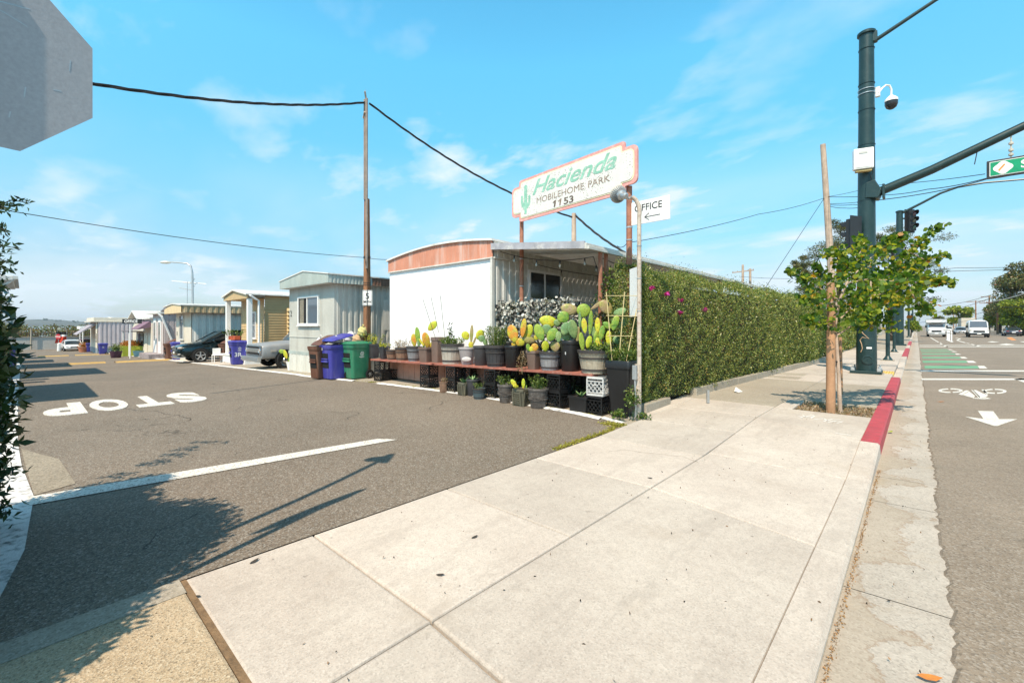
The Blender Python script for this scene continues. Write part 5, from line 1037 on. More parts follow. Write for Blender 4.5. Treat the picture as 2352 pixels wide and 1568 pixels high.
for px_, py_, r_, mt, lb_ in ((803,775,(.26,.22,.2),wbag,'large white rubbish bag heaped behind the green bin'),(832,762,(.14,.14,.15),ybag,'yellow paper bundle on top of the rubbish heap'),(788,770,(.12,.15,.12),kbag,'plum coloured bag poking out of the rubbish heap'),(822,780,(.16,.16,.16),pbag,'brown cardboard scrap leaning behind the green bin'),(735,788,(.12,.12,.17),wbag,'white bag bulging from the brown bin'),(770,782,(.18,.2,.1),wbag,'white bag under the raised blue lid')):
    a_, Y_ = onb(px_, 7.15 if px_ > 785 else 6.3); c_ = onY(px_, py_, Y_ + .05); bag(tuple(c_), r_, mt, lb_)
p = Vector((*G(750, 864)[:2], 0)); bag((p.x, p.y+.1, .2), (.17,.14,.22), pbag, 'crumpled brown paper sack standing against the brown bin', 'paper_sack', None)
p = G(794, 866); bag((p.x, p.y, .17), (.09,.09,.19), wbag, 'striped white bag wedged between the blue and green bins', 'rubbish_bag', None)
# other bins
p = at_base(530, 838); B3 = bin_proto('wheelie_bin', 'blue wheelie bin marked 3R beside the old pickup', BM['blue'], None); nb = MB(); fr = Fr((.268,-.2,.38),(0,1,0),(.075,0,1)); fr.text(nb, '3R', 0, 0, .26, .018, bold=.02); B3.part('number', nb, A['white'], world=False); place(B3, (p.x, p.y+.3, p.z), -.05, 1.05)
p = at_base(493, 832); dup(BR, (p.x-.2, p.y+.6, p.z), .2, 'brown wheelie bin behind the blue 3R bin next to the dark car', .95, None, 'wheeled rubbish bins')
p = at_base(395, 826.6); B5 = bin_proto('wheelie_bin', 'blue wheelie bin at the bonnet of the dark parked car', BM['blue'], None); place(B5, (p.x, p.y+.3, p.z), 0, 1.02)
p = at_base(380, 826); dup(BR, (p.x-.2, p.y+.3, p.z), .1, 'brown wheelie bin standing left of the blue one by the yellow hump', 1, None, 'wheeled rubbish bins')
p = at_base(238, 816); dup(B5, (-57.0, 5.0, zg(-57)), 0, 'blue wheelie bin in front of the far ribbed wall', 1, None, 'wheeled rubbish bins')
dup(B5, (-75.2, 5.4, -1.62), 0, 'farthest blue bin beyond the far ribbed home', 1, None, 'wheeled rubbish bins')
B8 = bin_proto('wheelie_bin', 'blue wheelie bin on the left edge of the lane', BM['blue'], None); place(B8, (-21.2, -.55, zg(-21)), PI+.1, 1.04)
B9 = bin_proto('wheelie_bin', 'brown wheelie bin numbered 28 at the left edge of the lane', BM['brown'], None); nb = MB(); fr = Fr((.26,-.17,.35),(0,1,0),(.075,0,1)); fr.text(nb, '28', 0, 0, .2, .018, bold=.02); B9.part('number', nb, A['white'], world=False); place(B9, (-19.9, -.62, zg(-19.9)), .05, 1.0)
# white bucket with cactus at the corner of the grey home
p = at_base(664, 850); T = Thing('bucket', 'white plastic bucket used as a pot in front of the pickup wheel', 'bucket', (p.x, p.y+.1, p.z)); mb = MB(); mb.lathe([(.14,0),(.19,.28),(.2,.28),(.2,.31),(.18,.31),(.17,.26)], n=24, caps=False); mb.lathe([(.17,.26),(.001,.27)], n=24, caps=False); T.part('body', mb, A['white'], world=False, smooth=True)
q2 = lambda x, y: (344.5 + x*.1953, 574.2 + y*.1953)
a_, Y_ = onb(664, p.y+.1); cactus([(1548,1192,34,26,10,'padg',0),(1592,1225,26,56,-22,'pady'),(1655,1215,22,52,8,'pady'),(1640,1285,24,42,12,'padg')], q2, .1953, (p.y+.1)/(SA*(664-CX)/FP+CA), 'speckled cactus growing out of the white bucket')
# ---------------------------------------------------------------- posts and signs of the entrance
# big park sign
U = Vector((CA*.829 + SA*1.0, SA*.829 - CA*1.0, 0)).normalized(); Ppost = Vector((*cam2w(2.19, 8.3), 0)); Lpost = Vector((*cam2w(.23, 10.66), 0)); U = (Ppost-Lpost).normalized()
S1 = Thing('entrance_sign', 'white mobile home park sign with pink border and green cactus on rusty posts', 'sign', Lpost)
f = Fr(Lpost + U*(-.22), U); Ls = (Ppost-Lpost).length + .22 + .26; f.O = f.O - f.N*(-.07)
def roundpoly(pts, r, n=5):
    out = []
    for i, q in enumerate(pts):
        p_, s_ = Vector(pts[i-1]), Vector(pts[(i+1)%len(pts)]); q = Vector(q); rr = r if not isinstance(r, list) else r[i]
        d1 = (p_-q); d2 = (s_-q); rr = min(rr, d1.length*.49, d2.length*.49); a_, b_ = q + d1.normalized()*rr, q + d2.normalized()*rr
        for k in range(n+1): t = k/n; out.append(tuple((1-t)**2*a_ + 2*t*(1-t)*q + t*t*b_))
    return out
zb0, zt0 = 4.06, 5.03
def signpoly(i):   # i = inset
    t = .27; x0, x1 = i, Ls-i; y0, y1 = zb0+i, zt0-i; n_ = .13
    return roundpoly([(x0,y0+n_),(x0+t,y0+n_),(x0+t,y0),(x1-t,y0),(x1-t,y0+n_),(x1,y0+n_),(x1,y1-n_),(x1-t,y1-n_),(x1-t,y1),(x0+t,y1),(x0+t,y1-n_),(x0,y1-n_)], [.12,.02,.1,.1,.02,.12,.12,.02,.1,.1,.02,.12])
def quadsign(p): return [(x, y) for x, y in p]
mb = MB(); mb.prism(signpoly(0), f.O, f.U, f.V, .01, .05)
board = S1.part('board', mb, M('pink_sign_border', (.68,.32,.29), .6, .1, 4, .05, 30, dirt=(.8,.58,.53), dirtamt=.8, dscale=8))
mb = MB(); mb.prism(signpoly(.062), f.O, f.U, f.V, .045, .058); S1.part('face_edge', mb, M('cream_edge', (.82,.74,.5), .5, .05, 4, 0), board)
# paint of the face: white, with rust freckles
m, nt, pp = base_mat('chipped_white_sign_face'); v = pos(nt); vo = nt.nodes.new('ShaderNodeTexVoronoi'); vo.inputs['Scale'].default_value = 26; lk(nt, v, vo.inputs['Vector'])
sp = mapr(nt, vo.outputs['Distance'], .18, .28, 1, 0); gt = mapr(nt, noise(nt, v, 1.6, 3), .44, .58, 0, 1); mm = nt.nodes.new('ShaderNodeMath'); mm.operation = 'MULTIPLY'; lk(nt, sp, mm.inputs[0]); lk(nt, gt, mm.inputs[1])
c = mixc(nt, mapr(nt, noise(nt, v, 5, 5), .35, .7, 0, .5), (.72,.71,.68), (.62,.61,.57)); lk(nt, mixc(nt, mm.outputs[0], c, (.16,.1,.07)), pp.inputs['Base Color']); pp.inputs['Roughness'].default_value = .5
mb = MB(); mb.prism(signpoly(.084), f.O, f.U, f.V, .05, .066); face = S1.part('face', mb, m, board)
mint = M('faded_mint_paint', (.24,.50,.38), .6, .15, 6, 0, dirt=(.6,.68,.63), dirtamt=.8, dscale=16); brn = M('faded_brown_paint', (.26,.19,.15), .6, .2, 9, 0, dirt=(.76,.72,.66), dirtamt=.9, dscale=24)
mb = MB(); f.text(mb, 'Hacienda', .76, 4.585, .46, .067, bold=.014, shear=.42, sx=1.36); S1.part('lettering', mb, mint, face, label='faded mint script lettering')
mb = MB(); f.text(mb, 'MOBILEHOME', .9, 4.36, .19, .067, sx=1.2); S1.part('lettering', mb, brn, face, label='faded brown capitals of the longer word'); wM = max(v[0] for v in textgeo('MOBILEHOME', 0, 0)[0])*.19*1.2; mb = MB(); f.text(mb, 'PARK', .9+wM+.11, 4.36, .19, .067, sx=1.2); S1.part('lettering', mb, brn, face, label='faded brown capitals of the shorter word'); mb = MB(); f.text(mb, '53', 1.74, 4.165, .2, .067, bold=.02, sx=1.5)
for x_ in (1.44, 1.60): mb.prism([(x_,4.17),(x_+.045,4.17),(x_+.075,4.31),(x_+.035,4.31),(x_-.03,4.275),(x_-.02,4.255),(x_+.018,4.268)], f.O, f.U, f.V, .06, .07); S1.part('street_number', mb, brn, face)
mb = MB(); cxs = .52
def cap(x0, y0, x1, y1, r):
    mb.prism([(x0 + r*math.cos(t)*(1 if y0 != y1 else 1), (y1 if math.sin(t) > 0 else y0) + r*math.sin(t)) for t in [2*PI*i/16+.01 for i in range(16)]], f.O, f.U, f.V, .06, .069)
cap(cxs, 4.5, cxs, 4.82, .055); cap(cxs-.13, 4.5, cxs-.13, 4.62, .034); cap(cxs+.13, 4.46, cxs+.13, 4.58, .034)
mb.prism([(cxs-.165,4.5),(cxs-.14,4.4),(cxs-.045,4.31),(cxs-.03,4.2),(cxs+.03,4.2),(cxs+.045,4.31),(cxs+.14,4.38),(cxs+.165,4.46),(cxs+.1,4.46),(cxs+.055,4.44),(cxs+.05,4.5),(cxs-.05,4.5),(cxs-.055,4.47),(cxs-.1,4.5)], f.O, f.U, f.V, .06, .0685)
S1.part('cactus_emblem', mb, mint, face)
for P_, r_ in ((Lpost, .05), (Ppost, .055)):
    mb = MB(); mb.tube([P_, P_+Vector((0,0,4.2))], r_, 14); pst = S1.part('post', mb, A['rust'], smooth=True)
mb = MB()
for P_ in (Lpost, Ppost):
    for z_ in (3.2, 2.55, 1.9): mb.lathe([(.058,-.01),(.062,-.01),(.062,.01),(.058,.01)], P_+Vector((0,0,z_)), 14)
S1.part('clamp_band', mb, A['galv'])
# office arrow sign on the right post
S2 = Thing('office_sign', 'small white sign reading office with a left arrow on the right sign post', 'sign', Ppost+Vector((0,0,3.4)))
U2 = Vector((CA*.996+SA, SA*.996-CA, 0)).normalized(); f2 = Fr(Ppost + U2*.0 + Vector((0,0,3.46)), U2)
mb = MB(); f2.rect(mb, .02, 0, .80, .42, -.01, .012); p_ = S2.part('panel', mb, A['white'], bevel=.003)
mb = MB(); f2.text(mb, 'OFFICE', .12, .235, .17, .012, bold=.008, sx=1.0); S2.part('lettering', mb, A['blackm'], p_); mb = MB(); f2.rect(mb, .32, .105, .62, .118, .012, .016)
for s_ in (1, -1): mb.bar(f2.p(.32,.112,.014), f2.p(.41,.112+.062*s_,.014), .012, .005, up=tuple(f2.N))
S2.part('arrow', mb, M('faded_black_paint', (.07,.07,.08), .6), p_)
mb = MB(); mb.tube([Ppost+Vector((0,0,3.42)), Ppost+Vector((0,0,3.45))], .06, 10); S2.part('bracket', mb, A['galv'])
# lamp pipe in front, at the hedge corner
Pp = G(1468, 965); LP = Thing('lamp_pipe', 'peeling pipe post with a conduit box and a grey bell lamp aimed at the sign', 'lamp', Pp)
mb = MB(); top = onY(1467, 490, 7.5); pts = [Pp, Pp+Vector((0,0,1.2)), Pp.lerp(top, .7)]; pts = [Pp, Vector((Pp.x,Pp.y,2.2)), Vector((Pp.x,Pp.y,3.45))]
for (x_, y_) in ((1469,487),(1467,472),(1461,460),(1452,452)): pts.append(onY(x_, y_, 7.52))
mb.tube(pts, .036, 12); LP.part('pipe', mb, A['pipe'], smooth=True)
mb = MB(); mb.tube([Pp+Vector((-.02,-.02,0)), Pp+Vector((-.02,-.02,.95))], .048, 10); LP.part('sleeve', mb, A['pipe'], smooth=True)
mb = MB(); cp = onY(1458, 855, 7.45); mb.cbox(cp, (.07,.06,.24)); mb.tube([cp+Vector((0,0,-.1)), cp+Vector((.02,0,-.75))], .015, 8); LP.part('conduit_box', mb, A['galv'], bevel=.006)
lc = onY(1424, 447, 7.6); ax = (Lpost+Vector((1.2,.9,4.6)) - lc).normalized(); ax = (f.p(1.9, 4.6) - lc).normalized(); Rm = ax.to_track_quat('Z','Y').to_matrix()
def lathe_ax(prof, c, Rm, n=28, **k):
    m_ = MB(); m_.lathe(prof, (0,0,0), n, **k); m_.v = [tuple(Vector(c) + Rm @ Vector(v)) for v in m_.v]; return m_
hd = lathe_ax([(.03,-.2),(.055,-.18),(.06,-.1),(.085,-.08),(.09,-.02)], lc, Rm); head = LP.part('lamp_head', hd, A['galv'], smooth=30)
fins = MB()
for i in range(26):
    t = 2*PI*i/26; d_ = Rm @ Vector((math.cos(t), math.sin(t), 0)); fins.bar(lc + d_*.09 + ax*-.03, lc + d_*.142 + ax*.05, .014, .02, up=tuple(ax))
LP.part('cooling_fins', fins, M('lamp_grey', (.22,.25,.27), .5), head); hd = lathe_ax([(.10,.0),(.15,.045),(.155,.07),(.14,.08),(.01,.082)], lc, Rm); LP.part('lens_ring', hd, M('lamp_beige', (.5,.46,.4), .5), head, smooth=30)
mb = MB(); mb.tube([lc - ax*.18, onY(1443,456,7.56), onY(1452,452,7.52)], .022, 8); LP.part('knuckle', mb, A['galv'])
mb = MB()
for z_ in (2.95, 2.4, 1.85): mb.lathe([(.038,-.006),(.042,-.006),(.042,.006),(.038,.006)], (Pp.x,Pp.y,z_), 14)
LP.part('strap', mb, A['galv'])
# pale panel fixed between the posts
pn = onY(1456, 715, 7.9); T = Thing('sign_panel', 'pale blank panel seen edge on between the rusty post and the lamp pipe', 'sign', pn); pA, pB = onY(1447,728,8.0), onY(1466,726,7.7); f3 = Fr(pA, pB-pA); wP = (pB-pA).length; mb = MB(); f3.rect(mb, 0, 0, wP, .86, -.008, .008); T.part('panel', mb, A['white'], bevel=.002); mb = MB(); f3.rect(mb, .02, .38, wP-.02, .41, -.02, -.009); T.part('rail', mb, A['galv'])
# stone at the pipe foot
mb = MB(); p = G(1440, 955); mb.ell((p.x, p.y, .06), (.19,.15,.1), None, 22, 14); mb.v = [(x + .02*math.sin(31*y+17*z), y + .02*math.sin(27*x+19*z), max(.0, z + .018*math.sin(25*x+23*y))) for x, y, z in mb.v]
solo('boulder', mb, M('pale_boulder', (.4,.37,.32), .9, .3, 9, .9, 25), 'pale rounded boulder at the foot of the lamp pipe', 'boulder', smooth=70)
mb = MB(); p = G(1400, 948); mb.cbox((p.x, p.y+.02, .03), (.2,.1,.06), .3); mb.cbox((p.x+.01,p.y+.02,.062),(.19,.09,.012),.3); solo('brick', mb, A['rust'], 'red brick lying by the tall black planter', 'brick', bevel=.005)
# timber pole with speed sign
PB = 7.42; a_, Yp = onb(843, PB); Pz = Vector((a_, PB, 0)); TP = Thing('timber_pole', 'brown timber pole with steel extension rails beside the bins', 'pole', Pz)
h = lambda py: HC + (HY-py)*Yp/FP
mb = MB(); mb.tube([Pz, (a_+.0,PB,3), (a_-.01,PB,h(457))], [.12,.11,.085], 14); TP.part('pole', mb, A['wood'], smooth=True)
for dx_, y0, y1 in ((.02, 460, 232), (.135, 618, 232)):
    mb = MB(); mb.tube([(a_+dx_,PB-.09,h(y0)),(a_+dx_,PB-.09,h(y1))], .04, 8); TP.part('steel_rail', mb, A['rail'])
mb = MB(); mb.bar((a_-.08,PB+.05,h(240)),(a_+.17,PB-.17,h(219)),.05,.05); TP.part('cross_bracket', mb, A['galv']); mb = MB(); mb.tube([(a_+.0,PB-.05,h(235)),(a_+.0,PB-.05,h(207))], .006, 5); TP.part('spike', mb, A['galv'])
mb = MB(); mb.bar((a_-.13,PB-.05,h(270)),(a_+.13,PB-.15,h(264)),.06,.04); mb.bar((a_-.12,PB-.03,h(266)),(a_+.12,PB-.09,h(271)),.03,.03); TP.part('clamp', mb, A['woodg'])
mb = MB()
for py_ in (590, 593, 650, 655): mb.lathe([(.105,-.008),(.115,-.008),(.115,.008),(.105,.008)], (a_,PB,h(py_)), 14)
TP.part('wire_band', mb, A['cable'])
mb = MB(); mb.tube([(a_+.13,PB-.07,h(600)),(a_+.13,PB-.07,h(790))], .008, 5); mb.tube([(a_+.1,PB-.11,h(592)),(a_+.17,PB-.15,h(604)),(a_+.13,PB-.07,h(625))], .01, 5); TP.part('hanging_wire', mb, A['cable'])
poleH = h; TPt = Vector((a_, PB, h(235)))
S5 = Thing('speed_sign', 'white 5 mph sign nailed to the brown timber pole', 'sign', (a_,PB-.12,h(684))); f5 = Fr((a_,PB,h(702)), (.62,.78,0)); f5.O = f5.O + f5.N*.125 - f5.U*.12
wS, hS = .30, .49; mb = MB(); mb.prism(roundpoly([(0,0),(wS,0),(wS,hS),(0,hS)], .03), f5.O, f5.U, f5.V, 0, .005); pl = S5.part('plate', mb, A['white'])
mb = MB(); 
for (x0,y0,x1,y1) in ((.015,.012,wS-.015,.02),(.015,hS-.02,wS-.015,hS-.012),(.012,.02,.02,hS-.02),(wS-.02,.02,wS-.012,hS-.02)): f5.rect(mb, x0,y0,x1,y1,.004,.008)
f5.text(mb, '5', wS/2, .215, .26, .006, bold=.008, center=True); f5.text(mb, 'MPH', wS/2, .08, .115, .006, bold=.012, center=True, sx=1.05); S5.part('lettering', mb, A['black'], pl)
mb = MB()
for y_ in (.04, .455): q = f5.p(wS/2, y_, .006); mb.ell(q, (.009,.009,.009), None, 8, 5)
S5.part('bolt', mb, A['galv'], pl)
# ---------------------------------------------------------------- vehicles: local x = across, y = length (front at y=0, facing -y), z = up
def section(y, hw, z0, z1, n=3.2, k=28, tumble=0):
    out = []
    for i in range(k):
        t = 2*PI*i/k; c, s_ = math.cos(t), math.sin(t)
        x = hw*math.copysign(abs(c)**(2/n), c); z = (z0+z1)/2 + (z1-z0)/2*math.copysign(abs(s_)**(2/n), s_)
        x *= 1 - tumble*max(0, (z-z0)/(z1-z0))**2; out.append((x, y, z))
    return out
TYRE = M('tyre_rubber', (.015,.015,.015), .8, .1, 5, .3, 30); CHR = M('chrome', (.6,.6,.62), .15, .05, 4, 0, metal=1.0); LAMPG = glass('headlamp_glass', (.45,.42,.38), .1); REDL = glass('tail_lamp_glass', (.35,.01,.01), .15)
def wheel(T, x, y, r, side, rim, wd=.22, spokes=5):
    R_ = lambda prof, n=28: [Vector((x + side*p, y + q*math.cos(2*PI*j/n), r + q*math.sin(2*PI*j/n))) for q, p in prof for j in range(n)]
    prof = [(r*.62,0),(r*.7,.012),(r*.92,.012),(r,-.02),(r,-wd+.02),(r*.92,-wd),(r*.5,-wd)]; mb = MB(); n = 28
    mb.add(R_(prof), [(i*n+j, i*n+(j+1)%n, (i+1)*n+(j+1)%n, (i+1)*n+j) for i in range(len(prof)-1) for j in range(n)]); w_ = T.part('wheel', mb, TYRE, world=False, smooth=True)
    mb = MB(); prof = [(r*.64,.006),(r*.6,-.005),(r*.56,-.04)]; mb.add(R_(prof), [(i*n+j, i*n+(j+1)%n, (i+1)*n+(j+1)%n, (i+1)*n+j) for i in range(2) for j in range(n)])
    if spokes:
        mb.add([Vector((x - side*.06, y + r*.58*math.cos(2*PI*j/n), r + r*.58*math.sin(2*PI*j/n))) for j in range(n)], [tuple(range(n))], 1)
        for q in range(spokes): t = 2*PI*q/spokes + .3; mb.bar((x-side*.01, y, r), (x-side*.015, y+r*.6*math.cos(t), r+r*.6*math.sin(t)), .06, .03, up=(1,0,0))
        mb.ell((x-side*.01, y, r), (.02, r*.14, r*.14))
    else:
        mb.add([Vector((x - side*.03, y + r*.58*math.cos(2*PI*j/n), r + r*.58*math.sin(2*PI*j/n))) for j in range(n)], [tuple(range(n))]); mb.ell((x-side*.02, y, r), (.05, r*.34, r*.34))
    T.part('rim', mb, [rim, A['dark']], w_, world=False, smooth=30)
def arch(T, body, x, y, r, side, mat=None):
    mb = MB(); n = 30; 
    for q, (r0, r1) in enumerate(((0, r*1.16),)):
        vs = [(x + side*.0, y, r)] + [(x + side*.0, y + r1*math.cos(PI*1.16*j/n - .08*PI), r + r1*math.sin(PI*1.16*j/n - .08*PI)) for j in range(n+1)]
        mb.add(vs, [(0, j+1, j+2) for j in range(n)])
    T.part('wheel_arch', mb, A['dark'], body, world=False)
def carpaint(name, col, rough=.25, metal=.3, **k):
    m = M(name, col, rough, .04, 1.5, 0, metal=metal, **k); m.node_tree.nodes['Principled BSDF'].inputs['Coat Weight'].default_value = .6; return m
def quadmb(pts): return MB().add(pts, [tuple(range(len(pts)))])
def car(name, label, group, paint, L, W, stations, cabin, wheels_, rim, plate=None, glassm=None, tail=False, wr=.34, spokes=5, front=None, cat='car'):
    T = Thing(name, label, cat, (0,0,0), 0, group); mb = MB()
    mb.loft([section(y, W/2*hw, z0, z1, n_, tumble=tb) for y, hw, z0, z1, n_, tb in stations]); body = T.part('body', mb, paint, world=False, smooth=50)
    if cabin:
        mb = MB(); mb.loft([section(y, W/2*hw, z0, z1, 3.6, tumble=.12) for y, hw, z0, z1 in cabin]); gl = T.part('windows', mb, glassm or A['glass'], world=False, smooth=50)
        mb = MB(); rf = [(y, hw, z0, z1) for y, hw, z0, z1 in cabin if z1 > max(c[3] for c in cabin)-.12]
        mb.loft([section(y, W/2*hw*.9, z1-.05, z1+.018, 3.2) for y, hw, z0, z1 in rf]); T.part('roof', mb, paint, world=False, smooth=50)
        ys = [c for c in cabin]
        for sx in (-1, 1):
            mb = MB()
            for (ya, za, yb, zb_) in [(cabin[0][0]+.02, cabin[0][3]-.02, rf[0][0], rf[0][3]-.01), (cabin[-1][0]-.02, cabin[-1][3]-.02, rf[-1][0], rf[-1][3]-.01)]: mb.bar((sx*W/2*.84, ya, za), (sx*W/2*.79, yb, zb_), .06, .05)
            ym = (rf[0][0]+rf[-1][0])/2; mb.bar((sx*W/2*.92, ym, cabin[0][2]+.28), (sx*W/2*.79, ym, rf[0][3]-.02), .05, .09); T.part('pillar', mb, paint, world=False)
    for y in wheels_:
        for sx in (-1, 1): arch(T, body, sx*(W/2*1.003), y, wr, sx); wheel(T, sx*(W/2*1.008), y, wr, sx, rim, spokes=spokes)
    return T, body
# dark sport utility car ---------------------------------------------------
dk = carpaint('dark_car_paint', (.008,.02,.024), .18, .5)
T, body = car('parked_car', 'dark teal black sport utility car nosing out between two homes', None, dk, 4.8, 1.92,
  [(0.0,.62,.42,.72,3,.05),(.06,.80,.32,.86,3,.05),(.25,.93,.27,.98,3.4,.06),(.7,.98,.25,1.06,3.6,.08),(1.35,1.0,.25,1.12,3.6,.08),(2.2,1.0,.25,1.14,3.8,.06),(4.2,1.0,.27,1.14,3.8,.06),(4.7,.93,.32,1.1,3.4,.05),(4.8,.85,.4,.95,3,.05)],
  [(1.05,.82,1.0,1.08),(1.55,.82,1.0,1.38),(2.05,.82,1.0,1.66),(2.6,.82,1.0,1.72),(4.0,.82,1.0,1.70),(4.55,.78,1.0,1.3)], (.95, 3.75), A['galv'], wr=.37)
sm = carpaint('satin_silver', (.5,.5,.5), .3, .7)
for sx in (-1, 1):
    mb = MB(); mb.ell((sx*.70,.13,.80), (.19,.13,.075)); T.part('headlight', mb, LAMPG, world=False); mb = MB(); mb.ell((sx*.72,.08,.47), (.10,.08,.05)); T.part('fog_light', mb, LAMPG, world=False)
    mb = MB(); mb.ell((sx*1.03,1.55,1.14), (.11,.07,.085)); T.part('mirror', mb, dk, world=False)
mb = MB()
for z_ in (.66,.71,.76,.81): mb.bar((-.42,-.005-.0*z_,z_),(.42,-.005,z_),.02,.025)
T.part('grille', mb, CHR, world=False); mb = MB(); mb.box((-.45,.012,.62),(.45,.03,.84)); T.part('grille_backing', mb, A['black'], world=False)
mb = MB(); mb.box((-.16,-.03,.5),(.16,-.01,.6)); T.part('number_plate', mb, A['white'], world=False); mb = MB(); mb.loft([section(y, hw, .26, .34, 4) for y, hw in ((-.03,.7),(.1,.86),(.3,.94))]); T.part('lower_lip', mb, sm, world=False)
place(T, (-29.1, 5.35, zg(-29.1)+.012), 0, 1.0)
# old grey pickup ----------------------------------------------------------
gp_ = M('primer_grey_paint', (.3,.32,.34), .5, .14, 1.4, .05, 30, metal=.2, dirt=(.34,.33,.31), dirtamt=.6, dscale=3)
T, body = car('pickup_truck', 'weathered grey primer classic pickup truck beside the ribbed home', None, gp_, 4.9, 2.0,
  [(0.0,.95,.42,.97,6,.02),(.05,.97,.40,1.0,6,.02),(.3,.99,.40,1.02,5.5,.03),(1.2,1.0,.42,1.09,5.5,.04),(1.55,1.0,.42,1.11,5.5,.04),(2.6,1.0,.42,1.1,5.5,.03),(2.62,1.0,.42,1.1,5.5,.03),(4.85,.98,.45,1.1,6,.02),(4.9,.96,.47,1.05,6,.02)],
  [(1.4,.86,1.0,1.14),(1.75,.86,1.0,1.5),(1.95,.84,1.0,1.68),(2.5,.84,1.0,1.68),(2.62,.86,1.0,1.2)], (.85, 3.75), CHR, wr=.36, spokes=0)
gb = MB(); gb.box((-.86,-.035,.56),(.86,-.01,.93)); T.part('grille_surround', gb, CHR, world=False, bevel=.01)
gb = MB(); gb.box((-.62,-.05,.585),(.62,-.033,.66)); gb.box((-.62,-.05,.83),(.62,-.033,.90)); T.part('grille_opening', gb, A['dark'], world=False)
gb = MB(); gb.box((-.62,-.055,.67),(.62,-.036,.82)); T.part('grille_bar', gb, sm, world=False, bevel=.008)
for sx in (-1, 1):
    hl = MB(); Rh = Matrix.Rotation(PI/2, 3, 'X'); hl2 = lathe_ax([(.001,.03),(.06,.02),(.085,0)], (sx*.74,-.04,.75), Rh); T.part('headlight', hl2, LAMPG, world=False)
    hl = lathe_ax([(.085,0),(.1,.02),(.11,-.01)], (sx*.74,-.04,.75), Rh, caps=False); T.part('headlight_ring', hl, CHR, world=False)
    mk = MB(); mk.box((sx*1.0-.006,.28,.70),(sx*1.0+.008,.5,.79)); T.part('side_marker', mk, LAMPG, world=False, bevel=.005)
mb = MB(); mb.loft([[(-.96,y,z) for y, z in ((-.2,.34),(-.12,.30),(-.05,.34),(-.05,.5),(-.18,.5))], [(.96,y,z) for y, z in ((-.2,.34),(-.12,.30),(-.05,.34),(-.05,.5),(-.18,.5))]]); T.part('bumper', mb, sm, world=False, bevel=.01)
mb = MB(); mb.tube([(.95,1.62,1.1),(1.12,1.6,1.2)], .012, 6); mb.ell((1.14,1.6,1.26), (.03,.05,.09)); T.part('mirror', mb, CHR, world=False); mb = MB(); mb.tube([(.93,1.2,1.08),(.93,1.2,1.75)], .006, 5); T.part('aerial', mb, CHR, world=False)
place(T, (-19.65, 6.2, zg(-19.7)+.006), .0, 1.0)
# plants, chair and planters around the parked car
P_ = Thing('planter_box', 'orange window box of seedlings on the porch of the tan home', 'planter', (-25, 6.9, .5)); c_ = onY(*q2(992,1032), 21.2); mb = MB(); mb.cbox(c_, (.95,.25,.18), -.0); P_.part('box', mb, M('orange_plastic', (.5,.09,.03), .5), bevel=.01); stems(P_, c_+Vector((0,0,.08)), .4, .35, 26, A['leafm'], 10, A['leafm'], .03, .4)
W_ = Thing('chair', 'white plastic garden chair between the brown bin and the car', 'chair', (0,0,0)); p = at_base(500, 833)
mb = MB(); mb.cbox((p.x,p.y,p.z+.40), (.42,.42,.03)); W_.part('seat', mb, A['white'], bevel=.01); mb = MB(); mb.cbox((p.x-.2,p.y,p.z+.58), (.03,.36,.34)); W_.part('backrest', mb, A['white'], bevel=.01)
for sx in (-1, 1):
    for sy in (-1, 1): mb = MB(); mb.tube([(p.x+sx*.2,p.y+sy*.2,p.z),(p.x+sx*.2,p.y+sy*.2,p.z+.42)], .02, 6); W_.part('leg', mb, A['white'])
p = at_base(276, 818); T = Thing('planter_box', 'lime green box planter full of orange flowers by the office', 'planter', p); mb = MB(); mb.cbox((p.x,p.y+.7,p.z+.42), (1.7,1.3,.84)); T.part('box', mb, PM['lime'], bevel=.02); pts, _ = ball((p.x,p.y+.7,p.z+.95), (.95,.75,.35), 1500, .8); T.rawpart('flowers', cloud(pts, .06, mats=A['orflower'], up=.5))
p = at_base(278, 821); g = pot('round', PM['purple'], (p.x+.1,p.y-.3,p.z), .75, .5, 'purple round pot in front of the lime planter', None); T = Thing('leafy_plant', 'green bush in the purple round pot', 'plant', (p.x+.1,p.y-.3,p.z+.5)); pts, _ = ball((p.x+.1,p.y-.3,p.z+.75), (.4,.4,.35), 400, .9); T.rawpart('leaves', cloud(pts, .05, mats=A['leafm']))
p = at_base(318, 819); g = pot('round', PM['teal'], (p.x,p.y,p.z), .7, .45, 'blue glazed pot before the office door', None); T = Thing('leafy_plant', 'low green plant in the blue glazed pot', 'plant', (p.x,p.y,p.z+.4)); pts, _ = ball((p.x,p.y,p.z+.45), (.33,.33,.12), 200, .9); T.rawpart('leaves', cloud(pts, .04, mats=A['leafm']))
p = at_base(224, 812); g = pot('round', PM['terra'], (-75.5,4.9,-1.62), 1.1, .6, 'terracotta pot of red flowers near the far white car', None); T = Thing('flowering_plant', 'red flowering plant in the far terracotta pot', 'plant', (-75.5,4.9,-1.0)); pts, _ = ball((-75.5,4.9,-.8), (.55,.55,.4), 300, .9); T.rawpart('flowers', cloud(pts, .07, mats=A['orflower']))
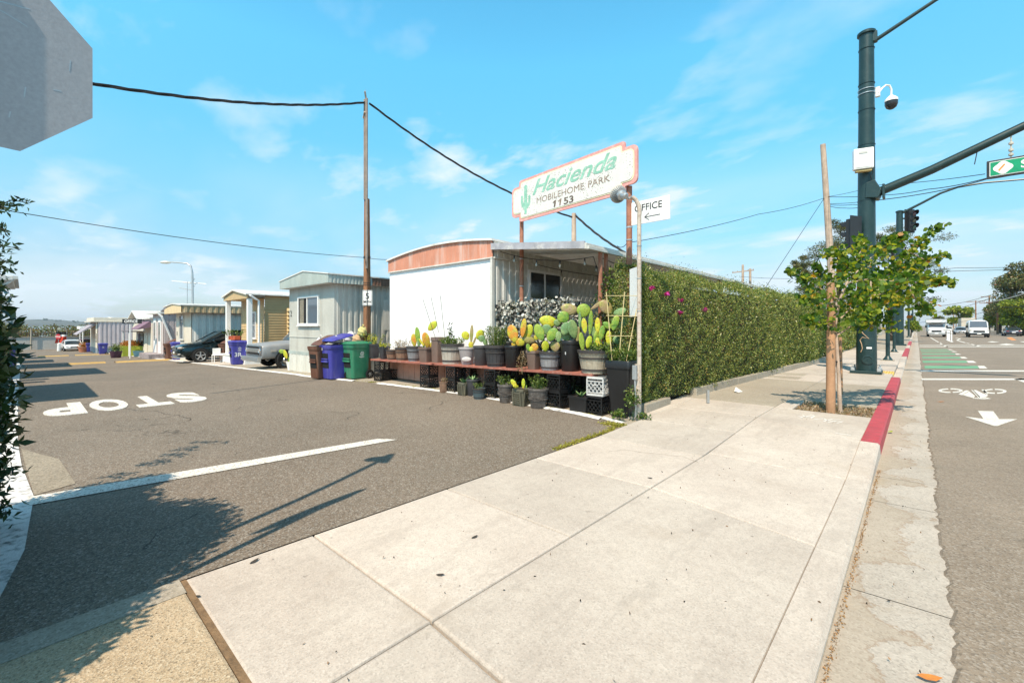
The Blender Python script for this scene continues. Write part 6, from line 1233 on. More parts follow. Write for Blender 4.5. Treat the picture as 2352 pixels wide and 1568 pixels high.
# generic saloon and vans -----------------------------------------------------
def saloon(label, paint, loc, rz, group='cars out on the roads', tail=False, sc=1):
    T, body = car('parked_car' if not group else 'car', label, group, paint, 4.6, 1.82,
      [(0,.7,.35,.62,3,.04),(.08,.86,.25,.72,3.2,.05),(.4,.96,.22,.80,3.6,.06),(1.2,1,.2,.9,3.8,.08),(3.6,1,.22,.94,3.8,.08),(4.3,.95,.26,.96,3.4,.06),(4.55,.84,.35,.9,3,.05),(4.6,.76,.4,.8,3,.05)],
      [(1.0,.84,.8,.92),(1.7,.82,.8,1.32),(2.1,.8,.8,1.42),(3.0,.8,.8,1.42),(3.5,.8,.8,1.3),(4.1,.84,.8,.98)], (.85, 3.6), A['galv'], wr=.31)
    for sx in (-1, 1):
        mb = MB(); mb.ell((sx*.62,.1,.62), (.19,.1,.07)); T.part('headlight', mb, LAMPG, world=False)
        mb = MB(); mb.ell((sx*.6,4.5,.78), (.22,.12,.07)); T.part('tail_light', mb, REDL, world=False)
        mb = MB(); mb.ell((sx*.97,1.5,.95), (.1,.06,.07)); T.part('mirror', mb, paint, world=False)
    mb = MB(); mb.box((-.35,-.01,.45),(.35,.01,.6)); T.part('grille', mb, A['black'], world=False); mb = MB(); mb.box((-.2,4.585,.55),(.2,4.61,.68)); mb.box((-.2,-.03,.36),(.2,-.01,.45)); T.part('number_plate', mb, A['white'], world=False)
    place(T, loc, rz, sc); return T
whp, slv, mar, gry = carpaint('white_car_paint', (.75,.75,.75), .25, 0), carpaint('silver_car_paint', (.42,.44,.47), .25, .5), carpaint('maroon_car_paint', (.2,.01,.03), .2, .3), carpaint('slate_car_paint', (.05,.06,.085), .2, .4)
def street(px, Y, dx=0): a, b = cam2w((px-CX)/FP*Y, Y); return Vector((a, b, ZR+.004))
saloon('silver hatchback coming up behind the white van', slv, street(2208, 83), 0)
saloon('dark blue grey saloon with red tail lights driving away', gry, street(2318, 72), PI) 
saloon('tiny white car in the distance behind the box truck', whp, street(2178, 115), 0)
saloon('white saloon parked before the far carport', whp, (-79.5, 4.3, -1.66), PI*.52, None)
saloon('maroon car parked beside the hanging flag', mar, (-86, 3.5, -1.7), PI*.1, None)
saloon('pale car parked between the ribbed home and the office', slv, (-58, 8.2, zg(-58)), 0, None)
saloon('grey car parked under the trees at the right edge of the road', slv, street(2345, 88), 0)
def van(label, loc, L=5.6, W=2.05, H=2.45, box=None, cabH=None, group='vans and trucks driving towards the camera', name='van', cat='van'):
    T = Thing(name, label, cat, (0,0,0), 0, group); mb = MB(); ch = cabH or H
    mb.loft([section(y, W/2*hw, .38, z, 5, tumble=.04) for y, hw, z in ((0,.84,.95),(.08,.93,1.1),(.55,.98,1.3),(.95,.98,1.42),(1.5,.98,ch-.12),(1.9,.97,ch),(L if not box else 2.3,.97,ch))]); body = T.part('body', mb, whp, world=False, smooth=40)
    ws = MB(); hw = W/2*.84
    y0_, y1_ = .93, 1.52; ws.add([(-hw,y0_-.03,1.40),(hw,y0_-.03,1.40),(hw*.93,y1_-.05,ch-.2),(-hw*.93,y1_-.05,ch-.2)], [(0,1,2,3)]); ws.v = [(x,y-.03,z+.02) for x,y,z in ws.v]; T.part('windscreen', ws, A['skyglass'], world=False)
    for sx in (-1, 1):
        mb = MB(); mb.add([(sx*W/2*.985,1.35,1.35),(sx*W/2*.985,2.1,1.35),(sx*W/2*.965,2.1,ch-.3),(sx*W/2*.965,1.65,ch-.3)], [(0,1,2,3)]); T.part('side_window', mb, A['glass'], world=False)
        mb = MB(); mb.ell((sx*W*.38,.1,.98), (.19,.12,.12)); T.part('headlight', mb, LAMPG, world=False)
        mb = MB(); mb.cbox((sx*(W/2+.14),1.15,1.5), (.2,.08,.34)); mb.bar((sx*W/2*.95,1.2,1.4),(sx*(W/2+.1),1.17,1.4),.04,.04); T.part('mirror', mb, A['black'], world=False)
        for y in (.95, (L-1.2)): arch(T, body, sx*W/2*1.0, y, .36, sx); wheel(T, sx*W/2*1.005, y, .36, sx, A['galv'])
    mb = MB(); mb.loft([section(y, W/2*h_, .34, .62, 5) for y, h_ in ((-.06,.86),(.0,.96),(.3,1.0))]); T.part('bumper', mb, A['black'] if not box else sm, world=False)
    mb = MB(); mb.box((-W*.27,-.03,.72),(W*.27,.06,.98)); T.part('grille', mb, A['black'], world=False); mb = MB(); mb.box((-.2,-.08,.46),(.2,-.062,.58)); T.part('number_plate', mb, A['white'], world=False)
    if box:
        bw, bh = box; mb = MB(); mb.box((-bw/2,2.25,.75),(bw/2,L,bh)); mb.box((-bw/2,.75,ch+.12),(bw/2,2.25,bh)); T.part('cargo_box', mb, whp, world=False, bevel=.03)
        mb = MB(); mb.box((-bw/2-.01,.72,bh-.1),(bw/2+.01,.76,bh+.01)); mb.box((-bw/2-.01,.72,ch+.11),(bw/2+.01,.75,ch+.17)); T.part('box_trim', mb, A['galv'], world=False)
    place(T, loc, 0, 1); return T
van('white van with a dark grille driving in the near lane', street(2249, 61.5), H=2.45)
van('white box truck with a high front overhang at the kerb', street(2151, 64.5), L=6.6, W=1.95, cabH=1.98, box=(2.2, 2.62), name='box_truck', cat='truck')
T = Thing('trailer', 'tall pale freight trailer behind the white van', 'trailer', (0,0,0)); mb = MB(); mb.box((-1.25,0,1.0),(1.25,12,3.6)); T.part('box', mb, M('pale_trailer', (.55,.5,.42), .6, .1, 1, .1), world=False, bevel=.03); mb = MB(); mb.box((-1.0,.3,.5),(1.0,11.5,1.0)); T.part('chassis', mb, A['blackm'], world=False)
for y in (1.5, 9.5, 10.8):
    for sx in (-1, 1): wheel(T, sx*1.2, y, .48, sx, A['galv'])
place(T, street(2224, 112), 0)
# delineator posts
for i, (px_, yb, lab) in enumerate(((2176, 781, 'left'), (2179.5, 783, 'middle'), (2185, 785, 'right'))):
    p = G(px_, yb, ZR); T = Thing('lane_delineator', f'{lab} one of three white flexible posts dividing the road', 'delineator', p, 0, 'white flexible lane posts'); mb = MB(); mb.lathe([(.14,0),(.14,.04),(.06,.06),(.06,1.05),(.04,1.09)], p, 12); T.part('post', mb, A['white'], smooth=30); mb = MB(); mb.lathe([(.062,.8),(.062,.9)], p, 12, caps=False); T.part('band', mb, A['galv'])
# ---------------------------------------------------------------- far end of the lane
FW = Thing('boundary_wall', 'long grey concrete wall closing the far end of the lane', 'wall', (-89.5, 0, -1.7)); mb = MB(); mb.box((-89.9,-80,-1.7),(-89.6,60,.02)); FW.part('panel', mb, M('wall_concrete', (.42,.41,.39), .8, .06, .4, .1, 20)); mb = MB(); mb.box((-90.0,-80,.02),(-89.5,60,.1)); FW.part('coping', mb, A['conc2'])
PF = Thing('picket_fence', 'dark picket fence standing on top of the far wall', 'fence', (-89.75, 0, .1)); mb = MB()
for k in range(420): y = -50 + k*.26; mb.box((-89.8,y,.1),(-89.72,y+.07,.8+.1*random.random()))
PF.part('pickets', mb, A['woodg'] if False else M('dark_pickets', (.08,.06,.045), .8)); mb = MB(); mb.box((-89.7,-50,.5),(-89.66,60,.58)); PF.part('rail', mb, bpy.data.materials['dark_pickets'])
mb = MB(); q = onY(71, 799, 62); mb.tube([(-89.3,q.y,-1.6),(-89.3,q.y,1.35)], .09, 8); T = Thing('fence_post', 'pale thick post standing before the far fence', 'post', (-89.3,q.y,-1.6)); T.part('post', mb, A['conc2']); mb = MB(); mb.cbox((-89.3,q.y,1.35), (.24,.24,.08)); T.part('cap', mb, A['conc2'])
pts = []; 
r3 = np.random.default_rng(5)
for k in range(60):
    c_ = np.array([-97 - 14*r3.random(), -25 + 60*r3.random(), .3 + .5*r3.random()]); p_, _ = ball(c_, (2.2+2*r3.random(), 2.2+2*r3.random(), .9+.8*r3.random()), 420, .5); pts.append(p_)
solo('marsh_scrub', None, None, kind='stuff', me=cloud(np.concatenate(pts), .16, mats=A['scrub'], up=.6, name='marsh_scrub'))
mb = MB(); mb.box((-3800,-2500,-1.95),(-118,-2,-1.9)) ; mb.v = [(x, y*1.0, z) for x, y, z in mb.v]; mb = MB(); mb.quad((-3800,-2600,-1.6),(-125,-1500,-1.6),(-125,1200,-1.6),(-3800,2600,-1.6)); m, nt, pp = base_mat('bay_water'); pp.inputs['Base Color'].default_value = (.22,.24,.24,1); pp.inputs['Roughness'].default_value = .35; struct('water', mb, m)
mb = MB(); n = 90
def hillz(b): return 22 + 14*math.sin(b/210+.5) + 7*math.sin(b/83+2) + 4*math.sin(b/31) 
V = []
for i in range(n+1):
    b = -1500 + 2300*i/n; fall = max(0, min(1, (620-b)/500)) ; h_ = hillz(b)*fall*.62 + 1; V += [(-2150, b, -2), (-2250, b, h_*.75), (-2350, b, h_), (-2600, b, h_*.6)]
mb.add(V, [(i*4+j, (i+1)*4+j, (i+1)*4+j+1, i*4+j+1) for i in range(n) for j in range(3)]); struct('hills', mb, M('hill_scrub', (.075,.085,.075), .9, .4, .01, 0))
HP = []
for i in range(900): b = r3.uniform(-1500, 620); fall = max(0, min(1, (620-b)/500)); h_ = hillz(b)*fall*.62; HP.append((-2300+r3.uniform(-60,60), b, h_*r3.uniform(.5,1.05)))
solo('hill_woods', None, None, kind='stuff', me=cloud(np.array(HP), 4.5, mats=A['leafd'], round_=True, up=.3, name='hill_woods'))
p = at_base(134, 799); T = Thing('stop_sign', 'small red stop sign on a thin post at the far end of the lane', 'sign', p); Us = Vector((CA, SA, 0)); c_ = onY(133.5, 773, 58); z_ = zg(c_.x)
f = Fr(c_, Us); oc = [(.36*math.cos(PI/8+k*PI/4), .36*math.sin(PI/8+k*PI/4)) for k in range(8)]; mb = MB(); mb.prism(oc, f.O, f.U, f.V, 0, .02); T.loc = Vector((c_.x, c_.y, z_)); T.o.location = T.loc; T.inv = Matrix.Translation(T.loc).inverted(); pl = T.part('plate', mb, M('stop_red', (.45,.02,.03), .5)); mb = MB(); f.text(mb, 'STOP', 0, -.1, .27, .021, bold=.02, center=True); T.part('lettering', mb, A['white'], pl); mb = MB(); mb.tube([(c_.x,c_.y+.03,z_),(c_.x,c_.y+.03,c_.z)], .03, 6); T.part('post', mb, A['galv'])
FL = Thing('flag', 'red white and black flag hanging beside the far carport', 'flag', (-82.4, 4.8, 1.6)); c_ = onY(145, 762, 60); mb = MB(); n = 8
for k, (t0, t1) in enumerate(((0,.25),(.25,.42),(.42,1))):
    V = []
    for i in range(n+1):
        for t in (t0, t1): V.append(c_ + Vector((.12*math.sin(i*1.3+t*2), -.7+ .14*i*.9, -1.5*t)) + Vector((0,.1*math.sin(t*5),0)))
    mb.add(V, [(2*i, 2*i+1, 2*i+3, 2*i+2) for i in range(n)], k)
FL.loc = c_.copy(); FL.o.location = c_; FL.inv = Matrix.Translation(c_).inverted(); FL.part('cloth', mb, [A['black'], A['white'], M('flag_red', (.6,.05,.02), .8)]); mb = MB(); mb.tube([c_+Vector((0,.35,.1)), Vector((c_.x,c_.y+.35,-1.65))], .03, 6); FL.part('pole', mb, A['galv'])
mb = MB(); p = Vector((-81.2,3.0,-1.64)); mb.lathe([(.2,0),(.22,.1),(.18,.8),(.2,.95),(.05,1.05)], p, 12); solo('bollard', mb, A['white'], 'white bollard beside the far white car', 'bollard', smooth=40)
# ---------------------------------------------------------------- lamp and aerials over the homes
b_ = onY(443, 800, 27.5); zb_ = zg(b_.x); T = Thing('street_lamp', 'slim grey lamp post with a long arm above the ribbed home', 'street lamp', (b_.x, b_.y, zb_)); tt = lambda x, y: onY(x, y, 27.5)
mb = MB(); mb.tube([(b_.x,b_.y,zb_), tt(442,640), tt(441.5,625), tt(438,611), tt(430,605), tt(410,603), tt(386,601.5)], [.085,.06,.055,.05,.045,.04,.035], 10); T.part('pole', mb, A['galv'], smooth=True)
mb = MB(); mb.ell(tt(380,602.5), (.34,.18,.09), camR()); T.part('lamp_head', mb, M('lamp_glass', (.6,.6,.55), .3))
def aerial(px, y0, y1, Y, bars, label):
    p = onY(px, y1, Y); T = Thing('tv_aerial', label, 'aerial', p, 0, 'television aerials on the roofs'); mb = MB(); mb.tube([p, onY(px, y0, Y)], .02, 5); T.part('mast', mb, A['galv'])
    mb = MB()
    for (x0, ya, x1, yb) in bars: mb.tube([onY(x0, ya, Y), onY(x1, yb, Y+.3)], .018, 5)
    T.part('elements', mb, A['galv'])
aerial(430, 646, 703, 33, [(394,645,474,652),(412,661,440,666),(420,649,450,652),(436,648,447,658),(447,640,440,650)], 'large television aerial beside the grey lamp post')
aerial(260, 730, 737, 60, [(248,729,271,730)], 'small television aerial on the far ribbed home roof')
# ---------------------------------------------------------------- hedge
def hedge(label, a_front, a_back, b0, b1, zt, dens, ls0, ls1, afun=None, name='hedge'):
    T = Thing(name, label, 'hedge', ((a_front+a_back)/2, b0, 0.1)); af = afun or (lambda b: a_front)
    P = []; N = []
    def add(n, fn):
        for _ in range(n):
            p, nn, b = fn(); P.append(p); N.append(nn)
    def lump(b, z): return .05*math.sin(b*1.3+z*1.1) + .05*math.sin(b*7.1+2*math.sin(z*3))*math.sin(z*7.3+b*1.7) + .035*math.sin(z*13+b*3+1)*math.sin(b*11-z*4)
    L = b1-b0; rr = random
    def bpick(): 
        while True:
            b = b0 + L*rr.random()**1.75
            return b
    def front():
        b = bpick(); z = .18 + (zt-.1)*rr.random()**.95; d = abs(rr.gauss(0,.10))
        rnd = max(0, z-(zt-.55))**2*1.1; bul = .12*math.sin(min(1, z/zt)*PI)
        return (af(b) + lump(b,z)*.9 + bul - d - rnd, b, min(z, zt+.02*math.sin(b*3)+.04*rr.random())), (1,-.2,.5), b
    def topf():
        b = bpick(); a = a_back + (af(b)-a_back)*rr.random(); rnd = max(0, a-(af(b)-.45))**2*1.3
        return (a, b, zt + .07*math.sin(b*1.9+a*3) + .05*math.sin(b*4.7) - rnd + abs(rr.gauss(0,.04))*(1 if rr.random() < .8 else 3)), (0,0,1), b
    def end():
        a = a_back + (af(b0)-a_back)*rr.random(); z = .15 + (zt-.1)*rr.random()
        return (a, b0 + lump(a*2,z)*.7 + abs(rr.gauss(0,.08)) - .1*math.sin(z/zt*PI), z), (0,-1,.4), b0
    add(int(dens*.68), front); add(int(dens*.2), topf); add(int(dens*.12), end)
    P = np.array(P); N = np.array(N, float); sz = ls0 + (ls1-ls0)*np.clip((P[:,1]-b0)/L, 0, 1)
    T.rawpart('leaves', cloud(P, sz, nrm=N, bias=.3, asp=.5, mats=A['hedge'], name='leaves'))
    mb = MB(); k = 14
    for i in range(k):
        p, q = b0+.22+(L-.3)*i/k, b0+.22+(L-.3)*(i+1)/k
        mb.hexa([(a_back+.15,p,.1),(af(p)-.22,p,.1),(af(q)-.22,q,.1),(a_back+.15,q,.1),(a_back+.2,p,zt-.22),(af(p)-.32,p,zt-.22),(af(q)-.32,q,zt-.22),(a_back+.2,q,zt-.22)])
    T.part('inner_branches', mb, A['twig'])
    for i in range(14): mb = MB(); b = b0 + L*rr.random()**1.6; x = af(b)-.25; mb.tube([(x,b,.05),(x+.06,b+.05,.4),(x+.02,b+.12,.9)], .016, 5); T.part('stem', mb, A['twig'])
    return T
afr = lambda b: -3.62 + .72*max(0, (b-8.5)/14.3)**1.1
HG = hedge('tall clipped green hedge running beside the sidewalk behind the lamp pipe', -3.62, -4.25, 7.55, 22.9, 2.68, 135000, .014, .03, afr)
fl = []
for i, (x, y) in enumerate(((1497,662),(1531,675),(1563,689),(1618,710),(1563,717),(1447,660),(1448,679))):
    ray = cam2w((x-CX)/FP, 1); Y = (-3.5 if x > 1470 else -4.3)/ray[0]; c_ = onY(x, y, Y-.06); pts, _ = ball(c_, (.055,.055,.045), 26, .9); HG.rawpart('flower', cloud(pts, .022, mats=A['magenta'], round_=True, name='flower'))
# shrub inside the yard with magenta flowers left of the hedge
T = Thing('flowering_shrub', 'leafy bougainvillea shrub rising behind the rusty sign post', 'shrub', (-4.6, 8.6, 0)); 
P = np.concatenate([ball((-4.75,8.3,z_), (r_,r_,.4), n_, .8)[0] for z_, r_, n_ in ((2.45,.3,420),(2.05,.4,700),(1.6,.45,900),(1.1,.5,900),(.6,.5,900))]); T.rawpart('leaves', cloud(P, .03, mats=A['leafm'], up=.3, name='leaves')); stems(T, (-4.7,8.4,0), .25, 2.5, 9, A['twig'], thick=.012)
# weeds at the foot of the pipe
for i, (x, y, n_, lab) in enumerate(((1452,912,260,'leafy shoots climbing the lower lamp pipe'), (1420,950,160,'small green weeds beside the pale boulder'), (1476,955,120,'weeds at the hedge corner behind the pipe'))):
    c_ = onY(x, y, 7.45); c_.z = max(c_.z, .06); T = Thing('weed', lab, 'weed', (c_.x, c_.y, 0), 0, 'weeds at the hedge corner'); pts, _ = ball(c_, (.16,.12,.2 if i == 0 else .07), n_, .9); pts[:,2] = np.maximum(pts[:,2], .02); T.rawpart('leaves', cloud(pts, .024, mats=A['leafm'], up=.5)); mb = MB(); [mb.tube([(c_.x+random.gauss(0,.05),c_.y,0),(c_.x+random.gauss(0,.07),c_.y+random.gauss(0,.05),c_.z)], .004, 4) for _ in range(7)]; T.part('stems', mb, A['leafd'])
# low kerb wall of the hedge
T = Thing('hedge_kerb', 'low cracked concrete kerb wall along the foot of the hedge', 'kerb wall', (-3.45, 7.6, 0)); r4 = random.Random(4); b = 7.42
while b < 23.2:
    L_ = r4.uniform(.9, 1.7); x0, x1 = afr(b)+.08, afr(b+L_)+.08; hh = .2+.02*r4.random()
    if not (9.05 < b+L_/2 < 9.3):
        mb = MB(); z0_ = zs(max(x0, I), b)-.05; mb.hexa([(x0-.14,b+.01,z0_),(x0,b+.01,z0_),(x1,b+L_-.01,z0_),(x1-.14,b+L_-.01,z0_),(x0-.14,b+.01,z0_+hh),(x0-.01,b+.01,z0_+hh),(x1-.01,b+L_-.01,z0_+hh),(x1-.14,b+L_-.01,z0_+hh)]); T.part('block', mb, A['conc2'], bevel=.012)
    b += L_
mb = MB(); c_ = G(1670, 930, .1); mb.tube([(c_.x-.35,c_.y-.0,.1),(c_.x-.35,c_.y,.35)], .03, 7); T.part('pipe_stub', mb, A['galv'])
mb = MB(); c_ = G(1625, 879+40, .1)
solo('paper_scrap', MB().add([tuple(Vector(G(*q_, .103)) + Vector((0,0,dz))) for q_, dz in (((1690,893),.05),((1706,899),.0),((1696,902),.01),((1686,901),.03))], [(0,1,2,3)]), A['white'], 'crumpled white paper scrap against the hedge kerb', 'litter')
# hedge continuing beyond
hedge('second lower hedge farther along the sidewalk past the signal pole', -3.1, -4.4, 26, 41, 2.35, 16000, .04, .07)
hedge('distant clipped hedge beyond the second signal pole', -3.2, -4.4, 46, 62, 1.9, 6000, .07, .09)
T = Thing('building', 'far pale low building with dark openings beyond the hedges', 'building', (-6, 70, 0)); mb = MB(); mb.box((-14,70,0),(-4.4,100,3.4)); T.part('wall', mb, A['cream']); mb = MB(); mb.box((-14.2,69.6,3.4),(-4.2,100,3.7)); T.part('roof', mb, A['roofd']); f = Fr((-4.4,70,0),(0,1,0)); 
for k in range(5): mb = MB(); f.rect(mb, 1+k*5, .8, 4+k*5, 2.6, 0, .04); T.part('window', mb, A['glass'])
# ---------------------------------------------------------------- left shrub over the camera's left shoulder
# metal plate visible: tall shrub mass
T = Thing('shrub', 'large rounded dark green shrub at the left edge by the stop sign', 'shrub', (-4.0, -1.0, 0))
P = []; cs = [((-5.42,-.42,1.05),(.34,.34,1.15),3600), ((-3.9,-.97,1.3),(1.0,.97,1.45),17000), ((-4.9,-1.0,1.2),(.8,.8,1.2),5000), ((-3.1,-1.15,1.0),(.72,.75,1.15),8000), ((-4.35,-1.25,2.0),(.7,.7,.7),3500)]
for c_, r_, n_ in cs: p, d = ball(c_, r_, n_, .3); p = p[p[:,2] > .02]; p += d[:len(p)]*0; P.append(p)
P = np.concatenate(P); T.rawpart('leaves', cloud(P, .036, asp=.4, mats=A['leafd'], up=.2, name='leaves'))
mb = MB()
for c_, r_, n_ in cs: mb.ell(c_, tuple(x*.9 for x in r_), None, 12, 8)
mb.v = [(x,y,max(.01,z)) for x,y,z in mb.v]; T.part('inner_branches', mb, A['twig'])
# sprigs that reach into view
SPR = [(30,480,4.3),(70,466,4.3),(18,530,4.2),(36,570,4.2),(14,600,4.1),(30,620,4.1),(10,660,4.0),(22,690,4.0),(8,720,4.0),(12,800,3.9),(16,850,3.9),(12,900,3.8),(20,935,3.8),(14,960,3.8),(10,1000,3.7),(22,1035,3.7),(36,1092,3.6),(18,1070,3.6),(10,1120,3.6),(8,1160,3.5),(12,1190,3.5)]
PP = []; NN = 0; mb = MB()
for x, y, Y in SPR:
    tip = onY(x, y, Y); root = onY(-30, y+18, Y+.05); mid = root.lerp(tip, .55) + Vector((0,0,.06)); mb.tube([root, mid, tip], [.008,.006,.002], 4)
    for k in range(40):
        u = .1 + .92*random.random(); q = root.lerp(mid, u/.55) if u < .55 else mid.lerp(tip, (u-.55)/.45); PP.append(tuple(q + Vector((random.gauss(0,.03),random.gauss(0,.03),random.gauss(0,.03)))))
T.rawpart('sprig_leaves', cloud(np.array(PP), .032, asp=.36, mats=A['leafd'], name='sprig_leaves')); T.part('sprigs', mb, A['twig'])
# stop sign seen from behind, with a gooseneck lamp above
c_ = Vector((*cam2w(-2.52, 2.03), HC + 1.302)); Us = Vector((0,1,0)); Us = Vector((CA*(-.55)+SA*(-.83)*-1*-1, 0, 0)) if False else Vector((0,-1,0))
e1 = Vector((*cam2w(-1.88*1.2, 1.99*1.2), c_.z)); e2 = Vector((*cam2w(-2.0*1.2, 1.81*1.2), c_.z)); Us = (e1-e2).normalized(); c_ = e1 - Us*.45; c_.z = HC + 1.302
T = Thing('stop_sign', 'back of a grey octagonal stop sign high at the upper left', 'sign', (c_.x, c_.y, 0)); f = Fr(c_, Us); R8 = .45/math.cos(PI/8)
oc = [(R8*math.cos(PI/8+k*PI/4), R8*math.sin(PI/8+k*PI/4)) for k in range(8)]; mb = MB(); mb.prism(oc, f.O, f.U, f.V, -.002, .001)
signgrey = M('aluminium_sign_back', (.36,.36,.38), .55, .05, 3, .1, 60, metal=.15, dirt=(.46,.45,.43), dirtamt=.3, dscale=3, streak=True); pl = T.part('plate', mb, signgrey)
mb = MB(); mb.prism([(x*.995,y*.995) for x, y in oc], f.O, f.U, f.V, -.005, -.0025) ; T.part('red_face', mb, M('stop_sign_face', (.42,.02,.03), .5), pl)
Nn = f.N; pst = c_ + Nn*.035 + Us*-.06; mb = MB(); mb.cbox((pst.x, pst.y, 1.75), (.06,.05,3.5), math.atan2(Us.y, Us.x)); T.part('post', mb, A['galv'])
mb = MB()
for dz in (-.28,.28): q = c_ + Nn*.02 + Vector((0,0,dz)) - Us*.06; mb.ell(q, (.012,.012,.012), None, 8, 5)
T.part('bolt', mb, A['galv'], pl)
mb = MB()  # scratches and slanting shadow marks, both drawn on the plate as thin bars
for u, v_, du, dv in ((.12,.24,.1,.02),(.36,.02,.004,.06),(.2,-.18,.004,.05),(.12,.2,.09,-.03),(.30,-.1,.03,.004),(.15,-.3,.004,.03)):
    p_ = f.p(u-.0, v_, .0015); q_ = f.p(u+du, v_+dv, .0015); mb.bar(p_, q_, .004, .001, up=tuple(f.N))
T.part('scratches_shadow_marks', mb, A['galv'], pl)
LPb = Vector((*cam2w(-2.95, 1.75), 0)); T = Thing('lamp_pipe', 'pipe post with a bell lamp out of frame whose shadow falls on the lane', 'lamp', LPb)
ltip = Vector((*cam2w(-2.77, 2.42), 4.55)); mb = MB(); mb.tube([LPb, LPb+Vector((0,0,3.6)), LPb.lerp(Vector((ltip.x,ltip.y,0)), .35)+Vector((0,0,4.1)), ltip-(ltip-LPb).normalized()*.1], .035, 8); T.part('pipe', mb, A['pipe'], smooth=True)
hd = lathe_ax([(.03,-.22),(.08,-.16),(.09,-.04),(.16,.0),(.165,.08),(.01,.085)], ltip, Vector((.5,.5,.2)).to_track_quat('Z','Y').to_matrix()); T.part('lamp_head', hd, A['galv'], smooth=30)
# ---------------------------------------------------------------- street tree with its stake
tb = G(1914, 948, .055); tb = Vector((tb.x, 9.62, .05)); YT = tb.dot(Vector((-SA, CA, 0)))
T = Thing('street_tree', 'young street tree with yellowing heart shaped leaves beside the red kerb', 'tree', tb)
def tp(x, y, d=0): return onY(x, y, YT + .05 + d)
trunk = [Vector((tb.x+.09, tb.y+.12, .04)), tp(1926,860), tp(1922,800), tp(1918,745), tp(1928,690), tp(1945,650)]
mb = MB(); mb.tube(trunk, [.036,.03,.028,.026,.022,.018], 9); T.part('trunk', mb, A['woodg'], smooth=True)
limbs = [([(1922,770,0),(1960,745,-.1),(1990,735,-.2),(2050,725,-.3)],0), ([(1918,745,0),(1960,700,.2),(2030,640,.3),(2090,580,.3),(2160,518,.2)],1), ([(1945,650,0),(2000,640,-.2),(2080,650,-.3),(2130,640,-.3),(2190,652,-.4)],1), ([(1928,690,0),(1880,660,.1),(1850,640,.2),(1812,622,.2)],1), ([(1928,690,0),(1890,700,-.2),(1860,680,-.3),(1850,690,-.4)],0),
         ([(1945,650,0),(1960,610,.2),(1930,580,.3),(1890,585,.2)],1), ([(1945,650,0),(1990,600,0),(2040,560,.1),(2075,540,.1)],1), ([(1960,700,.2),(2020,700,.4),(2080,690,.5),(2120,650,.5)],1), ([(1990,745,-.2),(2030,755,-.3),(2050,770,-.35)],0), ([(1960,700,0),(1990,680,-.4),(2060,670,-.6),(2110,610,-.7)],1),
         ([(1922,760,0),(1880,740,-.2),(1850,730,-.3)],0), ([(1960,610,.2),(1980,570,.4),(1970,545,.5)],0), ([(2030,640,.3),(2060,620,.6),(2110,600,.8)],1), ([(2080,650,-.3),(2110,700,-.3),(2130,720,-.3)],1), ([(1945,650,0),(1900,640,.4),(1870,610,.5)],1), ([(2000,640,-.2),(2000,700,-.6),(1980,740,-.7)],0), ([(2090,580,.3),(2130,600,.2),(2165,585,.1)],1)]
PP = []; lm = MB()
for pts, _ in limbs:
    V = [tp(*p) for p in pts]; k = len(V); lm.tube(V, [.014 - .010*i/(k-1) for i in range(k)], 6)
    tot = sum((V[i+1]-V[i]).length for i in range(k-1)); n_ = int(tot*185)
    for q in range(n_):
        u = random.random()**.75*(k-1); i = min(k-2, int(u)); c_ = V[i].lerp(V[i+1], u-i); w_ = .15*(1.1-.8*u/(k-1)); PP.append(tuple(c_ + Vector((random.gauss(0,w_),random.gauss(0,w_),random.gauss(0,w_*.8)))))
T.part('limbs', lm, A['woodg'], smooth=True); PP = [q_ for q_ in PP if q_[2] > 1.5]; T.rawpart('leaves', cloud(np.array(PP), .039, mats=A['leaft'], round_=True, up=.2, name='leaves'))
lp = Vector((tb.x-.03, tb.y-.05, .05)); T2 = Thing('tree_stake', 'thick leaning wooden stake tied to the young street tree', 'stake', lp); mb = MB(); top = tp(1901,560,-.0); top.z = min(top.z, 3.05); mb.tube([lp, lp.lerp(tp(1909,706), 1), tp(1907,650)], [.072,.066,.062], 14); T2.part('pole', mb, A['stake'], smooth=True)
mb = MB()
for y_ in (765, 830): q = tp(1911, y_); mb.lathe([(.074,-.008),(.082,-.008),(.082,.008),(.074,.008)], q, 14); mb.bar(q, q+Vector((.12,.1,.01)), .015, .02)
T2.part('tie', mb, A['black'])
s2 = G(1932, 905, .1); mb = MB(); mb.tube([(s2.x,s2.y,.05),(s2.x-.02,s2.y,1.35)], .035, 10); solo('tree_stake', mb, A['stake'], 'shorter second stake standing behind the young street tree', 'stake', smooth=True)
rr_ = [(random.uniform(-1.64,-.56), random.uniform(9.36,10.55), .055+.02*random.random()) for _ in range(1500)]
solo('leaf_litter', None, None, kind='stuff', me=cloud(np.array(rr_), .028, asp=.35, mats=A['dry'], name='leaf_litter'))
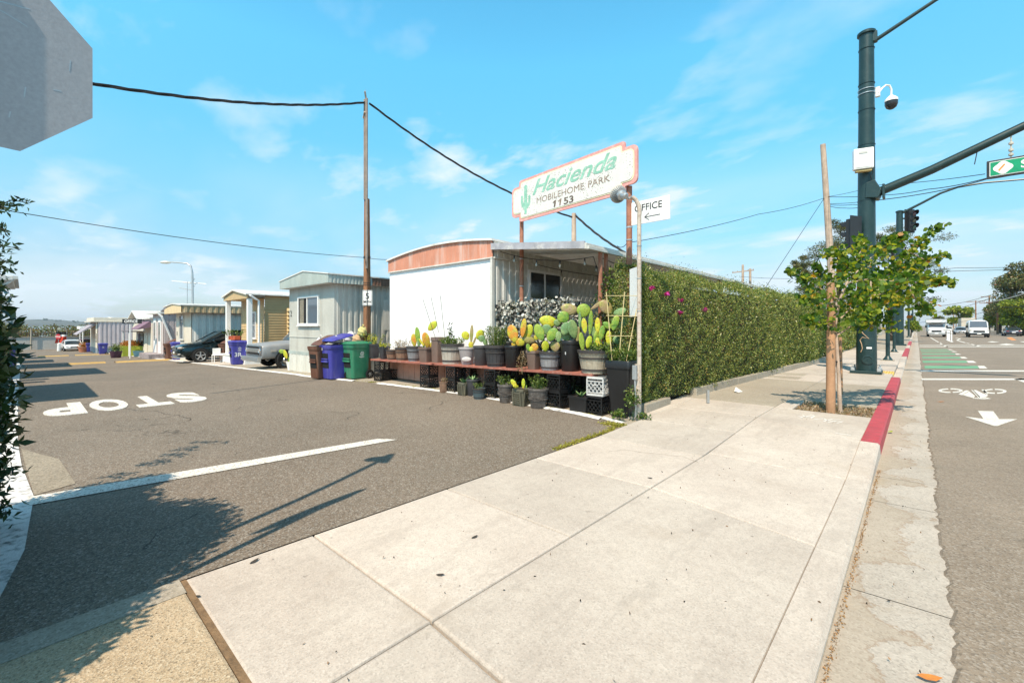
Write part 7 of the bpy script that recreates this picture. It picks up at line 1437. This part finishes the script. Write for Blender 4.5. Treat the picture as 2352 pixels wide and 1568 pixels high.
# young trees farther along the street
def tree(label, base, h, r, n, ls, mat, kind='street_tree', trunk=.08, ry=None, group=None, cz=None, parts=1, seed=0, low=.35):
    T = Thing(kind, label, 'tree', base, 0, group); base = Vector(base); q = random.Random(seed); mb = MB(); mb.tube([base, base+Vector((.02*h,0,h*.4)), base+Vector((0,.02*h,h*.8))], [trunk, trunk*.8, trunk*.35], 8); P = []
    for i in range(parts):
        if parts == 1: c_ = base+Vector((0,0,h-r)); rr = r
        else:
            t = q.uniform(0, 2*PI); c_ = base + Vector((math.cos(t)*r*.62*q.random()**.5, math.sin(t)*r*.62*q.random()**.5, h*(low + (1-low-.12)*q.random()))); rr = r*q.uniform(.3,.5)
            mb.tube([base+Vector((0,0,min(h*.7, (c_.z-base.z)*.75))), c_], [trunk*.3, trunk*.08], 5)
        p, _ = ball(c_, (rr, rr, rr*(.62 if parts > 1 else .9)), n//parts, .55); P.append(p)
    T.part('trunk', mb, A['twig']); T.rawpart('crown', cloud(np.concatenate(P), ls, mats=mat, up=.3, name='crown')); return T
tree('young yellow green street tree beyond the second signal pole', G(2092, 773, .1), 2.1, 1.15, 2600, .075, A['leaft'], parts=9, seed=2, low=.45)
tree('small dark round tree far off above the freight trailer', (8.5, 175, 0), 7.4, 3.6, 2500, .32, A['yg'], parts=7, seed=4)
tree('tiny reddish tree far down the centre of the road', (5.2, 190, 0), 4.5, 2.0, 900, .3, A['cyp'], parts=5, seed=5)
tree('distant round green tree where the road vanishes', (-.9, 190, 0), 5, 2.6, 1400, .3, A['yg'], parts=6, seed=6)
for i, (px, Y, h, r, mt, lab) in enumerate(((2362, 78, 14.5, 4.6, A['cyp'], 'tall dark conifer at the right edge of the picture'), (2325, 92, 12.2, 4.8, A['cyp'], 'dark brownish conifer left of the tall one'), (2296, 96, 6.2, 3.2, A['yg'], 'bright yellow green tree before the dark conifers'), (2352, 72, 6.0, 3.4, A['yg'], 'bright yellow green tree at the right picture edge'), (2286, 130, 8.5, 3.6, A['cyp'], 'farther dark tree at the left end of the roadside grove'), (2335, 105, 9.2, 4.2, A['leafd'], 'deep green tree in the middle of the roadside grove'))):
    c_ = street(px, Y); tree(lab, (c_.x, c_.y, 0), h, r, 9000, .17, mt, 'roadside_tree', .28, group='grove on the right side of the road', parts=16, seed=20+i, low=.28)
# windswept conifers behind the hedge and signal pole
def cypress(label, segs, Y, n, seed):
    q = random.Random(seed); c0 = onY(segs[0][0], segs[0][1], Y); base = Vector((c0.x, c0.y, 0)); T = Thing('conifer', label, 'tree', base, 0, 'windswept conifers behind the hedge'); P = []; mb = MB()
    tops = [onY(x, y, Y) for x, y, *_ in segs]; mb.tube([base, base+Vector((0,0,4)), tops[0]+Vector((0,0,-.5))], [.35,.25,.08], 8)
    for x, y, rx, ry in segs:
        c_ = onY(x, y, Y + q.uniform(-1.2,1.2)); k = Y/FP; mb.tube([base+Vector((0,0,3+2*q.random())), base.lerp(c_, .6)+Vector((0,0,1.5)), c_], [.12,.07,.03], 6)
        for j in range(7):
            cc_ = c_ + Vector((q.gauss(0,rx*k*.5), q.gauss(0,rx*k*.5), q.gauss(0,ry*k*.5))); mb.tube([c_, cc_], [.03,.015], 4); p, _ = ball(cc_, (rx*k*.6, rx*k*.6, ry*k*.36), n//(7*len(segs)), .7); P.append(p)
    T.part('trunk', mb, A['twig']); T.rawpart('crown', cloud(np.concatenate(P), .085, asp=.3, mats=A['cyp'], up=.35, name='crown'))
cypress('windswept brownish conifer left of the signal pole, behind the leaning pole', [(1925,560,30,26),(1945,520,20,20),(1880,595,34,26),(1850,630,26,26),(1900,650,50,30),(1950,600,30,34),(1860,670,34,24),(1930,690,40,26),(1835,610,14,16)], 42, 17000, 3)
cypress('windswept conifer right of the signal pole', [(2050,545,34,22),(2080,570,40,26),(2110,600,30,24),(2040,590,40,30),(2130,640,26,24),(2070,640,40,30),(2020,560,20,22),(2100,680,34,24)], 44, 14000, 8)
# ---------------------------------------------------------------- signal poles
pb = G(1990, 857, .1); pb = Vector((pb.x, pb.y, .1)); YS = -SA*pb.x + CA*pb.y
T = Thing('signal_pole', 'massive dark green signal pole with mast arms, camera and control box', 'signal pole', pb); z_ = lambda y, Y=YS: HC + (HY-y)*Y/FP
mb = MB(); mb.tube([pb+Vector((0,0,.1)), (pb.x,pb.y,4), (pb.x,pb.y,z_(80))], [.265,.235,.19], 28); pole = T.part('pole', mb, A['mast'], smooth=True)
mb = MB(); mb.lathe([(.24,0),(.24,.07),(.2,.1),(.05,.13)], (pb.x,pb.y,z_(80)-.02), 24); T.part('cap', mb, A['mast'], smooth=30)
mb = MB(); mb.cbox((pb.x,pb.y,.155), (.78,.78,.09)); T.part('base_plate', mb, A['mast'], bevel=.01); mb = MB(); mb.cbox((pb.x,pb.y,.06), (.86,.86,.1)); T.part('plinth', mb, A['conc2'], bevel=.01)
for sx in (-1,1):
    for sy in (-1,1): mb = MB(); mb.cbox((pb.x+sx*.32,pb.y+sy*.32,.23), (.1,.1,.09)); mb.lathe([(.025,0),(.025,.09)], (pb.x+sx*.32,pb.y+sy*.32,.26), 8); T.part('anchor_nut', mb, A['galv'], bevel=.01)
tocam = Vector((-pb.x,-pb.y,0)).normalized(); rt = Vector((-tocam.y, tocam.x, 0))
fp_ = Fr(Vector((pb.x,pb.y,0)) + tocam*.255, rt)
mb = MB(); q = fp_.p(.03, z_(825)); mb2 = lathe_ax([(.13,-.02),(.14,.0),(.14,.03),(.11,.035),(.1,.02),(.02,.02),(.015,.035),(.001,.035)], q, tocam.to_track_quat('Z','Y').to_matrix(), caps=False); T.part('hand_hole_cover', mb2, A['mast'], pole, smooth=30)
mb = MB(); fp_.rect(mb, -.0, z_(800), .13, z_(796), -.0, .008); fp_.rect(mb, .02, z_(733), .14, z_(729), -.02, .006); T.part('sticker', mb, A['white'], pole)
mb = MB(); gr = [(-.16,z_(745)),(-.09,z_(741)),(-.05,z_(748)),(-.15,z_(757)),(-.08,z_(766)),(.06,z_(777)),(-.1,z_(774)),(-.16,z_(781)),(-.12,z_(790)),(-.1,z_(800)),(-.14,z_(808))]
mb.tube([fp_.p(x, y, math.sqrt(max(0, .262**2 - x*x)) - .255) for x, y in gr], .014, 5); T.part('graffiti', mb, M('gold_spray', (.42,.28,.17), .6), pole)
def arm(T, k0, pts, rs, name, parent=None): mb = MB(); mb.tube(pts, rs, 14); return T.part(name, mb, A['mast'], parent, smooth=True)
def am(px, py):  # point on the vertical plane through the pole that runs across the street (y const)
    r = (px-CX)/FP; Y = pb.y/(SA*r+CA); return onY(px, py, Y)
p0 = am(2016, 442); p1 = am(2140, 390); p2 = am(2352, 289); d_ = (p2-p1); 
ar = arm(T, 0, [p0, p1, p2, p2+d_*.55+Vector((0,0,-.1)), p2+d_*1.3+Vector((0,0,-.35)), p2+d_*2.2+Vector((0,0,-.9))], [.135,.125,.105,.095,.085,.075], 'mast_arm')
mb = MB(); V = []
for (x, y, w_) in ((1990, 442, .30), (2015, 442, .2)): pass
f6 = Fr((pb.x,pb.y-.3,0),(1,0,0)); mb.prism([(-.02,z_(458)),(.30,z_(462)),(.36,z_(452)),(.33,z_(437)),(.22,z_(420)),(.0,z_(424))], (pb.x,pb.y,0), (1,0,0), (0,0,1), -.26, .26); T.part('arm_flange', mb, A['mast'], bevel=.02)
mb = MB(); mb.cbox((pb.x+.42,pb.y,z_(447)), (.06,.42,.42)); T.part('flange_plate', mb, A['mast'], bevel=.01)
q0, q1 = am(2012, 92), am(2150, 0); dd_ = q1-q0; arm(T, 0, [q0, q0+dd_*.5, q1, q1+dd_*1.2+Vector((0,0,-.25)), q1+dd_*2.4+Vector((0,0,-.9))], [.06,.055,.05,.045,.04], 'lamp_arm')
hd = MB(); hd.ell(q1+dd_*2.55+Vector((0,0,-1.0)), (.45,.18,.1)); T.part('lamp_head', hd, A['galv'], smooth=True)
mb = MB(); mb.cbox((pb.x+.2,pb.y,z_(92)), (.14,.2,.3)); T.part('arm_bracket', mb, A['mast'], bevel=.01)
# control box
mb = MB(); fb_ = Fr(Vector((pb.x,pb.y,0)) + tocam*.26, (rt*.94 - tocam*.2).normalized()); fb_.rect(mb, -.36, z_(396), .14, z_(350), .0, .22); bx = T.part('control_box', mb, A['white'], bevel=.02)
mb = MB(); fb_.rect(mb, -.24, z_(362), -.02, z_(357), .215, .235); fb_.rect(mb, -.33, z_(393), .11, z_(392), .215, .228); T.part('logo_strip', mb, M('pale_grey_print', (.5,.5,.48), .5), bx); mb = MB(); fb_.rect(mb, -.3, z_(401), .1, z_(397), .02, .18); T.part('bracket', mb, M('tan_bracket', (.4,.3,.12), .6), bx)
mb = MB(); mb.tube([fb_.p(.12,z_(396),.1), fb_.p(.15,z_(405),.05), fb_.p(.08,z_(412),.1), fb_.p(.12,z_(420),.03)], .012, 5); T.part('cable_loop', mb, A['cable'])
# security camera
CMT = onY(2015, 210, YS-.1); T3 = Thing('security_camera', 'white and black dome camera hanging from a curved bracket on the signal pole', 'camera', CMT)
mb = MB(); mb.cbox(onY(2016,212,YS-.05), (.12,.12,.3)); T3.part('mount', mb, A['white'], bevel=.01)
mb = MB(); mb.tube([onY(x, y, YS-.1) for x, y in ((2018,214),(2026,203),(2035,196),(2043,197),(2047,206),(2047,220))], .028, 9); T3.part('bracket', mb, A['white'], smooth=True)
cc_ = onY(2047, 232, YS-.1); mb = MB(); mb.lathe([(.04,.17),(.09,.13),(.165,.05),(.17,-.02)], cc_, 20); T3.part('hood', mb, A['white'], smooth=40)
mb = MB(); mb.lathe([(.165,-.02),(.165,-.12),(.13,-.21),(.06,-.26),(.001,-.27)], cc_, 20); T3.part('dome', mb, M('smoked_dome', (.03,.03,.035), .15), smooth=True); mb = MB(); mb.cbox(cc_+tocam*.14+Vector((-.06,0,-.1)), (.08,.06,.12), .7); T3.part('lens', mb, A['black'])
mb = MB()
for y_ in (208, 218): mb.lathe([(.215,-.01),(.225,-.01),(.225,.01),(.215,.01)], (pb.x,pb.y,z_(y_)), 24, caps=False)
T3.part('steel_strap', mb, A['galv'])
mb = MB()
for y_ in (115, 195, 255, 335, 462): mb.lathe([(.2,-.006),(.203+.035*(y_/480),-.006),(.203+.035*(y_/480),.006),(.2,.006)], (pb.x,pb.y,z_(y_)), 24, caps=False)
T.part('banding', mb, A['mast'])
# street name sign hanging from the arm
s0 = am(2266, 372); s1 = am(2266, 412); S = Thing('street_sign', 'green street name sign hanging under the mast arm at the right edge', 'sign', s0); f7 = Fr((s0.x, s0.y, s1.z), (1,0,0)); hh = s0.z - s1.z
mb = MB(); f7.rect(mb, 0, 0, 2.3, hh, -.05, .05); fr_ = S.part('frame', mb, A['blackm'], bevel=.008); mb = MB(); f7.rect(mb, .05, .045, 2.25, hh-.045, .045, .056); S.part('border', mb, A['white'], fr_); mb = MB(); f7.rect(mb, .065, .06, 2.235, hh-.06, .05, .06); S.part('panel', mb, M('sign_green', (.0,.27,.12), .4), fr_)
mb = MB(); f7.text(mb, 'S', .62, hh*.33, hh*.6, .061, bold=.02); S.part('lettering', mb, A['white'], fr_)
mb = MB(); ec = (.30, hh*.5); mb.prism([(ec[0] + .17*math.cos(t)*(1+.10*math.cos(4*t)), ec[1] + hh*.33*math.sin(t)*(1+.1*math.cos(4*t))) for t in [2*PI*i/32 for i in range(32)]], f7.O, f7.U, f7.V, .055, .064); em = S.part('emblem', mb, A['white'], fr_); mb = MB(); mb.bar(f7.p(.22,hh*.36,.067), f7.p(.33,hh*.68,.067), .04, .006, up=(0,1,0)); S.part('emblem_mark', mb, M('emblem_orange', (.8,.25,.05), .5), em)
for x_ in (.40,): 
    b_ = am(2322, 305); mb = MB(); mb.tube([(b_.x,b_.y,b_.z), (b_.x,b_.y,s0.z)], .018, 6)
    for dz in (.08, .2, .38): mb.lathe([(.02,-.04),(.05,-.02),(.05,.03),(.02,.05)], (b_.x,b_.y,s0.z+dz), 10)
    S.part('hanger', mb, M('tan_hanger', (.5,.47,.4), .5))
mb = MB(); mb.tube([am(2262,330), am(2245,345), am(2238,378)], .012, 5); S.part('cable', mb, A['cable'])
# signal heads
def sighead(T, c, U, s_=1.0, lab='signal_head', back=False):
    f = Fr(c, U); mb = MB(); f.rect(mb, -.16*s_, -.5*s_, .16*s_, .5*s_, -.1*s_, .1*s_); b = T.part(lab, mb, A['blackm'], bevel=.02); mb = MB(); f.rect(mb, -.24*s_, -.58*s_, .24*s_, .58*s_, -.11*s_, -.09*s_); T.part('backplate', mb, A['blackm'], b)
    for k in (-1,0,1):
        q = f.p(0, .32*k*s_, .1*s_); v = MB(); n = 16
        V = [q + (f.U*math.cos(t) + f.V*math.sin(t))*.14*s_ + f.N*(d_*(1 if d_ == 0 else (.6+.4*math.sin(t)))) for d_ in (0, .24*s_) for t in [PI*-.1 + PI*1.2*i/n for i in range(n+1)]]
        v.add(V, [(i, i+1, n+2+i, n+1+i) for i in range(n)]); T.part('visor', v, A['blackm'], b)
        l_ = MB(); l_.ell(q, (.11*s_,.02,.11*s_), None, 12, 6); T.part('lens', l_, glass('signal_lens_%d' % (k+1), ((.05,.12,.06),(.14,.1,.03),(.14,.03,.03))[k+1], .2) if 'signal_lens_%d' % (k+1) not in bpy.data.materials else bpy.data.materials['signal_lens_%d' % (k+1)], b)
c_ = onY(1958, 540, YS-.15); sighead(T, c_, (-.5, -.86, 0), 1.0); c_ = onY(1972, 560, YS+.1); mb = MB(); mb.tube([onY(1973,520,YS), onY(1975,650,YS)], .03, 6); mb.tube([onY(1965,530,YS),onY(1990,530,YS)], .03, 6); T.part('signal_bracket', mb, A['mast'])
mb = MB(); mb.tube([onY(1985,640,YS+.1), onY(1985,640,YS)], .02, 5)
# second signal pole
p2_ = G(2066, 793, .1); Y2 = -SA*p2_.x + CA*p2_.y; T = Thing('signal_pole', 'second dark green signal pole farther along with a three light signal head', 'signal pole', p2_); z2_ = lambda y: HC + (HY-y)*Y2/FP
mb = MB(); mb.tube([p2_, (p2_.x,p2_.y,5), (p2_.x,p2_.y,z2_(488))], [.26,.24,.2], 20); T.part('pole', mb, A['mast'], smooth=True); mb = MB(); mb.cbox((p2_.x,p2_.y,.15), (.8,.8,.1)); T.part('base_plate', mb, A['mast']); mb = MB(); mb.lathe([(.24,0),(.24,.1),(.1,.16)], (p2_.x,p2_.y,z2_(488)), 16); T.part('cap', mb, A['mast'])
sighead(T, onY(2093, 507, Y2-.4), (CA, SA, 0), 1.55); mb = MB(); mb.tube([onY(2066,502,Y2), onY(2090,502,Y2-.2)], .06, 6); T.part('signal_bracket', mb, A['mast'])
def am2(px, py): r = (px-CX)/FP; return onY(px, py, p2_.y/(SA*r+CA))
mb = MB(); mb.tube([am2(2066,492), am2(2110,470), am2(2160,444), am2(2200,430), am2(2260,420), am2(2352,412), am2(2450,405)], [.1,.09,.08,.07,.06,.055,.05], 8); T.part('mast_arm', mb, A['mast'], smooth=True)
# slim posts
for (px, py, top, r, lab) in ((2039, 828, 640, .075, 'nearer slim dark green post on a flared foot'), (2053.5, 809, 640, .07, 'farther slim dark green post on a flared foot'), (2087, 775, 690, .11, 'dark green post beside the yellow green street tree')):
    p = G(px, py, .1); Y = -SA*p.x + CA*p.y; T = Thing('signal_post', lab, 'post', p, 0, 'slim dark green posts on the sidewalk'); mb = MB(); mb.tube([p, (p.x,p.y,HC+(HY-top)*Y/FP)], r, 12); T.part('pole', mb, A['mast'], smooth=True); mb = MB(); mb.lathe([(r*2.4,0),(r*2.3,.05),(r*1.3,.16),(r*1.05,.2)], p, 16); T.part('foot', mb, A['mast'], smooth=40); mb = MB(); mb.cbox((p.x,p.y,.08), (r*6,r*6,.1)); T.part('plinth', mb, A['conc2'])
# street lamps receding
for i, (px, Y, top, ax) in enumerate(((2097,100,708,2121),(2094,128,720,2112),(2093,160,724,2114),(2092,200,731,2113),(2091,250,735,2112))):
    p = street(px-1, Y); z1_ = HC + (HY-top)*Y/FP; T = Thing('street_lamp', ('first','second','third','fourth','fifth')[i] + ' of the dark street lamps receding along the sidewalk', 'street lamp', (p.x,p.y,.1), 0, 'dark street lamps receding along the sidewalk')
    mb = MB(); mb.tube([(p.x,p.y,.1),(p.x,p.y,z1_)], .14, 8); T.part('pole', mb, A['mast']); L_ = (ax-px)/1.36*Y/FP; mb = MB(); mb.tube([(p.x,p.y,z1_-.1),(p.x+L_,p.y,z1_-.1)], .07, 6); T.part('arm', mb, A['mast']); mb = MB(); mb.lathe([(.1,0),(.15,-.3),(.45,-.6)], (p.x+L_,p.y,z1_-.1), 12); T.part('lamp_shade', mb, A['mast'])
# ---------------------------------------------------------------- wooden utility poles and wires
def upole(label, base, top, r, mat, arms=(), group='wooden utility poles', tr=None):
    T = Thing('utility_pole', label, 'utility pole', base, 0, group); mb = MB(); mb.tube([base, Vector(base).lerp(Vector(top), .5), top], [r, r*.85, r*.65], 12); T.part('pole', mb, mat, smooth=True)
    for (dz, L_, dirv) in arms:
        d_ = Vector(dirv).normalized()*L_/2; q = Vector(top)-Vector((0,0,dz)); mb = MB(); mb.bar(q-d_, q+d_, .12, .14); a_ = T.part('crossarm', mb, mat); mb = MB()
        for t in (-.95,-.5,.5,.95): mb.lathe([(.03,0),(.06,.05),(.06,.12),(.03,.16)], q+d_*t+Vector((0,0,.06)), 6)
        T.part('insulators', mb, A['galv'], a_)
    if tr:
        for s_ in (-1, 1): mb = MB(); mb.lathe([(.25,0),(.25,.8),(.1,.9)], (top[0]+s_*.55, top[1], top[2]-tr), 12); T.part('transformer', mb, A['galv'])
    return T
yl = 27.0; bL = onY(1914, 600, yl); bL.z = 0; tL = onY(1890, 332, yl); bL = Vector((bL.x + (onY(1917,700,yl).x-onY(1914,600,yl).x), bL.y, .1)); upole('tall leaning weathered pole behind the street tree', Vector((onY(1921,790,yl).x, onY(1921,790,yl).y, .05)), tL, .22, A['woodg'])
b18 = onY(1318, 640, 17); t18 = onY(1318, 490, 17); upole('weathered pole behind the awning of the white walled home', Vector((b18.x,b18.y,0)), t18, .13, A['woodg'])
for (x, top, lab) in ((1706, 608, 'left of the twin poles peeking over the hedge'), (1723, 617, 'right of the twin poles peeking over the hedge')):
    q = onY(x, top, 60); upole(lab, Vector((q.x,q.y,0)), q, .22, A['woodg'], [(.9, 3.2, (1,-.4,0))] if x < 1710 else ())
for i, (px, top, Y, lab, aw) in enumerate(((2241,690,118,'tall crossarmed pole in the middle distance right of the road',(3.5,)), (2272,678,98,'crossarmed pole at the left edge of the roadside grove',(2.6,3.0)), (2291,690,84,'thin pole with several crossarms before the grove',(3.,3.,)), (2321,648,80,'brown pole with two transformers in the grove',(4.,4.)), (2211,709,160,'distant pole above the freight trailer',()), (2222,708,150,'distant brown pole right of another above the trailer',()), (2190,722,200,'left one of a far pair of crossarmed poles',(6.,)), (2196,722,200,'right one of a far pair of crossarmed poles',()))):
    q = street(px, Y); top_ = onY(px, top, Y); upole(lab, Vector((top_.x,top_.y,0)), top_, .17, A['wood'], [(.3+1.4*k, L_, (1,-.25,0)) for k, L_ in enumerate(aw)], tr=2.6 if 'transformers' in lab else None)
def wire(label, pts, r, sag_=0, n=14, group='overhead wires', twist=False, mat=None):
    mb = MB()
    for p, q in zip(pts[:-1], pts[1:]):
        P = [Vector(p).lerp(Vector(q), i/n) - Vector((0,0,4*sag_*(i/n)*(1-i/n))) for i in range(n+1)]
        if twist:
            for k in range(3):
                m_ = 90; Q = []; L_ = (Vector(q)-Vector(p)).length; d_ = (Vector(q)-Vector(p)).normalized(); s_ = d_.cross(Vector((0,0,1))).normalized(); u_ = s_.cross(d_)
                for i in range(m_+1): t = i/m_; c_ = Vector(p).lerp(Vector(q), t) - Vector((0,0,4*sag_*t*(1-t))); w_ = 2*PI*(k/3 + t*L_/1.6); Q.append(c_ + (s_*math.cos(w_)+u_*math.sin(w_))*r*1.15)
                mb.tube(Q, r, 6)
        else: mb.tube(P, r, 5)
    return solo('overhead_wire', mb, mat or A['cable'], label, 'wire', group, smooth=True)
h = poleH
wire('thick twisted black cable from the timber pole out over the upper left', [TPt, onY(208, 165, 8.3) + (onY(208,165,8.3)-TPt)*.25], .017, .34, twist=True)
wire('twisted black cable from the timber pole sloping down behind the park sign', [TPt+Vector((.05,.05,-.03)), onY(1318, 500, 17)], .017, .42, twist=True)
wire('twisted cable from the weathered pole down to the awning', [onY(1320,493,17), onY(1436,580,15)], .02, .1, twist=True)
wire('thin wire crossing low from the far left to the timber pole', [onY(-40, 474, 8), Vector((TPt.x, TPt.y, h(592)))], .008, .12); wire('thin wire from the timber pole to the white walled home', [Vector((TPt.x, TPt.y, h(592))), (-11.9, 7.5, 3.62)], .008, .02)
w1 = onY(1893, 455, yl)
wire('thin wire from the leaning pole over the hedge to the awning roof', [onY(1893,455,yl), onY(1742,492,24), onY(1440,558,17), onY(1418,565,16)], .014, .1, n=10)
wire('thin guy wire slanting from the leaning pole to the hedge top', [w1, onY(1755,665,26)], .014, 0)
for k, (y0, pts, r) in enumerate(((452, ((2020,425,20),(2262,400,13.5)), .012), (452, ((2030,448,22),(2130,435,18),(2265,410,14)), .016), (468, ((1990,462,27),), .016), (470, ((1960,470,27),(1998,468,27)), .016), (472, ((1940,478,26),(1990,474,25)), .016))):
    wire(('upper thin wire passing behind the signal pole','long wire rising to the right past the mast arm','short wire from the leaning pole to the signal pole','second short wire at the signal pole','third short wire at the signal pole')[k], [onY(1900, y0, yl)] + [onY(*p) for p in pts], r, .05, n=8)
wire('long sagging wire from the signal pole out past the street name sign', [onY(2015,460,15), onY(2150,440,14), onY(2265,412,13), onY(2352,396,12.5), onY(2480,378,12)], .014, .02)
wire('wire low at the left of the conifer', [onY(1700,635,60), onY(1850,640,45)], .02, .1)
for k, (y0, y1, y2) in enumerate(((617, 613, 610), (621, 620, 613))): wire(('upper','lower')[k] + ' thin wire crossing the sky at right above the road', [onY(2090,y0+2,60), onY(2200,y1+2,60), onY(2420,y2,60)], .03, .1)
for k, (xa, ya, xb, yb, Y, r) in enumerate(((2160,702,2290,672,80,.035),(2150,718,2280,682,80,.035),(2094,742,2272,714,90,.035),(2272,694,2420,648,70,.05),(2160,744,2280,722,90,.03),(2290,705,2420,690,70,.04),(2245,692,2330,668,90,.03))):
    wire(('highest','second','lowest long','thick pale','short low','flat','slack')[k] + ' wire strung between the poles right of the road', [onY(xa,ya,Y), onY(xb,yb,Y)], r, .35, mat=A['galv'] if 'pale' in ('highest','second','lowest long','thick pale')[min(k,3)] and k == 3 else None)
# ---------------------------------------------------------------- litter and moss on the ground
ml = []
for i in range(5200):
    a_ = random.uniform(-11.5, -4.2) if random.random() < .8 else random.uniform(-22, -11); b_ = rb(a_) + .03 + abs(random.gauss(0, .07)); k_ = math.sin(a_*1.9)+math.sin(a_*4.3+1)
    if k_ > -.2 or a_ > -10 and k_ > -.9: ml.append((a_, b_, zg(a_) + .012))
for i in range(1500): t = random.random(); ml.append((-3.42 - .04*abs(random.gauss(0,1)) - .06*(t > .8), 4.6 + 1.9*t, .008))
for i in range(900): ml.append((-3.62 + random.gauss(0,.09), 6.42 + random.gauss(0,.06), .01))
solo('moss_fringe', None, None, kind='stuff', me=cloud(np.array(ml), .014, mats=A['grass'], up=.5, name='moss_fringe'))
lt = []
for _ in range(240):
    a_ = random.uniform(-3.3,-.4); b_ = random.uniform(.2, 8.5); lt.append((a_, b_, zs(a_, b_)+.004))
for _ in range(60): a_ = random.uniform(-12,-3.6); b_ = random.uniform(.2,6); lt.append((a_, b_, .006))
for _ in range(40): lt.append((random.uniform(.2,3), random.uniform(1.5,14), ZR+.01))
for _ in range(60): lt.append((random.uniform(-.3,.1), random.uniform(1.5,12), ZR))
solo('ground_litter', None, None, kind='stuff', me=cloud(np.array(lt), .009, asp=.5, mats=leafmat('dark_litter', [(0,(.02,.018,.016)),(.6,(.05,.04,.03)),(.85,(.25,.13,.05)),(1,(.3,.28,.24))], 0), name='ground_litter'))
def leaf(label, p, s, mat, rz): 
    c, s_ = math.cos(rz), math.sin(rz); V = [(p.x + (x*c - y*s_)*s, p.y + (x*s_ + y*c)*s, p.z + .004 + z*s) for x, y, z in ((-1,0,.05),(-.4,.45,.02),(.3,.42,.12),(1,0,.3),(.3,-.42,.1),(-.4,-.4,.05),(0,0,0))]
    solo('fallen_leaf', MB().add(V, [(0,6,1),(1,6,2),(2,6,3),(3,6,4),(4,6,5),(5,6,0)]), mat, label, 'leaf', 'fallen leaves and scraps')
ol, yl_, dk_ = M('orange_leaf', (.55,.2,.04), .6), M('green_leaf', (.25,.3,.03), .6), M('dark_leaf', (.05,.04,.03), .7)
leaf('orange leaf lying on the gutter at the bottom right corner', G(2135,1558,ZR), .05, ol, .4); leaf('yellow green leaf in the gutter beside the red kerb', G(2045,992,ZR), .055, yl_, 1.2); leaf('orange brown leaf on the road before the bicycle symbol', G(2160,923,ZR), .07, ol, .2); leaf('tan leaf on the sidewalk before the hedge kerb', G(1577,958,.03), .055, ol, .3); leaf('dark leaf on the pale slab near the lane', G(584,1290), .035, dk_, 1.9)
leaf('dark scrap in the middle of the pale sidewalk slab', G(1011,1321), .03, dk_, .6); leaf('dark scrap on the slab beyond the joint', G(1090,1234), .03, dk_, 1.5); leaf('dark pebble on the aggregate patch', G(455,1370), .02, dk_, .3); leaf('dark scrap near the centre slab joint', G(1493,1098), .03, dk_, .1); leaf('yellow leaf at the inner slab edge', G(1478,973,.0), .04, yl_, .5)
# ---------------------------------------------------------------- air
mb = MB(); mb.box((-4500,-3500,-6),(4500,3500,70)); mh = bpy.data.materials.new('haze_air'); mh.use_nodes = True; nt = mh.node_tree; nt.nodes.remove(nt.nodes['Principled BSDF'])
pv = nt.nodes.new('ShaderNodeVolumePrincipled'); pv.inputs['Color'].default_value = (.85,.92,1,1); pv.inputs['Density'].default_value = .0002; pv.inputs['Anisotropy'].default_value = .3
lk(nt, pv.outputs[0], nt.nodes['Material Output'].inputs['Volume']); solo('haze', mb, mh, kind='stuff')
# fine cracks in the slabs and the lane
def crack(p, ang, L, mat, zf, w=.004, seed=0):
    q = random.Random(seed); mb = MB(); P = Vector((*p, 0)); 
    for i in range(int(L/.06)):
        ang += q.gauss(0, .28); Q = P + Vector((math.cos(ang), math.sin(ang), 0))*.06; s = Vector((-math.sin(ang), math.cos(ang), 0))*w*q.uniform(.4,1)
        mb.add([(v.x, v.y, zf(v.x, v.y)) for v in (P-s, Q-s, Q+s, P+s)], [(0,1,2,3)]); P = Q
    struct('surface_crack', mb, mat)
ckm = M('crack_dirt', (.2,.16,.12), .9); ckl = M('lane_crack', (.035,.032,.03), .9)
for k, (p, an, L) in enumerate((((-3.0,9.9),.1,1.5), ((-1.6,6.3),2.6,1.3), ((-2.9,5.0),.5,1.2), ((-3.3,11.0),.05,1.6))): crack(p, an, L, ckm, lambda x, y: zs(x, y)+.0015, .0035, k)
for k, (p, an, L) in enumerate((((-9.5,1.0),.6,4.5), ((-6.8,5.2),2.9,4.0), ((-14,4.5),2.6,5), ((-8.2,3.3),1.3,1.8), ((-19,3),1.2,3))): crack(p, an, L, ckl, lambda x, y: (zg(x) if x < -3 else ZR)+.0065, .006, 40+k)
